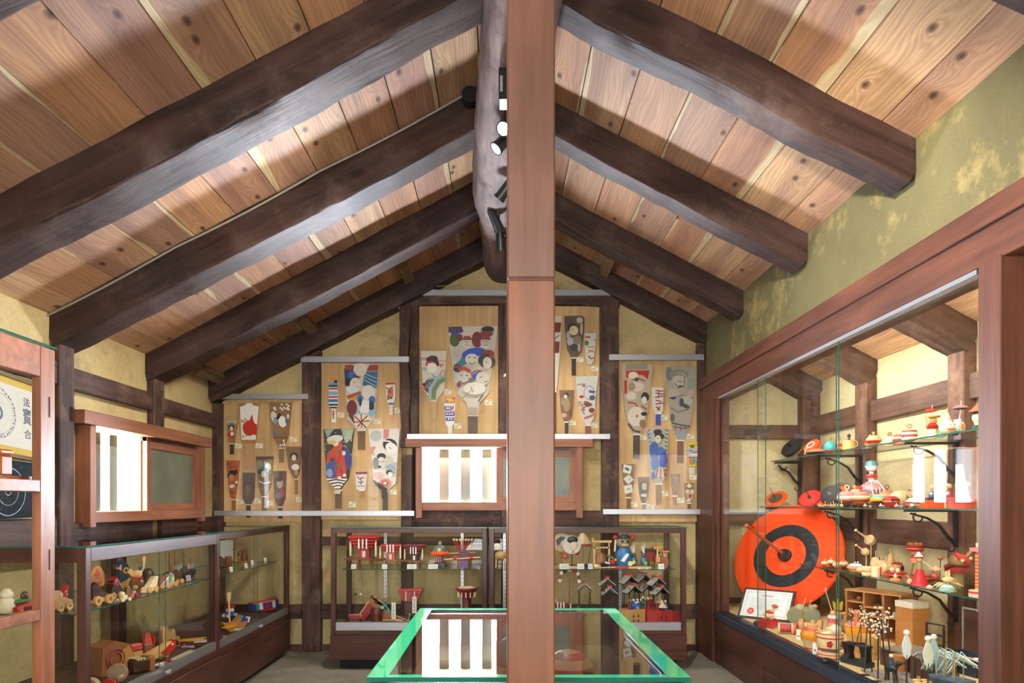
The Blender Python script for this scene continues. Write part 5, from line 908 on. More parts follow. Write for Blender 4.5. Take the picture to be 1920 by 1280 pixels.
toy('carved_fish', 'long red and cream carved fish lying across the left case floor', 'toy', lc(292, -1.96, ZF1), [('body', Z_('#d8b070', [(-14, 1), (-6, 0), (12, 7), (13, 11), (9, 12), (-10, 5)], 4)), ('fin', Z_('R', [(2, 5), (12, 12.4), (14, 11), (13, 7), (8, 3)], 4.4)), ('eye', E('V', .8, (10.6, -2.3, 9.6)))], 62)
toy('carved_drum', 'brown carved block with a gold side, bottom of the left case', 'toy', lc(262, -1.92, ZF1), [('block', Bx('D', 12, 9, 9, bev=1.5)), ('face', Bx('#a06a34', 4, 9.4, 9.2, (5.5, 0, .2), bev=.6)), ('stripe', *[Bx('I', .8, 9.6, 1, (-4+2*k, 0, 8.4)) for k in range(3)])], 62)
toy('mini_cars', 'row of tiny blue and white painted carts near the case track', 'toy', lc(290, -1.88, ZF1), [('body', Bx('L', 12, 3.5, 2, (0, 0, 1.2), bev=.5)), ('stripe', Bx('V', 11, 3.6, .8, (0, 0, 2.4)), Bx('R', 2, 3.7, .8, (-4, 0, 2.4)))]+wheels(1, .8, 4.5, 2, 'V', 'B'), 65)
toy('mini_cars', 'tiny yellow blocky cart further back on the left case floor', 'toy', lc(305, -1.96, ZF1), [('body', Bx('Y', 3, 2.2, 2.4, (0, 0, 1)))]+wheels(.9, .8, 2.4, 1.6), 65)
toy('mini_cars', 'tiny orange and brown cart next to the steel track', 'toy', lc(304, -1.86, ZF1), [('body', Bx('O', 8, 3, 2, (0, 0, 1), bev=.5), Bx('A', 3, 3.1, 2.8, (4, 0, 1)))]+wheels(.9, .8, 3, 1.8), 65)
toy('paper_strip', 'pale folded paper lying along the track of the left case', 'paper', lc(345, -1.87, ZF1), [('sheet', Bx('#c9c4a0', 30, 6, .3), Bx('#b9b48c', 30, 1.4, .5, (0, 2.6, 0)))], 90)
# items in the far left case (z from the column and chosen X)
ZS2 = .795; ZF2 = .364
SK = .85
toy('rock_tableau', 'dark rocky tableau with tiny people and masts, near end of the far case shelf', 'toy', lc(338, -2.12, ZS2), [('rock', *[E('#3d3430', (q_.uniform(3, 6), 4, q_.uniform(3, 6)), (x, q_.uniform(-3, 3), 3)) for x in range(-12, 13, 4)]), ('figure', *[L([(1.4, 6, c), (.8, 10)], c, (x, -2, 0), n=7) for x, c in ((-10, 'P'), (-6, 'L'), (-2, 'W'), (3, 'B'), (7, 'C'), (11, 'L'))]), ('mast', *[Bx('M', .8, .8, 16, (x, 2, 4)) for x in (-10, -4, 7)])], 80)
toy('oar_bundle', 'flat bundle of thin yellow sticks at near end of far case floor', 'toy', lc(352, -2.1, ZF2), [('stick', *[Bx('Y', 16+2*(k % 3), .5, .6, (k*.7, -4+k*1.3, .2+.4*(k % 2)), rz_(-6+3*k)) for k in range(7)])], 20)
toy('pebble_row', 'pale twisted log slab lying in front of the yellow sticks', 'toy', lc(318, -2.1, ZF2), [('slab', E('W', (11, 3, 1.6), (0, 0, 2)), E('W', (4, 2.4, 1.4), (4, 0, 4)), Bx('D', 2.4, 4, 3, (8, 0, .6)))], 30)
for px_, lb_ in ((352, 'small stack of white and pink striped sticks, left one'), (376, 'small stack of white and pink striped sticks, right one')):
    toy('stick_raft', lb_, 'toy', lc(px_, -1.98, ZF2), [('stick', *[Bx(('V', 'P', 'V')[k % 3], 9, .8, .6, (0, -2+k, .8+.8*(k % 2))) for k in range(5)]), ('block', Bx('D', 4, 4, .9))], 20)
SK = .8
for k, (px, X_, lb) in enumerate(((409, -2.0, 'caption card at the near end of the far left case'), (434, -1.93, 'caption card left of the red seated figure'), (462, -1.93, 'caption card near the middle door edge, lower'), (474, -1.98, 'caption card right beside the middle door edge'), (498, -1.97, 'caption card in front of the twig boat'))): stand_card('white '+lb, lc(px, X_, ZS2), 60, 3.4, 4.2)
toy('wall_notice', 'white blank paper sheet standing at back of the far left case', 'paper', lc(425, -2.32, ZS2), [('sheet', Bx('#c9cdc9', 13, .2, 20, (0, 0, 2), rx(-4)))], 30)
toy('wall_notice', 'white paper with orange print standing in the far left case', 'paper', lc(463, -2.3, ZS2), [('sheet', Bx('V', 11, .2, 15, (0, 0, 4), rx(-4))), ('print', Bx('#d97a5c', 1, .4, 14, (-5, 0, 4.4), rx(-4)), Bx('#d97a5c', 4, .4, 1.4, (3, -.6, 13), rx(-4)), Bx('#d97a5c', 3, .4, 1.2, (1, -.5, 10), rx(-4)), E('W', (2.4, .3, 2), (0, -.9, 15)))], 30)
toy('twig_boat', 'dugout boat with a dry twig tree at far end of left shelf', 'toy', lc(499, -2.12, ZS2), [('hull', Z_('W', [(-10, 5), (-8, 1.5), (-4, 0), (4, 0), (9, 4), (10, 6)], 5)), ('twig', Rd('W', [(4, 0, 4), (4.4, 0, 16)], .7), *[Rd('W', [(4.2, 0, 12), (4.2+7*math.cos(a), 3*math.sin(a*2), 16+5*math.sin(a))], .3) for a in (.1, .6, 1.1, 1.7, 2.3, 2.9)])], 50)
toy('twig_boat', 'small twig bush and pale bowl behind the red seated figure', 'toy', lc(446, -2.2, ZS2), [('bowl', L([(2, 0), (4.5, 3), (5, 5)], 'W', (3, 0, 0))), ('twig', Rd('W', [(-2, 0, 0), (-2, 0, 12)], .5), *[Rd('#b89a4c', [(-2, 0, 10), (-2+6*math.cos(a), 2*math.sin(a*2), 13+4*math.sin(a))], .35) for a in (.1, .7, 1.4, 2.1, 2.9)])], 50)
toy('carved_couple', 'dark red seated figure in a carved chair, far left case shelf', 'figurine', lc(458, -2.08, ZS2), [('body', L([(3, 3, '#7c2a20'), (3.6, 6), (2, 12)], '#7c2a20')), ('head', E('M', 2, (0, 0, 13.6))), ('leg', *[Rd('W', [(s_*1.6, 0, 0), (s_*.6, 0, 6)], .7) for s_ in (-1, 1)])], 40)
toy('carved_couple', 'pair of dark brown houses-like blocks, near end of far left shelf', 'figurine', lc(420, -2.08, ZS2), [('block', Bx('D', 7, 5, 9, (-4, 0, 0)), Bx('M', 5, 5, 11, (4, 0, 0))), ('cap', Z_('D', [(-8, 9), (0, 9), (-4, 12)], 5.6))], 40)
toy('striped_boat', 'toy boat striped in blue, white, red and purple', 'toy boat', lc(492, -2.02, ZF2+.02), [('hull', *[Z_(c, [(-15+4.3*i, 1+(.0 if i else 1)), (-10.7+4.3*i, 1), (-12.4+4.3*i+1, 8.5), (-16.8+4.3*i+1, 8.5)], 7) for i, c in enumerate(('#2a3f9c', 'T', 'V', '#4a2f8c', 'R', '#4a2f8c', 'V', '#2a3f9c'))]), ('gunwale', Bx('R', 34, 7.6, .9, (1, 0, 8.6)), Bx('V', 30, 7.8, .5, (0, 0, 8.1))), ('sled', Z_('R', [(-4, -1.6), (18, -1.6), (16, .8), (-2, .8)], 5)), ('stern', Bx('#b35a3c', 8, 6, 1, (14, 0, 10.4), ry(-8)))], 62)
toy('blue_cube', 'small blue and white striped block beside the striped boat', 'toy', lc(457, -1.98, ZF2+.0), [('block', Bx('#2038b0', 5, 4, 5, (0, 0, 0), ry(20)), Bx('V', 2, 4.2, 5.2, (3.6, 0, .4), ry(20)))], 62)
toy('dugout_canoe', 'wooden dugout canoe with blue tips and a tall upright paddle', 'toy boat', lc(434, -2.02, ZF2), [('hull', Z_('#b58548', [(-14, 7), (-9, 1), (-3, 0), (5, 0), (12, 8), (9, 9), (3, 4), (-7, 4)], 6)), ('tip', Z_('#2f9cc8', [(9, 5.6), (12, 8.2), (9.4, 9.2), (7.4, 6.6)], 6.3)), ('paddle', Rd('N', [(-2, 0, 4), (-3, 0, 27)], .8), Z_('N', [(-4.6, 24), (-1.6, 24), (-1, 32), (-5.4, 32)], 1.2))], 62)
toy('dugout_canoe', 'smaller plain dugout with yellow oars near the steel track', 'toy boat', lc(440, -1.93, ZF2), [('hull', Z_('#a87a44', [(-12, 4), (-7, 0), (6, 0), (13, 6), (10, 6.4), (3, 3), (-6, 3)], 5)), ('oar', *[Bx('Y', 12, .6, .8, (-6, y, 4), ry(-6)) for y in (-3, 0, 3)])], 62)
toy('white_plane', 'tiny white winged toy near the steel track, far left case', 'toy', lc(448, -1.87, ZF2), [('wing', Bx('V', 14, 2, .5, (0, 0, 2.6))), ('body', Bx('V', 2, 8, 2, (0, 0, 1.4)), E('K', .8, (0, -3.8, 3))), ('wheel', L([(1, -.4), (1, .4)], 'K', (0, -2, 1), rx(90)))], 70)
toy('red_wagon', 'little red wagon with white wheels behind the canoe paddle', 'toy', lc(431, -2.2, ZF2+.001), [('body', Bx('R', 9, 5, 2.4, (0, 0, 9)), Bx('B', 8, 5, 4, (0, 0, 1)), Bx('V', 6, 5, 3, (0, 0, 5.4)))]+wheels(1.6, 1, 4.8, 3, 'V', 'K'), 60)
toy('pebble_row', 'row of tiny wooden crumbs and shells beside the far track', 'toy', lc(428, -1.88, ZF2), [('piece', *[E(c, .9, (x, 0, .9), n=7, k=4) for x, c in ((-5, 'W'), (-2.4, 'P'), (0, 'M'), (2.4, 'W'), (5, 'V'))])], 70)
SK = 1.0
# ================================================================ BACK CASES
SZ = .768; FZ = .317
def bk(px, z, Y=5.36): return onx(px, Y, z)
toy('festival_float', 'tall red festival float with stacked cushions and long white tassels, leftmost', 'toy float', bk(684, SZ), mikoshi(25, '#c4262a', '#b01c24', '#8a5230', 4), 0)
toy('festival_float', 'festival float with a flaring red striped roof, second on left shelf', 'toy float', bk(733, SZ), mikoshi(20, '#b53038', '#d8402c', '#8c6038', 3), 4)
toy('festival_float', 'dull maroon cushion-roofed float on long poles, third on left shelf', 'toy float', bk(778, SZ), mikoshi(18, '#7e2630', '#3c2420', '#8a6a44', 4), -6)
toy('domed_shrine', 'small round shrine with blue dome, orange rim and gold finial', 'toy', bk(825, SZ), [('base', Bx('#20403c', 10, 8, 4.4, bev=.3)), ('drum', L([(4.8, 4.4), (4.4, 11), (5.4, 12)], '#4a3f44'), *[Bx('P', .7, .5, 5, (4.7*math.cos(a), 4.7*math.sin(a), 5.4), rz_(math.degrees(a)+90)) for a in [-.4-.45*k for k in range(6)]]), ('roof', L([(8.2, 11.4, 'O'), (8.6, 12.6, 'O'), (6.6, 14.6, '#5c6c80'), (5.2, 17.4), (2.6, 19.6), (.1, 20)], '#5c6c80')), ('finial', E('#c9a050', (1.6, 1.6, 2), (0, 0, 21.4))), ('crest', E('#d8c080', (1.8, .5, 1.8), (0, -6.0, 16)))], 0, .9)
toy('festival_float', 'red float bristling with white and red plumes, right end of left shelf', 'toy float', bk(868, SZ), [('cart', Bx('#8c2a34', 9, 7, 6, (0, 0, 0)), Bx('#3050b0', 5, 7.3, 3.4, (.6, 0, 1.4))), ('pole', Rd('I', [(-15, -3, 6.6), (14, -3, 8.4)], .5), Rd('I', [(-12, 3, 11), (10, 3, 12)], .5)), ('shrine', Bx('#702430', 8, 6, 6, (1, 0, 7)), Bx('#504048', 11, 8, 1, (1, 0, 13)), E('R', (4, 1.6, 1.6), (-6, -2, 7.6), ry(-15)), E('R', (3.4, 1.6, 1.6), (7, -2, 7.8))), ('plume', *[Rd('#c83a28', [(x*.6, y, 13), (x*1.15, y, 21)], .5) for x, y in ((-6, 0), (-4, -2), (-2, 1), (0, -2), (2, 1), (4, -2), (6, 0))], *[E('I', 1.1, (x*1.2, y, 22.2), n=8, k=5) for x, y in ((-6, 0), (-4, -2), (-2, 1), (0, -2), (2, 1), (4, -2), (6, 0))])], 0, 1.0)
for px, w_, lb in ((663, 4, 'beside the tall tasselled float'), (721, 4, 'below the striped-roof float'), (772, 7.5, 'below the maroon float'), (812, 7.5, 'left of the blue-domed shrine')): stand_card('white caption card '+lb, bk(px, SZ, 5.24), 0, w_, 3.6)
# floor of the left back case
toy('festival_float', 'small red and white rolled float on a teal block, low left corner', 'toy float', bk(666, FZ, 5.24), [('block', Bx('#1f7f82', 11, 7, 1.8)), ('body', Bx('#6a2026', 8, 5, 5, (0, 0, 1.8))), ('roll', *[L([(1.6, -3.4, c), (1.6, 3.4)], c, (x, 0, 8.4), rx(90)) for x, c in ((-3.4, '#9c2a30'), (-.9, '#9c2a30'), (1.6, '#9c2a30'), (4, '#9c2a30'))], *[L([(1.75, -.7), (1.75, .7)], 'I', (x, -1, 8.4), rx(90)) for x in (-3.4, -.9, 1.6, 4)])], 0, .95)
toy('tilted_ladder_toy', 'tilted red and wood framed ladder toy behind the teal block float', 'toy', bk(690, FZ, 5.40), [('frame', Bx('W', 4, 4, 1, (0, 0, 0)), Rd('W', [(-4, 0, 1), (6, 0, 16)], .7), Rd('W', [(-8, 0, 5), (2, 0, 19)], .7)), ('panel', Bx('#a02c34', 5, 2, 14, (-5, 0, 3), ry(36))), ('crown', *[E(c, 1, (-8+x, 0, 21+z), n=7, k=4) for x, z, c in ((0, 0, 'S'), (2, 2, 'V'), (4, 1, 'S'), (-2, 2, 'K'), (6, 0, 'C'))])])
toy('drum_stand', 'brown pedestal with a tilted striped banner of red, cyan and black', 'toy', bk(706, FZ, 5.3), [('pedestal', L([(4.6, 0), (4.6, 9), (5.2, 9.4), (4, 14)], '#5a2418'), Bx('M', 7, 5, 3, (0, 0, 14), ry(20))), ('banner', *[Bx(c, 1.3, 3, 10, (3+i*1.5, 0, 16-i*1.0), ry(-45)) for i, c in enumerate(('K', 'A', 'K', 'A', 'W', '#30a0b8'))]), ('ornament', *[E('#b07a3c', (2, 1.6, 1.6), (x, 0, z)) for x, z in ((-4, 20), (-1, 22), (-3, 17), (1, 19))], E('#80c090', 1.6, (5, -2, 14)))])
toy('shrine_gate', 'square red trapezoid float roof on dark stand, left of the table corner', 'toy float', bk(771, FZ, 5.38), [('roof', Z_('#9c2a2e', [(-7, 22), (7, 22), (11, 31), (-11, 31)], 14), Bx('#c04044', 22, 15, 1.6, (0, 0, 31), bev=.6), *[Bx('I', 1, 14.4, 9, (x, 0, 22)) for x in (-4, 4)]), ('body', Bx('#4a2420', 11, 9, 14, (0, 0, 8))), ('stand', Bx('#2c2426', 18, 12, 3, (0, 0, 5)), *[Bx('#2c2426', 1.6, 1.6, 5, (sx*7, sy*4, 0)) for sx in (-1, 1) for sy in (-1, 1)]), ('pole', Rd('M', [(-16, -5, 6), (16, -5, 7)], .8))], 0, .85)
for px, Y, lb in ((738, 5.28, 'upright paper slip with brush writing by the striped banner'), (777, 5.26, 'upright paper slip with brush writing in front of red roof')):
    toy('paper_slip', lb, 'paper', bk(px, FZ, Y), [('slip', Bx('V', 3.4, .15, 13, (0, 0, 5 if px < 760 else 10))), ('support', Rd('A', [(0, .2, 0), (0, .2, 8 if px < 760 else 12)], .2)), ('writing', *[Bx('K', q_.uniform(.8, 1.8), .1, .35, (q_.uniform(-.3, .3), -.12, (5 if px < 760 else 10)+1.4+i*.95), ry(q_.uniform(-35, 35))) for i in range(11)])])
toy('festival_float', 'small maroon bowl-shaped float with cream top near the back case corner', 'toy float', bk(875, FZ, 5.36), [('roof', L([(3.6, 20), (6, 24), (9, 28), (8.2, 29)], '#8c2830', n=12), *[Bx('I', .9, .4, 7, (7*math.cos(a), 7*math.sin(a), 21.6)) for a in [i*.52 for i in range(12)]], E('I', (7.6, 7.6, 1.4), (0, 0, 28.6))), ('body', L([(5, 0), (5, 8), (3.6, 10), (3.6, 20)], '#6a2428', n=10))])
toy('wooden_cart', 'low plain wooden cart with log beams beside the brown pedestal', 'toy', bk(732, FZ, 5.36), [('deck', *[Rd('W', [(-11, y, 3.4+.6*(y % 2)), (11, y, 3.2)], .8) for y in (-4, -2, 0, 2, 4)]), ('block', Bx('#a87038', 9, 7, 5, (-3, 0, 4.6)))]+wheels(1.8, 1, 8, 5))
toy('wooden_plank', 'pale orange wooden tray on the floor of left back case', 'tray', bk(690, FZ, 5.22), [('tray', Bx('#b87c3c', 15, 6, 1.2)), ('rim', Bx('#c89050', 15.4, .6, 1.8, (0, -3, 0)))])
toy('wooden_plank', 'light stick frame with a blue bead near table corner', 'toy', bk(757, FZ, 5.32), [('stick', Rd('W', [(-9, 0, 8), (7, 0, 2)], .4), Rd('W', [(-10, 0, 1), (8, 0, 3)], .5), Rd('W', [(4, 0, 3), (5, 0, 9)], .5)), ('bead', E('L', 1.3, (3, -3, 2.4)))])
stand_card('white caption card flat-lying before the brush slip', bk(729, FZ, 5.18), 0, 6, 2.4)
# right back case, shelf
toy('round_fan', 'round fan with an inked warrior face on a short stick, left one', 'fan', bk(1054, SZ, 5.38), [('disc', L([(7.6, -.3), (7.6, .3)], '#c9b091', (0, 0, 20), rx(90), 24)), ('face', Z_('#2c3038', [(-4, 17), (-5, 22), (-1, 25), (3, 24), (0, 20)], .9), E('#d8c8b0', (3, .6, 3), (1.4, -.3, 19)), Z_('A', [(1, 14), (5, 13.4), (4, 16)], .9)), ('stick', Rd('M', [(0, 0, 1), (0, 0, 13)], .4)), ('charm', E('#d05a5c', (2.6, 1.6, 2.2), (2.6, -1, 9)), E('#c8806c', 1.3, (-6, -1, 12)), E('#c8806c', 1.3, (-6, -1, 9.4))), ('stand', Bx('W', 7, 4, 1.4))])
toy('round_fan', 'round fan with a pale face turned left, front one', 'fan', bk(1072, SZ, 5.30), [('disc', L([(7.4, -.3), (7.4, .3)], '#d6cfc4', (0, 0, 18.6), rx(90), 24)), ('face', E('K', (4.4, .6, 3), (.6, -.3, 22.6)), E('#e4d0b8', (3.4, .7, 4.2), (1.6, -.3, 18)), Z_('#9ec4c8', [(4, 13), (6.6, 18), (6, 14)], .9), Z_('R', [(0, 12.4), (2.4, 12.2), (1, 14)], .9)), ('stick', Rd('D', [(0, 0, 1), (0, 0, 11.4)], .45)), ('stand', Bx('#d8a888', 8, 5, 1.6))])
toy('cone_hanging_toy', 'cone-shaped wooden top hat toy hanging above a navy box', 'toy', bk(1093, SZ, 5.38), [('cone', L([(6.4, 17, '#b0584c'), (7, 19, '#dcc09c'), (4, 24), (.2, 29.4)], '#dcc09c')), ('stem', Rd('M', [(0, 0, 1.8), (0, 0, 17)], .25), Rd('K', [(4, 0, 1.8), (7, 0, 18)], .25)), ('charm', E('#d84a4c', (2.2, 1.6, 2.4), (-5, -1, 12)), E('W', (1.2, 1.2, 1.8), (8, 0, 22))), ('box', Bx('#24306c', 8, 5, 2.4))])
toy('miniature_gate', 'pale wooden miniature shrine gate with a loaded cart before it', 'toy', bk(1128, SZ, 5.34), [('post', Bx('#dcae72', 1.4, 1.2, 20, (-6, 0, 0)), Bx('#dcae72', 1.4, 1.2, 20, (6, 0, 0))), ('lintel', Bx('#dcae72', 16, 1.6, 1.8, (0, 0, 20)), Bx('#dcae72', 13, 1.2, 1.4, (0, 0, 15.4)), Bx('#5a4028', 3, 1.4, 1.2, (0, 0, 17.8)))])
toy('festival_cart', 'dome-topped cart with blue and red bundles before the miniature gate', 'toy float', bk(1134, SZ, 5.24), [('dome', L([(4, 5), (4.2, 9), (3, 12), (.1, 13)], 'M', (-3, 0, 0))), ('load', E('#3048a0', (4, 2, 1.4), (2, -1, 4), ry(20)), E('V', (4, 2, .9), (1, -1.2, 5), ry(20)), E('R', (1.8, 1.8, 2.2), (6, 0, 5.4)), E('#4a7a60', (4, 1.6, 1.2), (5, 1, 9), ry(30)), E('Y', (1.4, 1.2, 1.2), (8.4, 1, 7)), E('N', (3, 2, 1.6), (-6, -1, 2.4))), ('axle', Rd('W', [(-8, -2, 1), (8, -2, 1.4)], .6))])
toy('guardian_figure', 'stout blue-robed figure with broad painted face and red ear tassels', 'figurine', bk(1170, SZ, 5.34), [('body', L([(5.6, 1.6, '#2c74ac'), (6.6, 6), (6, 12), (4, 16)], '#2c74ac')), ('head', E('#9c9274', (6.2, 5.4, 5), (0, 0, 20))), ('face', E('V', (3.4, .6, .7), (0, -5.2, 18.4)), E('K', (1, .6, 1), (-2.2, -4.8, 21.2)), E('K', (1, .6, 1), (2.2, -4.8, 21.2)), E('#b04038', (3.6, .7, .5), (0, -5.1, 17.2))), ('hat', E('#3a4044', (5, 4.6, 3), (0, 0, 24)), Rd('V', [(0, 0, 26), (0, 0, 29)], .3)), ('tassel', E('R', (1.8, 1.2, 2), (-7, 0, 24)), E('R', (1.8, 1.2, 2), (7, 0, 23.6))), ('sash', Z_('V', [(-4, 6), (1, 12), (3, 11), (-1, 5)], 13)), ('banner', Rd('M', [(-8, -2, 1), (-7, -2, 14)], .3), Z_('V', [(-8, 13), (-6.6, 13), (-6, 25), (-7.4, 25)], .5)), ('base', Bx('R', 20, 9, 1.6, (0, -1, 0))), ('drum', L([(2, -.8), (2, .8)], '#e0d890', (4, -5, 3.8), rx(90)))])
toy('feathered_riders', 'pair of small blue riders with white feathers on a pale board', 'figurine', bk(1198, SZ, 5.32), [('board', Bx('W', 18, 8, 1.4)), ('rider', *[E('#4a6c8c', (3, 2.2, 3.6), (x, 0, 5.4)) for x in (-4, 4)], *[E('#3c4a54', 1.8, (x, 0, 9.6)) for x in (-4, 4)]), ('feather', *[Rd('V', [(x, 0, 10), (x+d, 0, 19+d)], .3, .5) for x in (-4, 4) for d in (-2, -.8, .6)]), ('drum', E('#c8d040', (1.4, 1, 1.8), (-4.4, -2.4, 4.4)), E('#60c050', (1.4, 1, 1.8), (5, -2.4, 3.6)), E('R', (1.2, 1, .8), (-4, 0, 11.4)), E('R', (1.2, 1, .8), (4, 0, 11.2)))])
toy('model_junk', 'small dark red ship model with a mast on the right case shelf', 'toy boat', bk(1216, SZ, 5.38), [('hull', Z_('#8c2a28', [(-5, 11), (-3, 5), (4, 5), (6, 11), (2, 12)], 5), Z_('#4a3428', [(-6, 12), (-4, 10.4), (9, 11), (9, 12.4), (3, 15), (-4, 15)], 4)), ('mast', Rd('S', [(6, 0, 12), (6, 0, 23)], .3)), ('stand', Rd('#6a5a48', [(0, 0, 0), (0, 0, 6)], .8))])
toy('tiny_stage', 'tiny orange-lidded house-like toy at right end of shelf', 'toy', bk(1235, SZ, 5.30), [('lid', Bx('#e0943c', 8, 6, 1.8, (-1, 0, 15.4), bev=.5)), ('body', *[Bx('#7c4a30', 1, 4, 9, (x, 0, 0)) for x in (-3, 1.4)], Bx('C', 5, 3, 4, (-1, 0, 5)), Bx('M', 3.4, 3.4, 9, (3.6, 0, 0))), ('column', Rd('I', [(-1, 0, 9), (-1, 0, 15.4)], .6))])
toy('tiny_stage', 'smaller orange-lidded jar toy at the very end of the shelf', 'toy', bk(1247, SZ, 5.36), [('lid', Bx('#e0943c', 6, 5, 1.4, (0, 0, 12), bev=.4)), ('jar', L([(2.4, 0), (3, 4), (2.2, 8), (2.4, 12)], '#b08870', n=10))])
for px, w_, lb in ((1058, 7.4, 'below the warrior fan'), (1089, 5.4, 'on the navy box side'), (1107, 3.6, 'between navy box and miniature gate'), (1206, 8, 'lying before the feathered riders'), (1240, 4.6, 'beside the orange-lidded toys')): stand_card('white caption card '+lb, bk(px, SZ, 5.22), 0, w_, 1.2 if px == 1206 else 4.2)
# right back case, floor
toy('flower_stand', 'wreath-topped flower toy with white pompoms and green leaves', 'toy', bk(1068, FZ, 5.36), [('base', Bx('#8c7858', 16, 9, 5, bev=1)), ('stem', Rd('#a06858', [(0, 0, 5), (0, 0, 36)], .5)), ('wreath', *[E(c, 1.7, (8*math.cos(a), 0, 36+7*math.sin(a)), n=8, k=5) for a, c in ((1.57, 'V'), (.6, 'V'), (2.5, 'V'), (-.3, 'V'), (3.4, 'V'), (1.0, '#b03a40'), (2.1, 'D'))], Rd('#7c3a30', [(8*math.cos(a), 0, 36+7*math.sin(a)) for a in [-.4+.42*i for i in range(10)]], .4)), ('leaf', Z_('#1f7c60', [(-3, 5), (-1, 17), (-4.6, 13)], .5), Z_('#1f7c60', [(6, 6), (8.4, 16), (5, 12)], .5), Z_('#c8d8d4', [(-6, 13), (-13, 22), (-8, 12)], .5), Rd('C', [(-6, -2, 5), (-9, -2, 14)], .4))])
toy('canopy_float', 'single-roofed float with dried plants, left of the double roofs', 'toy float', bk(1096, FZ, 5.36), canopy_float(33, '#3a3040', 1, None, ('#c9b078', '#5c4c80', 'V')))
toy('canopy_float', 'slim double-roofed float with white flowers in front of the dark post', 'toy float', bk(1143, FZ, 5.30), canopy_float(38, '#7a5a30', 2, None, ('#2f6a4c', '#c9b078', 'V')), s=.92)
toy('canopy_float', 'double-roofed float on a tan box with a blue wave', 'toy float', bk(1185, FZ, 5.32), canopy_float(37, 'W', 2, '#c09a5c', ('A', 'B', 'V'))+[('wave', L([(5, 15.4, '#2c64b8'), (2, 18), (.1, 20.6)], '#2c64b8', (1, -4, 0), n=7), E('V', (2, 1, 1), (1, -5, 18)))], 24)
toy('canopy_float', 'double-roofed float on a red lettered box, left of the last one', 'toy float', bk(1212, FZ, 5.42), canopy_float(37, 'R', 2, '#a83434', ('G', 'A', 'A'))+[('flower', E('V', 1.2, (-8, -3, 19)), E('V', 1.2, (-6, -3, 21)), E('G', 1.6, (-6, -3, 17)))], 24)
toy('canopy_float', 'double-roofed float on the largest red lettered box, rightmost', 'toy float', bk(1237, FZ, 5.28), canopy_float(36, 'R', 2, '#b03838', ('A', '#7a3040', 'B'))+[('hat', L([(4.4, 14.8, '#c8bca0'), (1.4, 18), (.1, 21)], '#c8bca0', (0, -3, 0))), ('fin', Z_('#9c2c30', [(10, 0), (17, 0), (19, 11), (10, 6)], 6))], 24)
toy('name_plate', 'white plate with blue-black printed characters before the red lettered box', 'sign', bk(1205, FZ, 5.17), [('plate', Bx('V', 8, .3, 3.4)), ('print', *[Bx('#28405c', .9, .1, 1.7, (-3+1.35*i, -.2, .9)) for i in range(5)], *[Bx('V', .4, .1, .5, (-3+1.35*i, -.28, 1.4)) for i in range(5)])])
toy('festival_float', 'partly hidden dark red float right beside the square pillar', 'toy float', bk(1050, FZ, 5.3), mikoshi(20, '#7c2028', '#5a1c20', '#3c2820', 2))
# between the cases, in the narrow strip left of the pillar
toy('brown_animal_toy', 'tan jointed animal toy on the shelf just left of the pillar', 'toy', bk(937, SZ, 5.34), [('body', E('W', (5, 3, 3.4), (1, 0, 10))), ('leg', *[Rd('W', [(x, 0, 0), (x*.8, 0, 9)], .9) for x in (-3, 4)]), ('head', E('W', 2.6, (-2, 0, 17)))])
# ================================================================ TABLE CONTENTS
for k, (x, y, lb, c1) in enumerate(((.25, 2.48, 'red and cream patterned round toy bowl under the table glass', '#b8342c'), (.06, 2.75, 'glossy black dome with red rings under the table glass', 'K'))):
    toy('lacquer_dome', lb, 'bowl', (x, y, .62), [('dome', L([(8.5, 0, c1), (9.5, 3, c1), (9, 6, '#d8a888' if k == 0 else 'K'), (7, 9, c1), (4, 11, '#d8a888' if k == 0 else 'A'), (.1, 12, c1)], c1, n=26))])
toy('lacquer_dome', 'low dark lacquer dish with gold rings under the table glass', 'bowl', (.20, 2.24, .62), [('dome', L([(6, 0, 'K'), (7, 2, 'K'), (6, 4, '#8c7440'), (5.6, 4.4, 'K'), (3, 5.6, '#8c7440'), (2.6, 5.8, 'K'), (.1, 6.4, 'K')], 'K', n=24))])
toy('lacquer_dome', 'pale cream turned bowl under the left half of the table glass', 'bowl', (-.10, 2.12, .62), [('dome', L([(4, 0, 'W'), (8, 4, 'I'), (8.6, 7, 'W'), (8, 7.2, 'R')], 'W', n=24))])
r = thing('edge_reflection', 'thin bright reflection line built along the right inner edge of table glass', 'rod', (.458, 2.2, .786)); b = MB(); b.tube([(0, .27, .002), (.004, -.27, .002)], .0018, 'alu'); b.build('rod', r)  # bright reflection line on the glass, modelled as a thin metal tube
# ================================================================ ALCOVE CONTENTS
# big disc top
n_ = Vector((-.713, -.558, .413)).normalized()
q = n_.to_track_quat('Z', 'Y')
r = thing('giant_spinner', 'giant orange disc top with a black ring, leaning in the alcove', 'spinning top', (2.25, 5.27, .865)); r.rotation_mode = 'QUATERNION'; r.rotation_quaternion = q
simple('disc_orange', '#f24a10', .55, 0, .25); simple('disc_black', '#20262a', .4, 0, .3)
b = MB(); b.lathe([(.10, -.03, 'disc_orange'), (.435, -.022), (.448, -.004), (.44, .008), (.265, .0135, 'disc_black'), (.165, .0145, 'disc_orange'), (.03, .015)], 'disc_orange', None, 72); b.build('disc', r)
b = MB(); b.lathe([(.055, .012), (.05, .03), (.042, .034), (.046, .046), (.035, .055), (.038, .064), (.028, .075), (.01, .076)], 'disc_black', None, 30); b.build('hub', r)
b = MB(); b.tube([(0, 0, .07), (0, 0, .60)], .012, '#d8602a', n=10); b.tube([(0, 0, .59), (0, 0, .615)], .014, '#c85a2a', n=8); b.tube([(-.02, 0, .56), (.03, 0, .57)], .002, 'K', n=5); b.build('axle', r)
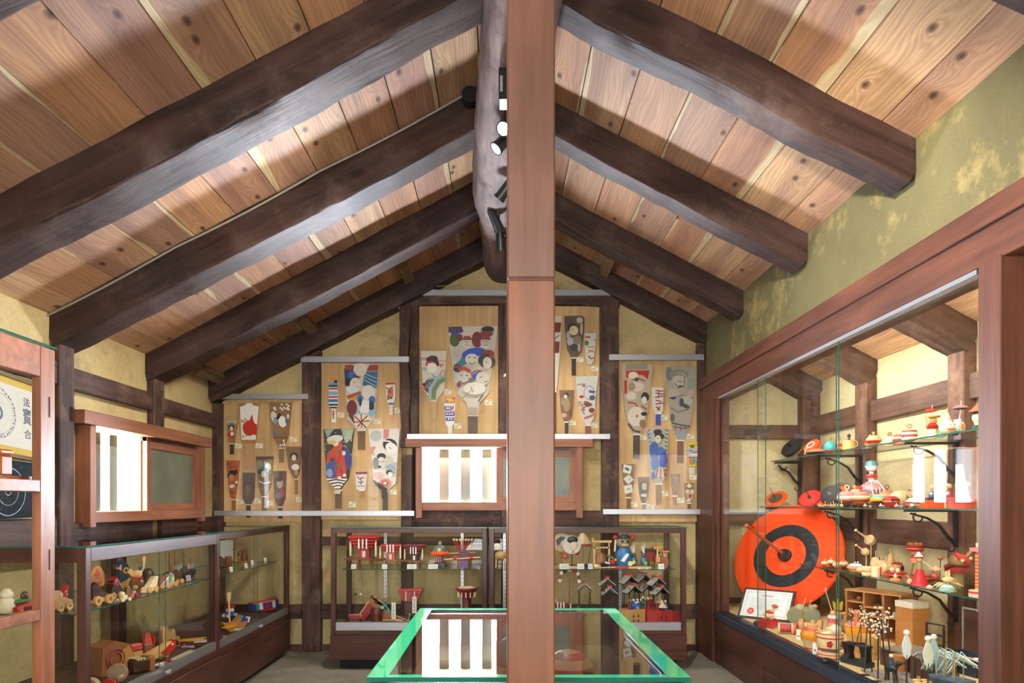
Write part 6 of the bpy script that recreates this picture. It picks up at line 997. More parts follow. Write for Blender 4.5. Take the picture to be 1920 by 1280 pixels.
r = thing('certificate', 'framed certificate with red seal leaning in front of the giant top', 'certificate', (1.93, 4.93, .421)); r.rotation_euler = R(-38, 0, -40)
b = MB(); b.box(-.19, .19, 0, .018, 0, .27, '#3a2624', bev=.003); b.build('frame', r); b = MB(); b.box(-.172, .172, -.002, .001, .02, .25, '#dfe6e6'); b.build('sheet', r)
b = MB(); b.box(-.155, .155, -.0028, -.002, .036, .038, 'S'); b.box(-.155, .155, -.0028, -.002, .232, .234, 'S'); b.box(-.155, -.153, -.0028, -.002, .036, .234, 'S'); b.box(.153, .155, -.0028, -.002, .036, .234, 'S'); b.box(-.04, .04, -.0028, -.002, .198, .212, '#e0a0a0')
for k in range(7): b.box(-.12, .12-.02*(k % 3), -.0028, -.002, .175-k*.014, .177-k*.014, 'S')
b.build('print', r); b = MB(); b.lathe([(.0001, .0), (.026, .0)], '#d84a3c', T_((-.10, -.0032, .065)) @ rx(90), 20, cap=False); b.lathe([(.0001, .0), (.010, .0)], '#e8988c', T_((-.10, -.0038, .065)) @ rx(90), 12, cap=False); b.build('seal', r)
Z1, Z2, Z3, ZA = 1.648, 1.255, .82, .42
def tilt(name, label, pos, parts, rot, cat='spinning top', s=1): return toy(name, label, cat, pos, parts, rot=rot, s=s)
# top shelf
tilt('tilted_spinner', 'black-rimmed tan disc top tilted at the left end of top shelf', (2.42, 5.50, Z1+.075), [('disc', L([(8.5, 0, '#a87844'), (9.2, 2, '#a87844'), (9.2, 2.1, 'K'), (9.4, 4.6, 'K'), (8, 5, 'K'), (.1, 5.2, 'K')], 'K', n=28)), ('peg', L([(1.2, 5), (1.2, 9)], 'K'))], (0, -52, 20))
tilt('tilted_spinner', 'orange and white disc top wound with white cord on top shelf', (2.45, 5.22, Z1+.062), [('disc', L([(6, 0, 'V'), (7, 1.4, 'V'), (7, 1.6, 'O'), (6.6, 4, 'O'), (.1, 4.4, 'O')], 'O', n=24)), ('cord', ring('V', 3, .4, (0, 0, 4.8), rx(90)), Rd('V', [(-3, 0, 5), (-6, 0, 6), (-8, 2, 3)], .4))], (0, -50, 20))
toy('flat_spinner', 'flat reddish disc top with a looped cord knob on top shelf', 'spinning top', alc(1531, 2.45, Z1), [('disc', L([(2, .0, 'K'), (7, 2, '#3a3030'), (8.2, 3.4, '#c87a60'), (7, 4.6), (4, 6), (.1, 6.6)], '#c87a60', n=26)), ('knot', E('#b08440', 1.3, (0, 0, 7.6)), ring('#b08440', 1.6, .4, (-1.8, 0, 8.4)))], s=.95)
toy('ball_spinner', 'teal ball top with a red band underneath', 'spinning top', alc(1557, 2.42, Z1), [('ball', L([(1, 0, 'R'), (3.4, 1.2, 'R'), (4.2, 2.4, 'T'), (4.6, 5), (3.8, 7.6), (2, 9)], 'T', n=22)), ('cord_loop', ring('#b08440', 2, .5, (0, 0, 10)))])
toy('ball_spinner', 'cream and red striped round top with a rope loop, behind teal ball', 'spinning top', alc(1571, 2.54, Z1), [('ball', L([(1.5, 0, 'W'), (4, 2, 'R'), (4.8, 4, 'W'), (4.8, 6, 'R'), (4.2, 8, 'W'), (2, 10)], 'W', n=22)), ('cord_loop', ring('#b08440', 2.2, .6, (0, 0, 11.4)))])
toy('barrel_spinner', 'plain yellow wood barrel top with a knob and white cord', 'spinning top', alc(1592, 2.45, Z1), [('barrel', L([(3.8, 0), (4.3, .6), (4.3, 6.2), (3.6, 7.6), (1.2, 8)], '#d6a458', n=24)), ('knob', L([(.9, 8), (.7, 10), (1.5, 11), (.2, 12.6)], 'D', n=10)), ('cord', ring('V', 2.4, .25, (3.6, 0, 5.4)))])
toy('flat_charms', 'flat red, blue and purple pieces lying between the tops', 'toy', alc(1612, 2.44, Z1), [('piece', L([(2.8, 0, 'R'), (2.8, .6)], 'R', (0, 0, 0)), L([(2.4, 0, '#3a4aa0'), (2.4, .6)], '#3a4aa0', (0, 5, 0)), L([(2.4, 0, 'T'), (2.4, .6)], 'T', (0, -6, 0)), L([(2, 0, 'V'), (2, .5)], 'V', (0, -11, 0)))])
toy('round_spinner', 'red and cream striped top with dolls-head peg by the near post', 'spinning top', alc(1638, 2.42, Z1), round_top(4.6, 7.4, ['W', 'R', 'W', 'W'], 'W'))
toy('round_spinner', 'navy and orange top standing behind the red and cream one', 'spinning top', alc(1631, 2.54, Z1), round_top(3.6, 8, ['O', 'W', 'R', '#2c3060'], 'W'))
toy('round_spinner', 'pale peach cone-shaped top with small ring handle', 'spinning top', alc(1668, 2.50, Z1), [('body', L([(3, 0), (3.8, 2), (3, 4.6), (1.2, 6.4)], 'I', n=20)), ('ring_handle', ring('#b08450', 1.2, .4, (0, 0, 7.8)))])
toy('barrel_spinner', 'cream barrel top with two broad red bands', 'spinning top', alc(1687, 2.52, Z1), [('barrel', L([(3, 0, 'R'), (3.9, 1, 'I'), (4, 2.2, 'R'), (4, 4, 'I'), (4, 5.4, 'R'), (3.4, 6.8, 'C')], 'I', n=22))])
toy('barrel_spinner', 'large red and cream banded barrel top with ring handle', 'spinning top', alc(1705, 2.42, Z1), [('barrel', L([(2.2, 0, 'R'), (3.8, 1, 'I'), (4.2, 2.6, 'R'), (4.2, 4, 'I'), (4.2, 5.4, 'R'), (3.8, 6.6, 'I'), (1, 7.6, 'W')], 'I', n=24)), ('ring_handle', ring('#b08450', 1.1, .4, (0, 0, 9.2)))])
toy('ring_peg', 'small pale wooden ring on a peg beside the large banded barrel', 'toy', alc(1724, 2.42, Z1), [('ring', ring('I', 1.3, .5, (0, 0, 1.8), rz_(60))), ('peg', Rd('I', [(0, 1.4, 1.8), (0, 4.6, 1.6)], .4))])
toy('flat_charms', 'thin pastel discs lying under the pale peach top', 'toy', alc(1663, 2.38, Z1), [('piece', L([(2.4, 0, 'L'), (2.4, .4)], 'L', (0, 0, 0)), L([(2.4, 0, 'I'), (2.4, .4)], 'I', (0, -5.4, 0)))])
toy('balancing_doll', 'doll balancing two stacked red and green spinning plates', 'figurine', alc(1748, 2.46, Z1), [('body', L([(2.4, 0, 'I'), (2.8, 2), (2, 6), (1.6, 8)], 'I', n=14)), ('coat', L([(2.2, 5.4, 'R'), (3, 7), (1.8, 8.6)], 'R', n=14)), ('head', E('C', 2, (.4, 0, 9.8))), ('plate', L([(.2, 11.2, 'W'), (3, 11.8, '#b5a04c'), (3.2, 12.6), (.3, 13)], 'W', (.8, 0, 0)), L([(.2, 14.6, 'R'), (2.6, 15, 'R'), (2.8, 16.4), (.2, 16.6)], 'R', (-.6, 0, 0))), ('rod', Rd('W', [(0, 0, 12), (0, 0, 18.6)], .2), Rd('W', [(-2, 0, 6), (-4, 0, 13)], .4)), ('hand_wheel', L([(3.2, -.6, 'I'), (3.4, 0, '#7cae98'), (3.2, .6)], '#7cae98', (2.6, -2.4, 3.4), rz_(-60) @ rx(90)))], s=1.05)
toy('round_faced_doll', 'round-faced doll with a pale cone hat between two wheels', 'figurine', alc(1777, 2.42, Z1), [('body', E('#f0cfa8', (4.2, 4, 3.8), (0, 0, 4.2))), ('face', E('#f4dcc0', (3, .8, 2), (-.4, -3.4, 5)), Rd('R', [(-2.6, -3.5, 3.3), (0, -4.2, 3), (2.6, -3.5, 3.3)], .2), E('K', .25, (-1.2, -4.1, 5.6)), E('K', .25, (.8, -4.1, 5.6))), ('hat', L([(2.4, 7.2, '#f0cfa8'), (2.2, 8.8), (1.6, 9.4), (.1, 13)], '#f0cfa8', n=16), E('C', (.7, .4, .7), (0, -2, 9))), ('side_roll', L([(2.4, -1.6), (2.6, 1.6)], 'A', (4, 1, 2.8), ry(90)))])
toy('umbrella_spinner', 'green-rimmed peach wheel with purple-pink umbrella spinning on a rod', 'toy', alc(1801, 2.40, Z1), [('wheel', L([(2.8, -1.1, '#7cae98'), (3.1, -.9), (3.1, .9, 'C'), (2.8, 1.1, 'I'), (1.6, 1.1, 'C'), (.6, 1.12, 'C')], '#7cae98', (0, 0, 3.1), rz_(30) @ rx(90))), ('rod', Rd('I', [(-1, 0, 5.6), (.2, 0, 12.6)], .22)), ('umbrella', L([(.4, 12.4, '#4a3a8c'), (2.2, 12.4), (3.8, 13, '#e07a6a'), (2.4, 14.2), (.2, 14.8)], '#e07a6a')), ('peg', Rd('I', [(.2, 0, 14.6), (.4, 0, 17)], .2))])
toy('hatted_doll', 'doll with red conical hat on dark green stand, by near stile', 'figurine', alc(1832, 2.38, Z1), [('stand', L([(1.8, 0), (1.8, 2.4)], '#2c4a40')), ('body', L([(1, 2.4, 'I'), (1.4, 4)], 'I')), ('head', E('#f0cfa8', (2.2, 2.2, 2.8), (0, 0, 6.2)), E('R', .5, (-.3, -2.1, 5.4)), E('K', (2, 2, 1.4), (0, .2, 8.2))), ('hat', L([(3.8, 9.2, '#d8684c'), (2, 10.8), (.2, 13)], '#d8684c', n=12))])
toy('notice_sheet', 'lilac printed caption sheet standing behind the umbrella spinner', 'card', alc(1795, 2.63, Z1), [('sheet', Bx('#b8a0b0', 6, .2, 12)), ('print', *[Bx('V', 4, .1, .25, (0, -.15, 2+1.1*i)) for i in range(8)])], 90)
# middle shelf
tilt('disc_spinner', 'orange rimmed disc top with dark stick, left end of middle shelf', (2.32, 5.62, Z2+.055), disc_top(9.6, 2.2, 'O', '#5c4440', 'K', 12), (25, -38, 0), s=1.0)
tilt('disc_spinner', 'red disc top with dark stick, second on middle shelf', (2.40, 5.17, Z2+.055), disc_top(9.0, 2.4, '#cc2420', '#c82c28', '#2a2a2c', 12), (25, -38, 0))
tilt('disc_spinner', 'black disc top with a glossy face and orange edge', (2.44, 4.92, Z2+.082), disc_top(8.0, 3, 'K', '#2c2c2e', 'S', 0), (20, -62, 10))
tilt('disc_spinner', 'dark ringed disc with an orange and green rim behind the black one', (2.56, 5.00, Z2+.09), [('disc', L([(3, 0, 'G'), (7.6, .4, 'G'), (8.2, 1.6, 'O'), (8.6, 2.6, 'K'), (8.8, 4.4, 'K'), (6.4, 4.6, 'O'), (5.6, 3, 'K')], 'K', n=28))], (20, -62, 10))
tilt('disc_spinner', 'small orange paddle-like piece behind the red disc top', (2.56, 5.28, Z2+.035), [('disc', L([(2, 0, 'O'), (5.6, .6, 'O'), (5.6, 2)], 'O'))], (30, -58, 0))
ORD = 'first second third fourth fifth sixth seventh eighth ninth tenth eleventh'.split(); CN = dict(N='pale', I='cream', W='tan', C='salmon', P='pink', V='white', R='red', S='grey')
def peg_toys(px0, px1, n, X_, z, cols, group, lab):
    for i in range(n):
        px = px0+(px1-px0)*i/(n-1); c = cols[i % len(cols)]; c2 = cols[(i*2+1) % len(cols)]; h = 2.0+.7*((i*7) % 3)
        o = toy('tiny_spinner', lab % (ORD[i], CN[c]), 'spinning top', alc(px, X_+.05*((i*5) % 3), z), [('body', L([(.2, 0, c), (1.1, .7), (1.3, 1.3, c2), (.5, 1.8)], c, n=10)), ('peg', L([(.25, 1.7), (.2, h), (.5, h+.1), (.3, h+.7)], 'N', n=7))], group=group)
peg_toys(1537, 1578, 9, 2.30, Z2, ['N', 'I', 'W', 'C'], 'tiny plain wooden tops on middle shelf', '%s tiny wooden top from the left in the row at the glass seam, %s body')
peg_toys(1622, 1720, 11, 2.28, Z2, ['P', 'V', 'R', 'S', 'C', 'R'], 'tiny coloured tops on middle shelf', '%s tiny painted top from the left along middle shelf front edge, %s body')
toy('round_spinner', 'pink, cream and red wide top with ring handle, behind the glass seam', 'spinning top', alc(1588, 2.42, Z2), round_top(7.2, 11, ['#7a5648', 'R', '#d8b8a8', '#e4d0c8', '#d87a78', 'P'], 'ring', 'N'))
toy('round_spinner', 'orange, cream and grey striped top with a red bead knob', 'spinning top', alc(1613, 2.32, Z2), round_top(6.2, 10.2, ['#8a5a48', 'O', '#7a6458', '#e0954c', 'I', '#d8673c', 'P'], 'R'))
toy('round_spinner', 'yellow-banded cream top behind the orange striped top', 'spinning top', alc(1602, 2.50, Z2), round_top(5.6, 11.6, ['I', 'I', 'Y', 'Y', 'W'], 'W'))
toy('gourd_spinner', 'largest pink, grey and yellow top with white cords', 'spinning top', alc(1634, 2.50, Z2), [('body', L([(3, 0, '#6c5058'), (6, 3, 'Y'), (7.4, 6, '#b08c84'), (7.6, 9, '#7c5c64'), (7.2, 12, 'P'), (6, 15, '#d87074'), (3, 17.4, 'V')], 'P', n=26)), ('neck', L([(2.2, 17, 'V'), (1.8, 19), (3.4, 20, 'R'), (3.6, 21.4, 'R'), (3, 22.4, '#8fb4b0')], 'V')), ('cord', *[Rd('V', [(x, -3, 18.4), (x*2.2, -7, 12), (x*1.3, -7.4, 6)], .35) for x in (-1.6, -.4, .8, 2)]) ,('bulb', L([(1.4, 22.4, 'V'), (1.2, 24, 'V'), (3, 25, 'V'), (4.2, 28, '#4f9098'), (3.2, 31), (.1, 32)], 'V', n=20))])
toy('round_spinner', 'oval pink-striped top leaning against the largest cord-wound top', 'spinning top', alc(1612, 2.58, Z2), round_top(6.6, 15.4, ['W', '#c8b0a8', '#d8b8b8', 'I', 'R'], None))
toy('round_spinner', 'yellow, teal and purple striped flat top', 'spinning top', alc(1649, 2.34, Z2), round_top(5.4, 8.2, ['#8c3a48', '#47305c', '#3c2840', 'Y', 'Y', 'T', 'W'], None))
toy('round_spinner', 'salmon ribbed top with ring handle behind yellow and purple top', 'spinning top', alc(1663, 2.52, Z2), round_top(5.2, 11, ['W', 'C', '#d8694c', 'C', '#d8694c'], 'ring', '#8a6038'))
toy('bowl_spinner', 'small glossy red open bowl top', 'spinning top', alc(1671, 2.34, Z2), [('body', L([(1, 0), (3.4, 1.6), (4.6, 3.6, 'I'), (4.7, 4, 'R'), (4.4, 5.4), (2.4, 7)], '#c02a28', n=22)), ('slot', Bx('D', 5, .4, 1.6, (0, -4.4, 3.8)))])
toy('peach_gourd', 'large peach-coloured pumpkin with green leaf on middle shelf', 'toy', alc(1693, 2.46, Z2), [('body', E('#e0a880', (7.4, 6, 5.4), (-1, 0, 5.4), n=22, k=12)), ('stem', L([(.8, 0), (.5, 1.4)], '#8a6038', (4, 0, 10))), ('leaf', Z_('#2c7a3c', [(-2, 4), (-1.2, 8), (1, 5)], 1, (0, -5.6, 0))), ('lobe', E('C', (3.6, 3, 2.2), (2, -4, 3)))])
toy('round_spinner', 'little red and white flat top beside the orange box', 'spinning top', alc(1712, 2.32, Z2), round_top(3.8, 5.6, ['C', 'V', 'R', 'V', 'V'], None))
toy('figure_box', 'square orange box with black lid pattern on middle shelf', 'box', alc(1747, 2.34, Z2), [('box', Bx('#e8521c', 10.5, 8, 4.6)), ('lid', Bx('K', 10.8, 8.3, 1.1, (0, 0, 4.6)), Bx('#c8a040', 2, 8.4, .9, (1, 0, 4.7)))], 78)
toy('figure_box', 'round red layered box on middle shelf', 'box', alc(1802, 2.36, Z2), [('box', L([(6.2, 0, '#c84c2c'), (6.3, 2.4), (6.5, 2.5, '#b82420'), (6.5, 5.2), (6, 5.6)], '#c84c2c', n=30))])
for px, c, lb, h in ((1748, '#4a6078', 'small drummer figure with pale round head on the orange box', 10), (1779, '#a83a48', 'figure with blond round head on the red box, left', 11), (1813, '#d04a50', 'figure with blond round head on the red box, right', 12)):
    x = alc(px, 2.38, 0); box_o = (2.36, 0); toy('seated_player', lb, 'figurine', (2.36, F*2.36/(px-CX), Z2+(.0575 if px < 1770 else .0565)), [('body', L([(1.8, 0, c), (2.2, 1.6), (1.2, h*.42)], c, n=12)), ('head', E('W', 1.6, (0, 0, h*.62))), ('drum', E('V', (1, .8, 1), (-1.6, -1.4, 2.4)))], s=.9)
# lowest shelf
toy('wooden_ladle', 'large pale wooden ladle gourd on a thin rod, top left', 'toy', alc(1633, 2.50, Z3), [('rod', Rd('N', [(0, 0, 1), (0, 0, 19)], .3)), ('bowl', L([(1.2, -3), (3.2, -1), (3.6, 2), (1.6, 4.4), (.7, 6.4), (.6, 15), (1, 15.6)], 'N', (0, 0, 21), rz_(20) @ ry(-62))), ('foot', L([(2.6, 0), (2.2, 1)], 'W'))])
toy('wooden_ladle', 'small pale wooden ladle gourd on a thin rod, lower left', 'toy', alc(1624, 2.44, Z3), [('rod', Rd('N', [(0, 0, 1), (0, 0, 12)], .3)), ('bowl', L([(1.2, -1.6), (2.5, 0), (2.5, 2), (1, 3.4), (.5, 5), (.4, 10), (.8, 10.4)], 'N', (0, 0, 13.4), rz_(20) @ ry(-60))), ('foot', L([(2, 0), (1.6, 1)], 'W'))])
for i, (px, X_, r_, c, lb) in enumerate(((1546, 2.36, 2.6, 'N', 'first pale round top with peg at the left of the lowest shelf'), (1558, 2.44, 2.8, 'I', 'second pale round top with peg on the lowest shelf'), (1568, 2.38, 2.6, 'N', 'third pale round top with peg on the lowest shelf'), (1582, 2.46, 3.2, 'I', 'pale top with orange band behind the mushroom dome'))):
    toy('round_spinner', lb, 'spinning top', alc(px, X_, Z3), round_top(r_, r_*1.6, ['W', c, c, 'C' if i == 3 else c], 'N'))
toy('mushroom_dome', 'pink and white striped dome with two white beads', 'toy', alc(1604, 2.40, Z3), [('dome', L([(3.6, 0, 'W'), (4.2, 1.4, 'W'), (5.4, 2.4, 'C'), (4.6, 4, 'V'), (3, 5.4, 'L'), (.1, 6.2)], 'C', n=22)), ('bead', E('V', .6, (-1, -1, 6.4)), E('V', .6, (1.2, -1, 6.4)))])
toy('round_spinner', 'pale round acorn top beside the pink striped dome', 'spinning top', alc(1614, 2.34, Z3), round_top(2.8, 4.6, ['W', 'N', 'I'], None))
toy('stacked_rings', 'stack of flat pale wooden rings under the small ladle', 'toy', alc(1626, 2.34, Z3), [('ring', *[L([(3+.3*(i % 2), i*1.2), (3.3, i*1.2+.5), (3, i*1.2+1.1)], ('N', 'I', 'W', 'N', 'I')[i]) for i in range(5)])])
toy('kokeshi_peg', 'pale oval doll with a dark blue side and peg', 'figurine', alc(1642, 2.52, Z3), [('body', L([(2.6, 0, 'N'), (3.6, 4), (3, 8.6), (1.6, 10)], 'N', n=18)), ('coat', E('#2c4a58', (3, 3.2, 3.8), (1.4, -.6, 6.2))), ('peg', Rd('N', [(0, 0, 9.6), (0, 0, 14.6)], .3))])
toy('kokeshi_peg', 'red-coated cylinder doll in front of the dark blue doll', 'figurine', alc(1642, 2.36, Z3), [('body', L([(2.6, 0, 'I'), (2.8, 6), (2.2, 6.6)], 'I', n=16)), ('coat', Bx('R', 2.4, 3, 6.2, (1.8, -.6, .3), bev=.6)), ('ear_disc', E('C', (.6, 1.8, 2.4), (2.8, -1.4, 3.2)))])
toy('kokeshi_peg', 'squat pale jar-shaped doll with flat cap and peg', 'figurine', alc(1652, 2.54, Z3), [('body', L([(2.6, 0, 'N'), (3.2, 3), (2.8, 7)], 'N', n=16)), ('cap', L([(3.4, 7), (3.2, 7.8), (1, 8.4)], 'I')), ('peg', Rd('N', [(0, 0, 8), (0, 0, 11.4)], .4))])
toy('gourd_figure', 'round pale gourd left of the tall bottle gourd', 'toy', alc(1661, 2.50, Z3), [('body', L([(2.6, 1.4), (3.6, 3.4), (3.4, 6), (2, 7.6)], 'N', n=16)), ('foot', L([(2, 0), (2.4, 1.5)], 'W')), ('peg', Rd('N', [(0, 0, 7.4), (0, 0, 12)], .2))])
toy('gourd_figure', 'tall bottle gourd with peg on the lowest shelf', 'toy', alc(1670, 2.52, Z3), [('body', L([(2.8, 1.4), (3.9, 4), (3.4, 7), (2, 9.6), (1.8, 12), (.9, 13.4)], '#d0a868', n=18)), ('foot', L([(2.4, 0), (2.7, 1.5)], 'W')), ('peg', Rd('W', [(0, 0, 13), (0, 0, 17)], .4))])
toy('kokeshi_peg', 'black-haired red doll head with a peg above red boat bowl', 'figurine', alc(1682, 2.50, Z3), [('body', L([(2.4, 0, 'N'), (3.2, 3, '#c88a60'), (3.2, 7, '#c88a60'), (2, 8.6, 'R')], 'N', n=16)), ('hair', E('K', (2.4, 2.6, 2.6), (1.3, -.9, 5.4))), ('cap', L([(2.9, 7.8), (3, 8.4), (.6, 9.2)], '#b03a34')), ('peg', Rd('W', [(0, 0, 9), (0, 0, 12.6)], .4))])
def boat_bowl(name, label, px, X_, s, c1, c2): toy(name, label, 'bowl', alc(px, X_, Z3), [('bowl', L([(3, 0, c2), (5.6, 1.4, c1), (7.4, 3.6, c1), (7.5, 3.7, 'I'), (7.7, 4.2, c1), (8, 6.4, 'I'), (7.6, 6.4, c1), (6, 4)], c1, n=26, M=Matrix.Scale(1.25, 4, (0, 1, 0))))], s=s)
boat_bowl('boat_bowl', 'red oval boat bowl with cream line, near middle post', 1680, 2.40, .74, '#b82a28', '#b82a28')
boat_bowl('boat_bowl', 'red and grey oval boat bowl behind the red bell', 1735, 2.48, .72, '#b04434', '#8c9078')
for px, X_, z, lb in ((1673, 2.40, 4.9, 'tiny pale-faced rider sitting in the red boat bowl, left'), (1683, 2.40, 4.9, 'tiny pale-faced rider sitting in the red boat bowl, right')):
    toy('tiny_rider', lb, 'figurine', alc(px, X_, Z3+.012), [('body', L([(.9, 0, 'N'), (1.2, 3)], 'N', n=8)), ('head', E('I', 1.4, (0, 0, 4.4), n=8, k=5))])
toy('low_spinner', 'low orange-red top with a tiny white-haired head, before the boat', 'toy', alc(1679, 2.33, Z3), [('base', L([(2.6, 0, 'C'), (3, 1), (2, 2)], 'O', n=16)), ('head', E('N', 1.1, (0, 0, 3)), E('V', .6, (0, 0, 4.2)))])
toy('shield_spinner', 'ribbed red-rimmed dish leaning beside the boat bowl', 'toy', alc(1700, 2.36, Z3+.022), [('dish', L([(.4, 0, 'R'), (2.8, .3, 'C'), (2.9, .8, 'M'), (1.6, .6), (.2, 1)], 'R', (0, 0, 0), rz_(-20) @ rx(75)))])
toy('ball_feet', 'small pale wooden ball with a dowel before the ribbed dish', 'toy', alc(1706, 2.33, Z3), [('ball', E('N', 1.6, (0, 0, 1.6))), ('dowel', Rd('N', [(0, 0, 2.6), (-1.6, 0, 5.6)], .3))])
toy('bell_doll', 'tall glossy red bell with a small capped head and ladle', 'figurine', alc(1724, 2.36, Z3), [('bell', L([(4.6, 0, '#d84050'), (4.5, .8, '#d8242c'), (3, 4), (1.8, 9, '#d8242c'), (1.6, 9.2, '#8c8c5c'), (1.4, 13)], '#d8242c', n=26)), ('head', E('W', 1.8, (0, 0, 14.6)), L([(2, 15.4, 'R'), (2.2, 16.2, 'V'), (.1, 19)], 'R', (-.4, 0, 0))), ('ladle', Rd('I', [(1, -1, 14), (8, -2, 8)], .3))])
toy('balance_tray', 'red tray of wooden beads balanced on a carved stand', 'toy', alc(1716, 2.52, Z3), [('stand', Rd('M', [(-3, 0, 0), (-.6, 0, 12)], .5), Rd('M', [(3, 0, 0), (.6, 0, 12)], .5)), ('figure', L([(2.2, 10, 'C'), (2.6, 13, 'R'), (1.4, 15, 'I')], 'C', n=12)), ('tray', L([(4, 17, '#b02c28'), (4.8, 18.6, 'I'), (4.9, 18.9, '#b02c28'), (5.2, 20.6), (4.7, 20.6), (4.4, 18.6)], '#b02c28', n=24), Rd('W', [(0, 0, 15), (0, 0, 17)], .4)), ('bead', *[E('#a86a3c', 1.2, (3.2*math.cos(a), 3.2*math.sin(a), 21.2), n=8, k=5) for a in [i*.9 for i in range(7)]])])
toy('parasol_spinner', 'little peach parasol on a peg above the grey-red boat bowl', 'toy', alc(1755, 2.46, Z3+.03), [('peg', Rd('W', [(0, 0, 0), (0, 0, 6)], .25), Rd('W', [(0, 0, 7.6), (0, 0, 9.4)], .2)), ('canopy', L([(3.4, 5.6), (3.2, 6.2), (1.2, 7.2), (.3, 8)], '#eab48c', n=18)), ('ball', E('#c8584c', 2, (-1, -1, 2)))])
toy('flying_beads', 'bead on a curled wire beside the red drum', 'toy', alc(1763, 2.60, Z3), [('bead', E('#a87c50', 1.5, (0, 0, 13.8))), ('wire', Rd('D', [(0, 0, 0), (0, 0, 12.6)], .2)), ('foot', L([(1.6, 0), (1.4, .8)], 'D'))])
toy('red_drum', 'wide red-rimmed drum carrying a brown round gourd', 'toy', alc(1795, 2.56, Z3), [('stand', L([(3.4, 0, '#8c8458'), (3.4, 6.6), (3.6, 7.6, 'D')], '#8c8458', n=20)), ('rim', L([(5.8, 7.6), (6.2, 8.4), (6.2, 10.2), (5.6, 10.4)], '#a02c30', n=26)), ('gourd', L([(2.6, 10.4), (4.4, 12), (4.6, 14.4), (3.4, 16.8), (.4, 17.6)], '#8f6c44', n=22)), ('fin', E('#7c2430', (2.6, 1.2, 1.4), (7, 0, 11)), E('#7c2430', (2.6, 1.2, 1.4), (-7, 0, 11)))], rz=15)
toy('red_insect', 'red long-bodied insect on wires above the brown gourd', 'toy', alc(1808, 2.42, Z3+.0), [('body', L([(.3, -4), (1.5, -2), (1.8, 1), (1.2, 4), (1, 4.6)], '#cc3a34', (-.4, 0, 17), rz_(-10) @ ry(-52))), ('antenna', Rd('W', [(.6, 0, 18.6), (3.6, 0, 22)], .25), Rd('W', [(1.4, 0, 18.4), (4.4, 0, 21.6)], .25)), ('eye', E('N', .9, (-2, -1.6, 16.4)), E('N', .9, (3.4, 0, 17.4))), ('wire', Rd('K', [(0, 0, 0), (-.2, 0, 15.6)], .15))])
toy('striped_pole', 'orange and red striped pole carrying a pinkish canoe shape', 'toy', alc(1833, 2.38, Z3+.032), [('pole', L([(1.1, i*.9, ('#e09a44', '#c8402c')[i % 2]) for i in range(21)], '#e09a44', n=14)), ('canoe', Z_('P', [(-7, 20.6), (-3, 18.8), (5, 18.8), (6, 20.4), (-6.4, 21.6)], 2)), ('peg', Rd('N', [(0, 0, 21), (.6, 0, 23)], .7))], 80)
toy('banded_box', 'round pale box with a bold red band, lower right shelf end', 'box', alc(1836, 2.36, Z3), [('box', L([(4.4, 0, '#d8c8a8'), (4.4, 1.7, '#c81c24'), (4.4, 2.9, '#d8c8a8'), (4.2, 3.2)], '#d8c8a8', n=28))])
toy('bamboo_insect', 'pale wooden insect with flat petal legs', 'toy', alc(1778, 2.40, Z3), [('body', E('N', (3, 2, 1.8), (0, 0, 5.2))), ('leg', *[Z_('N', [(x, 3.4), (x+s_*3.4, 2.2), (x+s_*5.4, 1.6), (x+s_*2, 3.8)], 1.2, (0, y, 0)) for s_, x in ((-1, -2), (1, 2)) for y in (-1.6, 1.2)]), ('ear', E('N', (.7, .4, 2), (-1, 0, 8.2)), E('N', (.7, .4, 2.2), (.4, 0, 8.4))), ('foot', Rd('N', [(0, 0, 0), (0, 0, 4)], .4))])
toy('turquoise_shell', 'turquoise striped shell dome with little feet', 'toy', alc(1776, 2.335, Z3), [('shell', L([(3.6, 0, '#7fb8ac'), (3.8, .8), (3, 2.6, '#c8dcc8'), (1.4, 3.6, '#4f98a0'), (.1, 3.9)], '#7fb8ac', n=22)), ('foot', *[E('C', (1, .9, .5), (3.4*math.cos(a), 3.4*math.sin(a), .5)) for a in (-2.6, -1.6, -.5)])])
toy('turquoise_shell', 'tiny turquoise and peach shell left of the bigger dome', 'toy', alc(1743, 2.33, Z3), [('shell', L([(1.8, 0, 'C'), (1.7, .7, 'I'), (.8, 1.6, '#2c8c9c'), (.1, 2.4)], 'C', n=14))])
toy('wooden_mug', 'olive wooden mug with ring handle below the drum', 'toy', alc(1790, 2.46, Z3), [('mug', L([(2.6, 0), (2.7, 5.6), (2.3, 5.6)], '#a09058', n=20)), ('handle', ring('#a09058', 1.4, .5, (-3.6, 0, 4)))])
# alcove floor, front to back
toy('ribbon_deer', 'little red and white animal on red wheels in front of certificate', 'toy', flo(1441, 1176, ZA), [('body', E('I', (4, 2, 2.4), (0, 0, 9)), E('#c83a34', (3, 2.1, 1.6), (.6, 0, 10.6))), ('neck', E('I', (1.6, 1.4, 3), (2.4, 0, 13))), ('head', E('#d05a4c', (2.4, 1.4, 1.4), (4, 0, 15))), ('leg', *[Rd('N', [(x, y, 2), (x*.8, y*.6, 8)], .6) for x in (-2.4, 2.4) for y in (-1.4, 1.4)]), ('wheel', *[L([(1, -.6, 'I'), (3.2, -.6, 'R'), (3.2, .6, 'I')], 'R', (x, y, 3.2), rx(90)) for x in (-3, 3) for y in (-3, 3)])], -35)
toy('mallet', 'small black mallet beside the red wheeled animal', 'toy', flo(1418, 1172, ZA), [('head', L([(1.6, -3), (1.6, 3)], '#2c3438', (0, 0, 1.8), rx(90))), ('handle', Rd('K', [(0, 0, 1.8), (8, 2, 1.8)], .5))], -30)
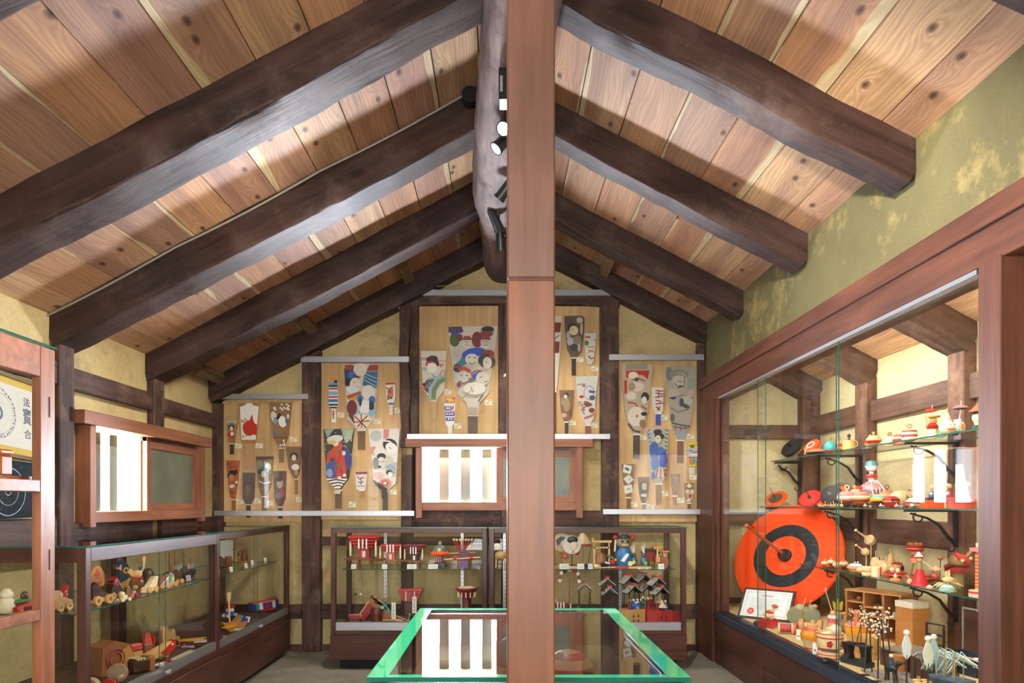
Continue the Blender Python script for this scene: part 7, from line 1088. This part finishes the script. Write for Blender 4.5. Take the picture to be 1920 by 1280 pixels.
toy('red_roller', 'red log roller with cream rims and pink tail bead', 'toy', flo(1474, 1188, ZA), [('roller', L([(3.4, -5, 'N'), (3.6, -4, 'N'), (2.6, -3.6, '#b8282c'), (2.6, 2.6), (3.6, 3, 'N'), (3.8, 4.2, '#d85a44'), (3.6, 6)], '#b8282c', (0, 0, 3.8), ry(90), 22)), ('tail', L([(2, 0, '#d85a5c'), (2.2, 6), (1.4, 8, 'P')], '#d85a5c', (6, 4, 5), rz_(30) @ ry(80), 16)), ('knob', E('A', 1, (12, -2, 2)))], -20)
toy('lion_roller', 'moss-green beast on two big tan wooden wheels', 'toy', flo(1508, 1168, ZA), [('body', E('H', (6, 4, 3.6), (0, 0, 9)), E('#a9b08c', (3.4, 3, 3), (-3, -1, 11))), ('head', E('#8c9474', (3, 2.6, 2.6), (5, -1, 11.4)), E('C', (1.6, .6, 1.4), (7, -2, 13)), Rd('N', [(-1, 0, 12), (1, 0, 18)], .3), Rd('N', [(3, 0, 13), (5, 0, 17)], .3)), ('wheel', *[L([(1, -1, 'W'), (5.4, -1.1), (5.6, 0), (5.4, 1.1, '#7c8468'), (1, 1.2)], 'W', (x, y, 5.6), rz_(0) @ rx(90), 26) for x in (-6, 5) for y in (-4.4, 4.6)])], -25)
toy('log_roller', 'plain tan double-wheel roller behind the orange pot', 'toy', flo(1520, 1190, ZA), [('wheel', *[L([(1, -1.2, 'M'), (5.2, -1.4, '#c08c50'), (5.4, 0), (5.2, 1.4, 'M'), (1, 1.3)], '#c08c50', (0, y, 5.4), rx(90), 26) for y in (-5.5, 5.5)]), ('axle', L([(2.8, -5), (2.8, 5)], 'W', (0, 0, 5.4), rx(90)))], 60)
toy('painted_pot', 'orange pot painted with a dark pine branch and white cord', 'pot', flo(1524, 1215, ZA), [('pot', L([(4.6, 0, '#c8402c'), (4.8, .9, 'N'), (5.4, 3, 'N'), (7.2, 6, '#e8941c'), (7.6, 9, '#e8941c'), (6.4, 12, '#c85038'), (3.6, 13.4, 'C'), (3, 14)], 'N', n=30)), ('knob', L([(3, 14), (3.2, 15), (1.4, 15.6), (1.6, 17.6), (.4, 18.4)], 'W')), ('branch', Rd('K', [(-3, -6.4, 8), (1, -7.5, 6.4), (4, -6.4, 5.4)], .3), E('#1c3c30', (2.6, .7, .9), (3, -6.7, 5.6), rz_(18)), Rd('K', [(3, -6.6, 6), (2.4, -6.8, 10.6)], .25)), ('cord', Rd('V', [(1, -4.4, 13.8), (5, -5, 11)], .5))], s=.92)
toy('painted_mortar', 'cream mortar with red flower motifs and a white pestle ball', 'mortar', flo(1556, 1232, ZA), [('bowl', L([(3.6, 4.4, '#a89880'), (6.6, 5.4, '#c83a34'), (6.8, 5.9, 'N'), (7, 11, 'N'), (7, 11.1, '#c83a34'), (7.1, 11.9, 'N'), (7, 13.4, '#c83a34'), (6.9, 14, 'I'), (6.2, 14, 'N'), (5.4, 11)], 'N', n=32)), ('foot', L([(6.4, 0, '#c83a34'), (6.6, .8, 'N'), (6.7, 2, '#c83a34'), (6.6, 2.6, 'N'), (5, 3.6, '#9c8c90'), (3.8, 4.6)], 'N', n=30)), ('flower', *[E('#b8283c', (.9, .4, .9), (-3.2+1.1*math.cos(a), -6.4, 8.6+1.1*math.sin(a)), n=8, k=4) for a in [i*1.257 for i in range(5)]], E('R', (1.3, .5, 1.3), (3.4, -6.3, 8.4), ry(45), n=4, k=4)), ('pestle', E('#e0d4bc', (3.4, 2.8, 2.8), (3, 0, 15.6)), Rd('I', [(2, 0, 14.6), (-4, 1, 12.4)], 1.2))])
for px, py, lb in ((1463, 1184, 'small white tag in front of the red roller'), (1497, 1199, 'white printed tag left of the orange pot'), (1528, 1226, 'white printed tag between pot and mortar'), (1578, 1217, 'white tag hidden behind the mortar')):
    toy('price_tag', lb, 'card', flo(px, py, ZA), [('card', Bx('V', 2.6, .15, 6.4 if px != 1463 else 3.6, (0, 0, 0), rx(-10))), ('print', Bx('B', 1.2, .1, .8, (0, -.3, 2), rx(-10)))], -30)
toy('court_doll', 'doll with pink and white layers holding a long red-tipped stick', 'figurine', flo(1562, 1180, ZA), [('body', L([(4.4, 0, 'I'), (4, 2, 'C'), (3.6, 5, '#d05a6c'), (3.4, 8, 'V'), (3, 10, 'W')], 'I', n=18)), ('stick', Rd('N', [(0, 0, 10), (-5, 0, 26)], .3), L([(.3, 0, 'P'), (1, 2), (.2, 4)], 'P', (-5, 0, 25), n=8)), ('head', E('W', 2, (0, 0, 11.4)))])
toy('court_doll', 'yellow crown-topped doll behind the glass seam', 'figurine', flo(1571, 1172, ZA), [('body', L([(3.6, 0, 'S'), (3.4, 8, '#b8a890'), (3, 10)], 'S', n=16)), ('crown', Z_('#d8c040', [(-2.4, 11), (-3, 17), (-1, 13), (0, 18.6), (1, 13), (3, 17), (2.4, 11)], 3), L([(2.6, 10, 'R'), (2.8, 11)], 'R'))])
toy('log_roller', 'small tan roller with yellow animal top right of the seam', 'toy', flo(1588, 1186, ZA), [('wheel', L([(1, -2, 'M'), (4.4, -2, '#9c6c44'), (4.6, 2, 'M'), (1, 2.1)], '#9c6c44', (0, 0, 4.6), rz_(30) @ rx(90), 22)), ('rider', L([(1.8, 9, '#d8c040'), (1.4, 13)], '#d8c040', n=10), E('Y', (2.4, 1, 1), (-1, 0, 13)))])
toy('painted_mortar', 'orange and yellow bowl holding little round toys', 'bowl', flo(1608, 1212, ZA), [('bowl', L([(4.4, 0, '#c84030'), (4.6, .8, 'I'), (5.6, 4, '#e0b070'), (6.6, 8, 'Y'), (7.2, 12, '#e87a1c'), (7, 13, 'I'), (6.4, 12.6)], 'I', n=28)), ('filling', *[E(c, 1.8, (x, y, 13.6), n=9, k=6) for x, y, c in ((-3, 0, 'P'), (0, -2, 'W'), (3, 0, 'O'), (0, 3, 'R'), (-3, 3, 'S'))], L([(1.6, 12, 'C'), (1.4, 19), (2.4, 20.4), (1.4, 22)], 'C', (-.4, .4, 0)))])
toy('orange_cup', 'orange-red cup beside the bowl of little round toys', 'cup', flo(1626, 1200, ZA), [('cup', L([(3.4, 0), (4, 8), (3.4, 8)], '#e0581c', n=22))])
toy('red_cap_doll', 'pink mushroom-capped doll at the back near the round table', 'figurine', flo(1626, 1180, ZA), [('body', L([(2.4, 0), (2, 8)], 'A', n=12)), ('cap', L([(3.8, 8), (4, 11), (3, 12)], '#d05a68', n=16))])
toy('wooden_tub', 'pale cylindrical wooden tub behind the black bench', 'tub', flo(1628, 1233, ZA), [('tub', L([(6.2, 0), (6.2, 12.6), (5.6, 12.6), (5.4, 11)], '#dcae68', n=30)), ('band', L([(6.3, 3), (6.35, 4)], '#c8984c', n=30))])
toy('wooden_tub', 'narrower tan wooden tub behind the flower sticks', 'tub', flo(1612, 1228, ZA), [('tub', L([(4, 0), (4, 8.6), (3.6, 8.6)], '#c8985c', n=24))])
toy('round_stool_table', 'miniature round pedestal table with peg at the alcove back', 'toy table', alc(1612, 2.54, ZA), [('top', L([(9.6, 21), (10, 21.8), (9.6, 22.6)], '#a87444', n=30)), ('leg', L([(3.4, 0), (2.6, 3), (1.8, 18), (3, 21)], '#5a3424', n=14)), ('peg', L([(.8, 22.6), (1, 26), (.4, 27.6)], 'M', n=10))])
toy('black_bench', 'black lacquered stand with waisted legs holding white flower sticks', 'stand', (1.90, F*1.90/(1607-CX), ZA), [('top', Bx('#2c3440', 9, 24, 1.2, (0, 0, 17))), ('leg', Z_('#1c1e20', [(-4.2, 4.6), (4.2, 4.6), (2.2, 8.6), (4.2, 17), (-4.2, 17), (-2.2, 8.6)], 6, (0, -8.6, 0)), Z_('#1c1e20', [(-4.2, 4.6), (4.2, 4.6), (2.2, 8.6), (4.2, 17), (-4.2, 17), (-2.2, 8.6)], 6, (0, 8.6, 0))), ('plinth', Bx('#24282a', 10, 26, 4.6))], rz=20, s=.62)
def flower_sticks(px, X_, z, n, label, h, seed):
    toy('flower_stick_bunch', label, 'flower', (X_, F*X_/(px-CX), z), flowers(h, n, '#e8dcc0', 'K', seed)[1:]+[('foot', Bx('K', h*.12*n, 3, .4))], group=None)
flower_sticks(1607, 1.90, ZA+.1132, 3, 'white blossom sticks standing on the black lacquered stand', 22, 3)
flower_sticks(1628, 1.84, ZA, 2, 'pair of white blossom sticks right of the black stand', 37, 6)
flower_sticks(1661, 1.86, ZA, 3, 'tallest dried blossom sticks in front of the toy cupboard', 38, 9)
def cabinet():
    W, D, H = 46, 22, 36; wd = '#a8703c'
    p = [('carcass', Bx(wd, W, 1.2, H, (0, D/2-.6, 0)), *[Bx(wd, 1.6, D, H, (x, 0, 0)) for x in (-W/2+.8, -7, 9, W/2-.8)], Bx(wd, W, D, 1.4, (0, 0, 0)), Bx('#c08850', W+1, D+1, 1.2, (0, 0, H))),
         ('shelf', Bx('#c08850', 15, D, 1, (-15, 0, 27)), Bx('#c08850', 15, D, 1, (1, 0, 24)), Bx('#c08850', 15, D, 1, (1, 0, 17)), Bx('#c08850', 13, D, 1, (16, 0, 18))),
         ('drawer', Bx('#b07a44', 8, 3, 9, (-13, -D/2+2, 1.6))), ('dishes', E('#5a3a28', (4, 3, 1.4), (0, -4, 26.4)), E('#d0d4cc', (2.6, 2, 1.4), (-2, -6, 19.4)), E('#9cc0c0', (1.4, 1.4, 2.4), (15, -6, 21)), E('#2c3a50', (3.4, 3, 1), (4, -5, 19)), E('M', (2.4, 2.4, 2), (-15, -5, 30)))]
    return p
r = toy('toy_cupboard', 'miniature open wooden kitchen cupboard full of tiny dishes', 'toy furniture', (2.44, 4.29, ZA), cabinet(), rz=-62, s=.80)
toy('toy_cabinet', 'plain wooden box cabinet joined right of the toy cupboard', 'toy furniture', (2.40, 3.90, ZA), [('box', Bx('#b5783c', 15, 14, 32)), ('top', Bx('#d8cdb8', 15.4, 14.4, 4.4, (0, 0, 32)))], rz=-75, s=.80)
toy('toy_steps', 'small wooden steps and bucket before the toy cupboard', 'toy furniture', (2.20, 4.00, ZA), [('step', Bx('#b5783c', 10, 8, 4, (0, 0, 0)), Bx('#b5783c', 10, 5, 4, (0, 2, 4)), Bx('#b5783c', 5, 5, 10, (-6, 2, 0)))], rz=-60, s=.9)
toy('wooden_tub', 'small light wooden bucket in front of the toy cupboard', 'tub', (2.02, F*2.02/(1690-CX)+.03, ZA), [('tub', L([(3.6, 0), (4, 9), (3.6, 9)], '#b87840', n=22)), ('band', L([(3.85, 5), (3.95, 6)], '#8a5628', n=22))])
r = thing('plank_deck', 'grey plank deck lying on the cream alcove cloth', 'board', (1.92, 3.02, ZA+.001), math.radians(-4)); b = MB()
for k in range(4): b.box(-.10+k*.052, -.052+k*.052, -.36, .40, 0, .012, 'palewood')
b.build('plank', r)
toy('black_horse', 'small black carved horse figure on the grey plank deck', 'figurine', (1.86, F*1.86/(1671-CX), ZA+.013), [('body', E('#2a2c2e', (3.4, 1.8, 2), (0, 0, 6.4))), ('leg', *[Rd('#2a2c2e', [(x, y, 0), (x*.8, y*.7, 5.6)], .5) for x in (-2.4, 2.4) for y in (-1, 1)]), ('head', E('#2a2c2e', (1.8, 1, 1.2), (3.8, 0, 9.4)), Rd('#2a2c2e', [(2.4, 0, 7), (3.4, 0, 9)], 1)), ('rider', L([(1.2, 8, '#3c5468'), (1, 11)], '#3c5468', n=8), E('V', .9, (0, 0, 12.2)))], rz=-70)
def arrow(px, X_, h, c1, label, z=ZA): toy('feather_arrow', label, 'toy', (X_, F*X_/(px-CX), z), [('shaft', Rd('K', [(0, 0, 0), (0, 0, h*.6)], .35)), ('feather', Z_(c1, [(-1.6, h*.6), (-2.2, h*.74), (-.8, h*.9), (0, h*.92), (.8, h*.9), (2.2, h*.74), (1.6, h*.6), (0, h*.52)], .5)), ('head', E(('V', 'R', 'V')[int(h) % 3], 1.3, (0, 0, h*.95)))])
arrow(1700, 1.84, 29, '#d8e4e0', 'white feathered stick standing left of the planks'); arrow(1740, 1.82, 30, '#d8dccc', 'cream feathered stick with a red head'); arrow(1751, 1.90, 29, '#a8d0dc', 'pale blue feathered stick beside the plumes')
toy('plume_bundle', 'arching bundle of silver-white plumes behind the feathered sticks', 'plume', (2.06, F*2.06/(1762-CX), ZA), [('holder', Bx('#4a3428', 14, 10, 8)), ('plume', *[Rd(('#b8c8c4', '#d8e0d8', '#8c9c9c', '#a8ccd8')[i % 4], [(-8+i*.5, (i % 5)-2, 8), (-4+i*.6, (i % 5)-2, 18+(i % 3)), (6+i*.5, (i % 5)-2, 16-(i % 4))], .35) for i in range(26)])], rz=-60, s=.9)
toy('plume_bundle', 'drooping grey whisk plume beside the white feathered stick', 'plume', (2.0, F*2.0/(1712-CX), ZA), [('holder', L([(1.6, 0), (1, 12)], '#4a3428')), ('plume', *[Rd('#9aa0a0', [(0, 0, 12), (2+i*.3, (i % 3)-1, 14), (5+i*.6, (i % 3)-1, 6)], .25) for i in range(12)])])
toy('brown_vase_toy', 'little brown vase with dried petals at the bottom edge', 'toy', (1.82, F*1.82/(1709-CX)-.08, ZA), [('vase', L([(2.2, 0), (3.2, 3), (2.6, 7), (1.6, 8)], '#6a4438', n=16)), ('petal', *[E('W', (1.8, 1, .6), (2.4*math.cos(a), 2.4*math.sin(a), 9+.6*math.sin(3*a))) for a in [i*.8 for i in range(8)]])])
toy('grey_box', 'dark blue-grey box with thin upright reeds on its lid', 'box', (1.93, 2.86, ZA), [('box', Bx('#34404c', 16, 10, 12), Bx('#50627a', 16.4, 10.4, .8, (0, 0, 12))), ('reed', *[Rd('#a8a468', [(x, y, 12.8), (x+.3, y, 20+z)], .25) for x, y, z in ((-6, -2, 4), (-4, 2, 1), (-2, -2, 5), (0, 1, 2), (3, -2, 6), (5, 1, 3))])], rz=-70, s=.9)
toy('dark_brown_box', 'low brown wooden chest behind the feathered sticks', 'box', (2.16, 3.46, ZA), [('chest', Bx('#5c3e30', 34, 26, 11)), ('lid', Bx('#8c8074', 35, 27, 1, (0, 0, 11)))], rz=-78, s=.8)
toy('lacquer_trough', 'dark open trough with straw and a red and white fish', 'box', (2.40, 3.42, ZA), [('trough', Bx('#2c3440', 26, 18, 1), *[Bx('#2c3440', 26, 1.2, 9, (0, y, 0)) for y in (-9, 9)], *[Bx('#2c3440', 1.2, 18, 9, (x, 0, 0)) for x in (-13, 13)]), ('straw', Bx('#8c8448', 20, 14, 5, (0, 0, 1))), ('fish', E('#d86a58', (5, 1.4, 1), (3, 0, 7)), E('V', (2.6, 1.5, 1), (5, 0, 7.4)))], rz=-78, s=.95)
toy('folding_screen', 'thin-edged dark screen frame with a pale flower before near post', 'toy', (2.56, 3.52, ZA), [('frame', Bx('#8c8c88', 1, .6, 30, (-15, 0, 0)), Bx('#8c8c88', 1, .6, 30, (15, 0, 0)), Bx('#8c8c88', 31, .6, 1, (0, 0, 30))), ('panel', Bx('#4a2c1e', 29, .4, 29, (0, .2, .4))), ('flower', E('#c8d4c0', (4, .8, 1.4), (2, -1.4, 22)), E('V', (2.4, .8, 1.2), (4, -1.4, 24)), Rd('#6c7860', [(2, -1, 8), (2, -1, 21)], .2))], rz=-80, s=.95)
toy('toy_rack', 'small black rack frame left of the dark screen', 'toy', (2.42, 3.72, ZA), [('rack', *[Bx('#1c1a18', .8, .8, 19, (x, 0, 0)) for x in (-5, 5)], *[Bx('#1c1a18', 10, .8, .8, (0, 0, z)) for z in (7, 12.5, 18.4)])], rz=-70)
# ================================================================ LAMPS ON THE RIDGE
def spot(px, py, Y, label, aim, power, lit, size=60):
    p = P(px, py, Y); r = thing('track_spotlight', label, 'spotlight', p)
    d = (Vector(aim)-p).normalized(); q = d.to_track_quat('-Z', 'Y').to_matrix().to_4x4()
    b = MB(); b.lathe([(.012, .14), (.030, .135), (.032, .02), (.036, 0), (.036, -.006), (.030, -.006), (.028, .012)], 'housing', q, 20, cap=False); b.build('housing', r)
    b = MB(); b.lathe([(.029, .004), (.0001, .003)], 'lamp_glow' if lit else 'alu_dull', q, 16, cap=False); b.build('lens', r)
    b = MB(); b.tube([q @ Vector((.034, 0, .07)), q @ Vector((.045, 0, .09)), (0.02, 0, .16)], .005, 'black_metal'); b.build('yoke', r)
    if power:
        l = bpy.data.lights.new('spot_lamp', 'SPOT'); l.energy = power; l.spot_size = math.radians(size); l.spot_blend = .6; l.shadow_soft_size = .03; l.color = (1, .94, .84)
        o = bpy.data.objects.new('spot_lamp', l); COL.objects.link(o); o.location = p+d*.03; o.rotation_euler = d.to_track_quat('-Z', 'Y').to_euler()
spot(944, 241, 3.20, 'brightly lit spotlight on the ridge track, nearest the camera', (-.9, 1.7, 1.5), 60, True, 95)
spot(931, 278, 3.42, 'lit spotlight on the ridge track aimed to the left', (-2.0, 2.9, .9), 110, True, 115)
spot(936, 372, 3.98, 'dark spotlight on the ridge track aimed at the left cases', (-2.0, 5.0, .8), 75, False, 75)
spot(936, 430, 4.45, 'dark spotlight near the back wall, upper of two', (.9, 5.7, 1.4), 34, False, 75)
spot(939, 468, 4.78, 'dark spotlight nearest the back wall', (.1, 5.75, .8), 26, False, 80)
for x_, y_, lb, aim, pw in ((.05, 2.15, 'added unseen spotlight on the ridge track aimed at the glass alcove', (2.4, 3.8, 1.0), 220),):  # extra lamp out of view, added to brighten the alcove
    px_, py_ = CX+x_*F/y_, CY-(3.08-EYE)*F/y_; spot(px_, py_, y_, lb, aim, pw, True, 85)
b = MB(); b.box(.035, .06, 1.2, 5.3, 3.17, 3.195, 'black_metal'); tag(b.build('lighting_track'), 'thin black lighting track under the ridge log', 'track')
b = MB(); b.box(-.012, .035, 2.93, 3.02, 3.06, 3.20, 'black_metal', bev=.004); b.box(-.006, .006, 2.928, 2.93, 3.09, 3.16, 'S'); tag(b.build('power_box'), 'black power feed box at the start of the lighting track', 'box')
# grey cable on the third left rafter, junction box
pts_ = []
for i in range(24):
    t = i/23; x = -.2+(-2.3)*t; pts_.append((x, 3.668, ceil_z(x)-.012-.012*abs(math.sin(t*9))))
b = MB(); b.tube(pts_, .006, 'wire'); tag(b.build('cable'), 'grey cable running along the top of the third left rafter', 'cable')
b = MB(); b.lathe([(.045, -.03), (.045, .03)], 'black_metal', Matrix.Translation((-.17, 3.64, ceil_z(-.17)-.06)) @ Matrix.Rotation(math.pi/2, 4, 'X'), 14); tag(b.build('junction_box'), 'round black junction box beside the ridge log', 'box')
b = MB(); b.tube([P(748, 580, 5.72), P(750, 560, 5.72), P(762, 546, 5.72), P(800, 538, 5.71), P(860, 534, 5.70)], .004, 'wire'); tag(b.build('cable'), 'grey cable curving over the top left of the middle panel', 'cable')
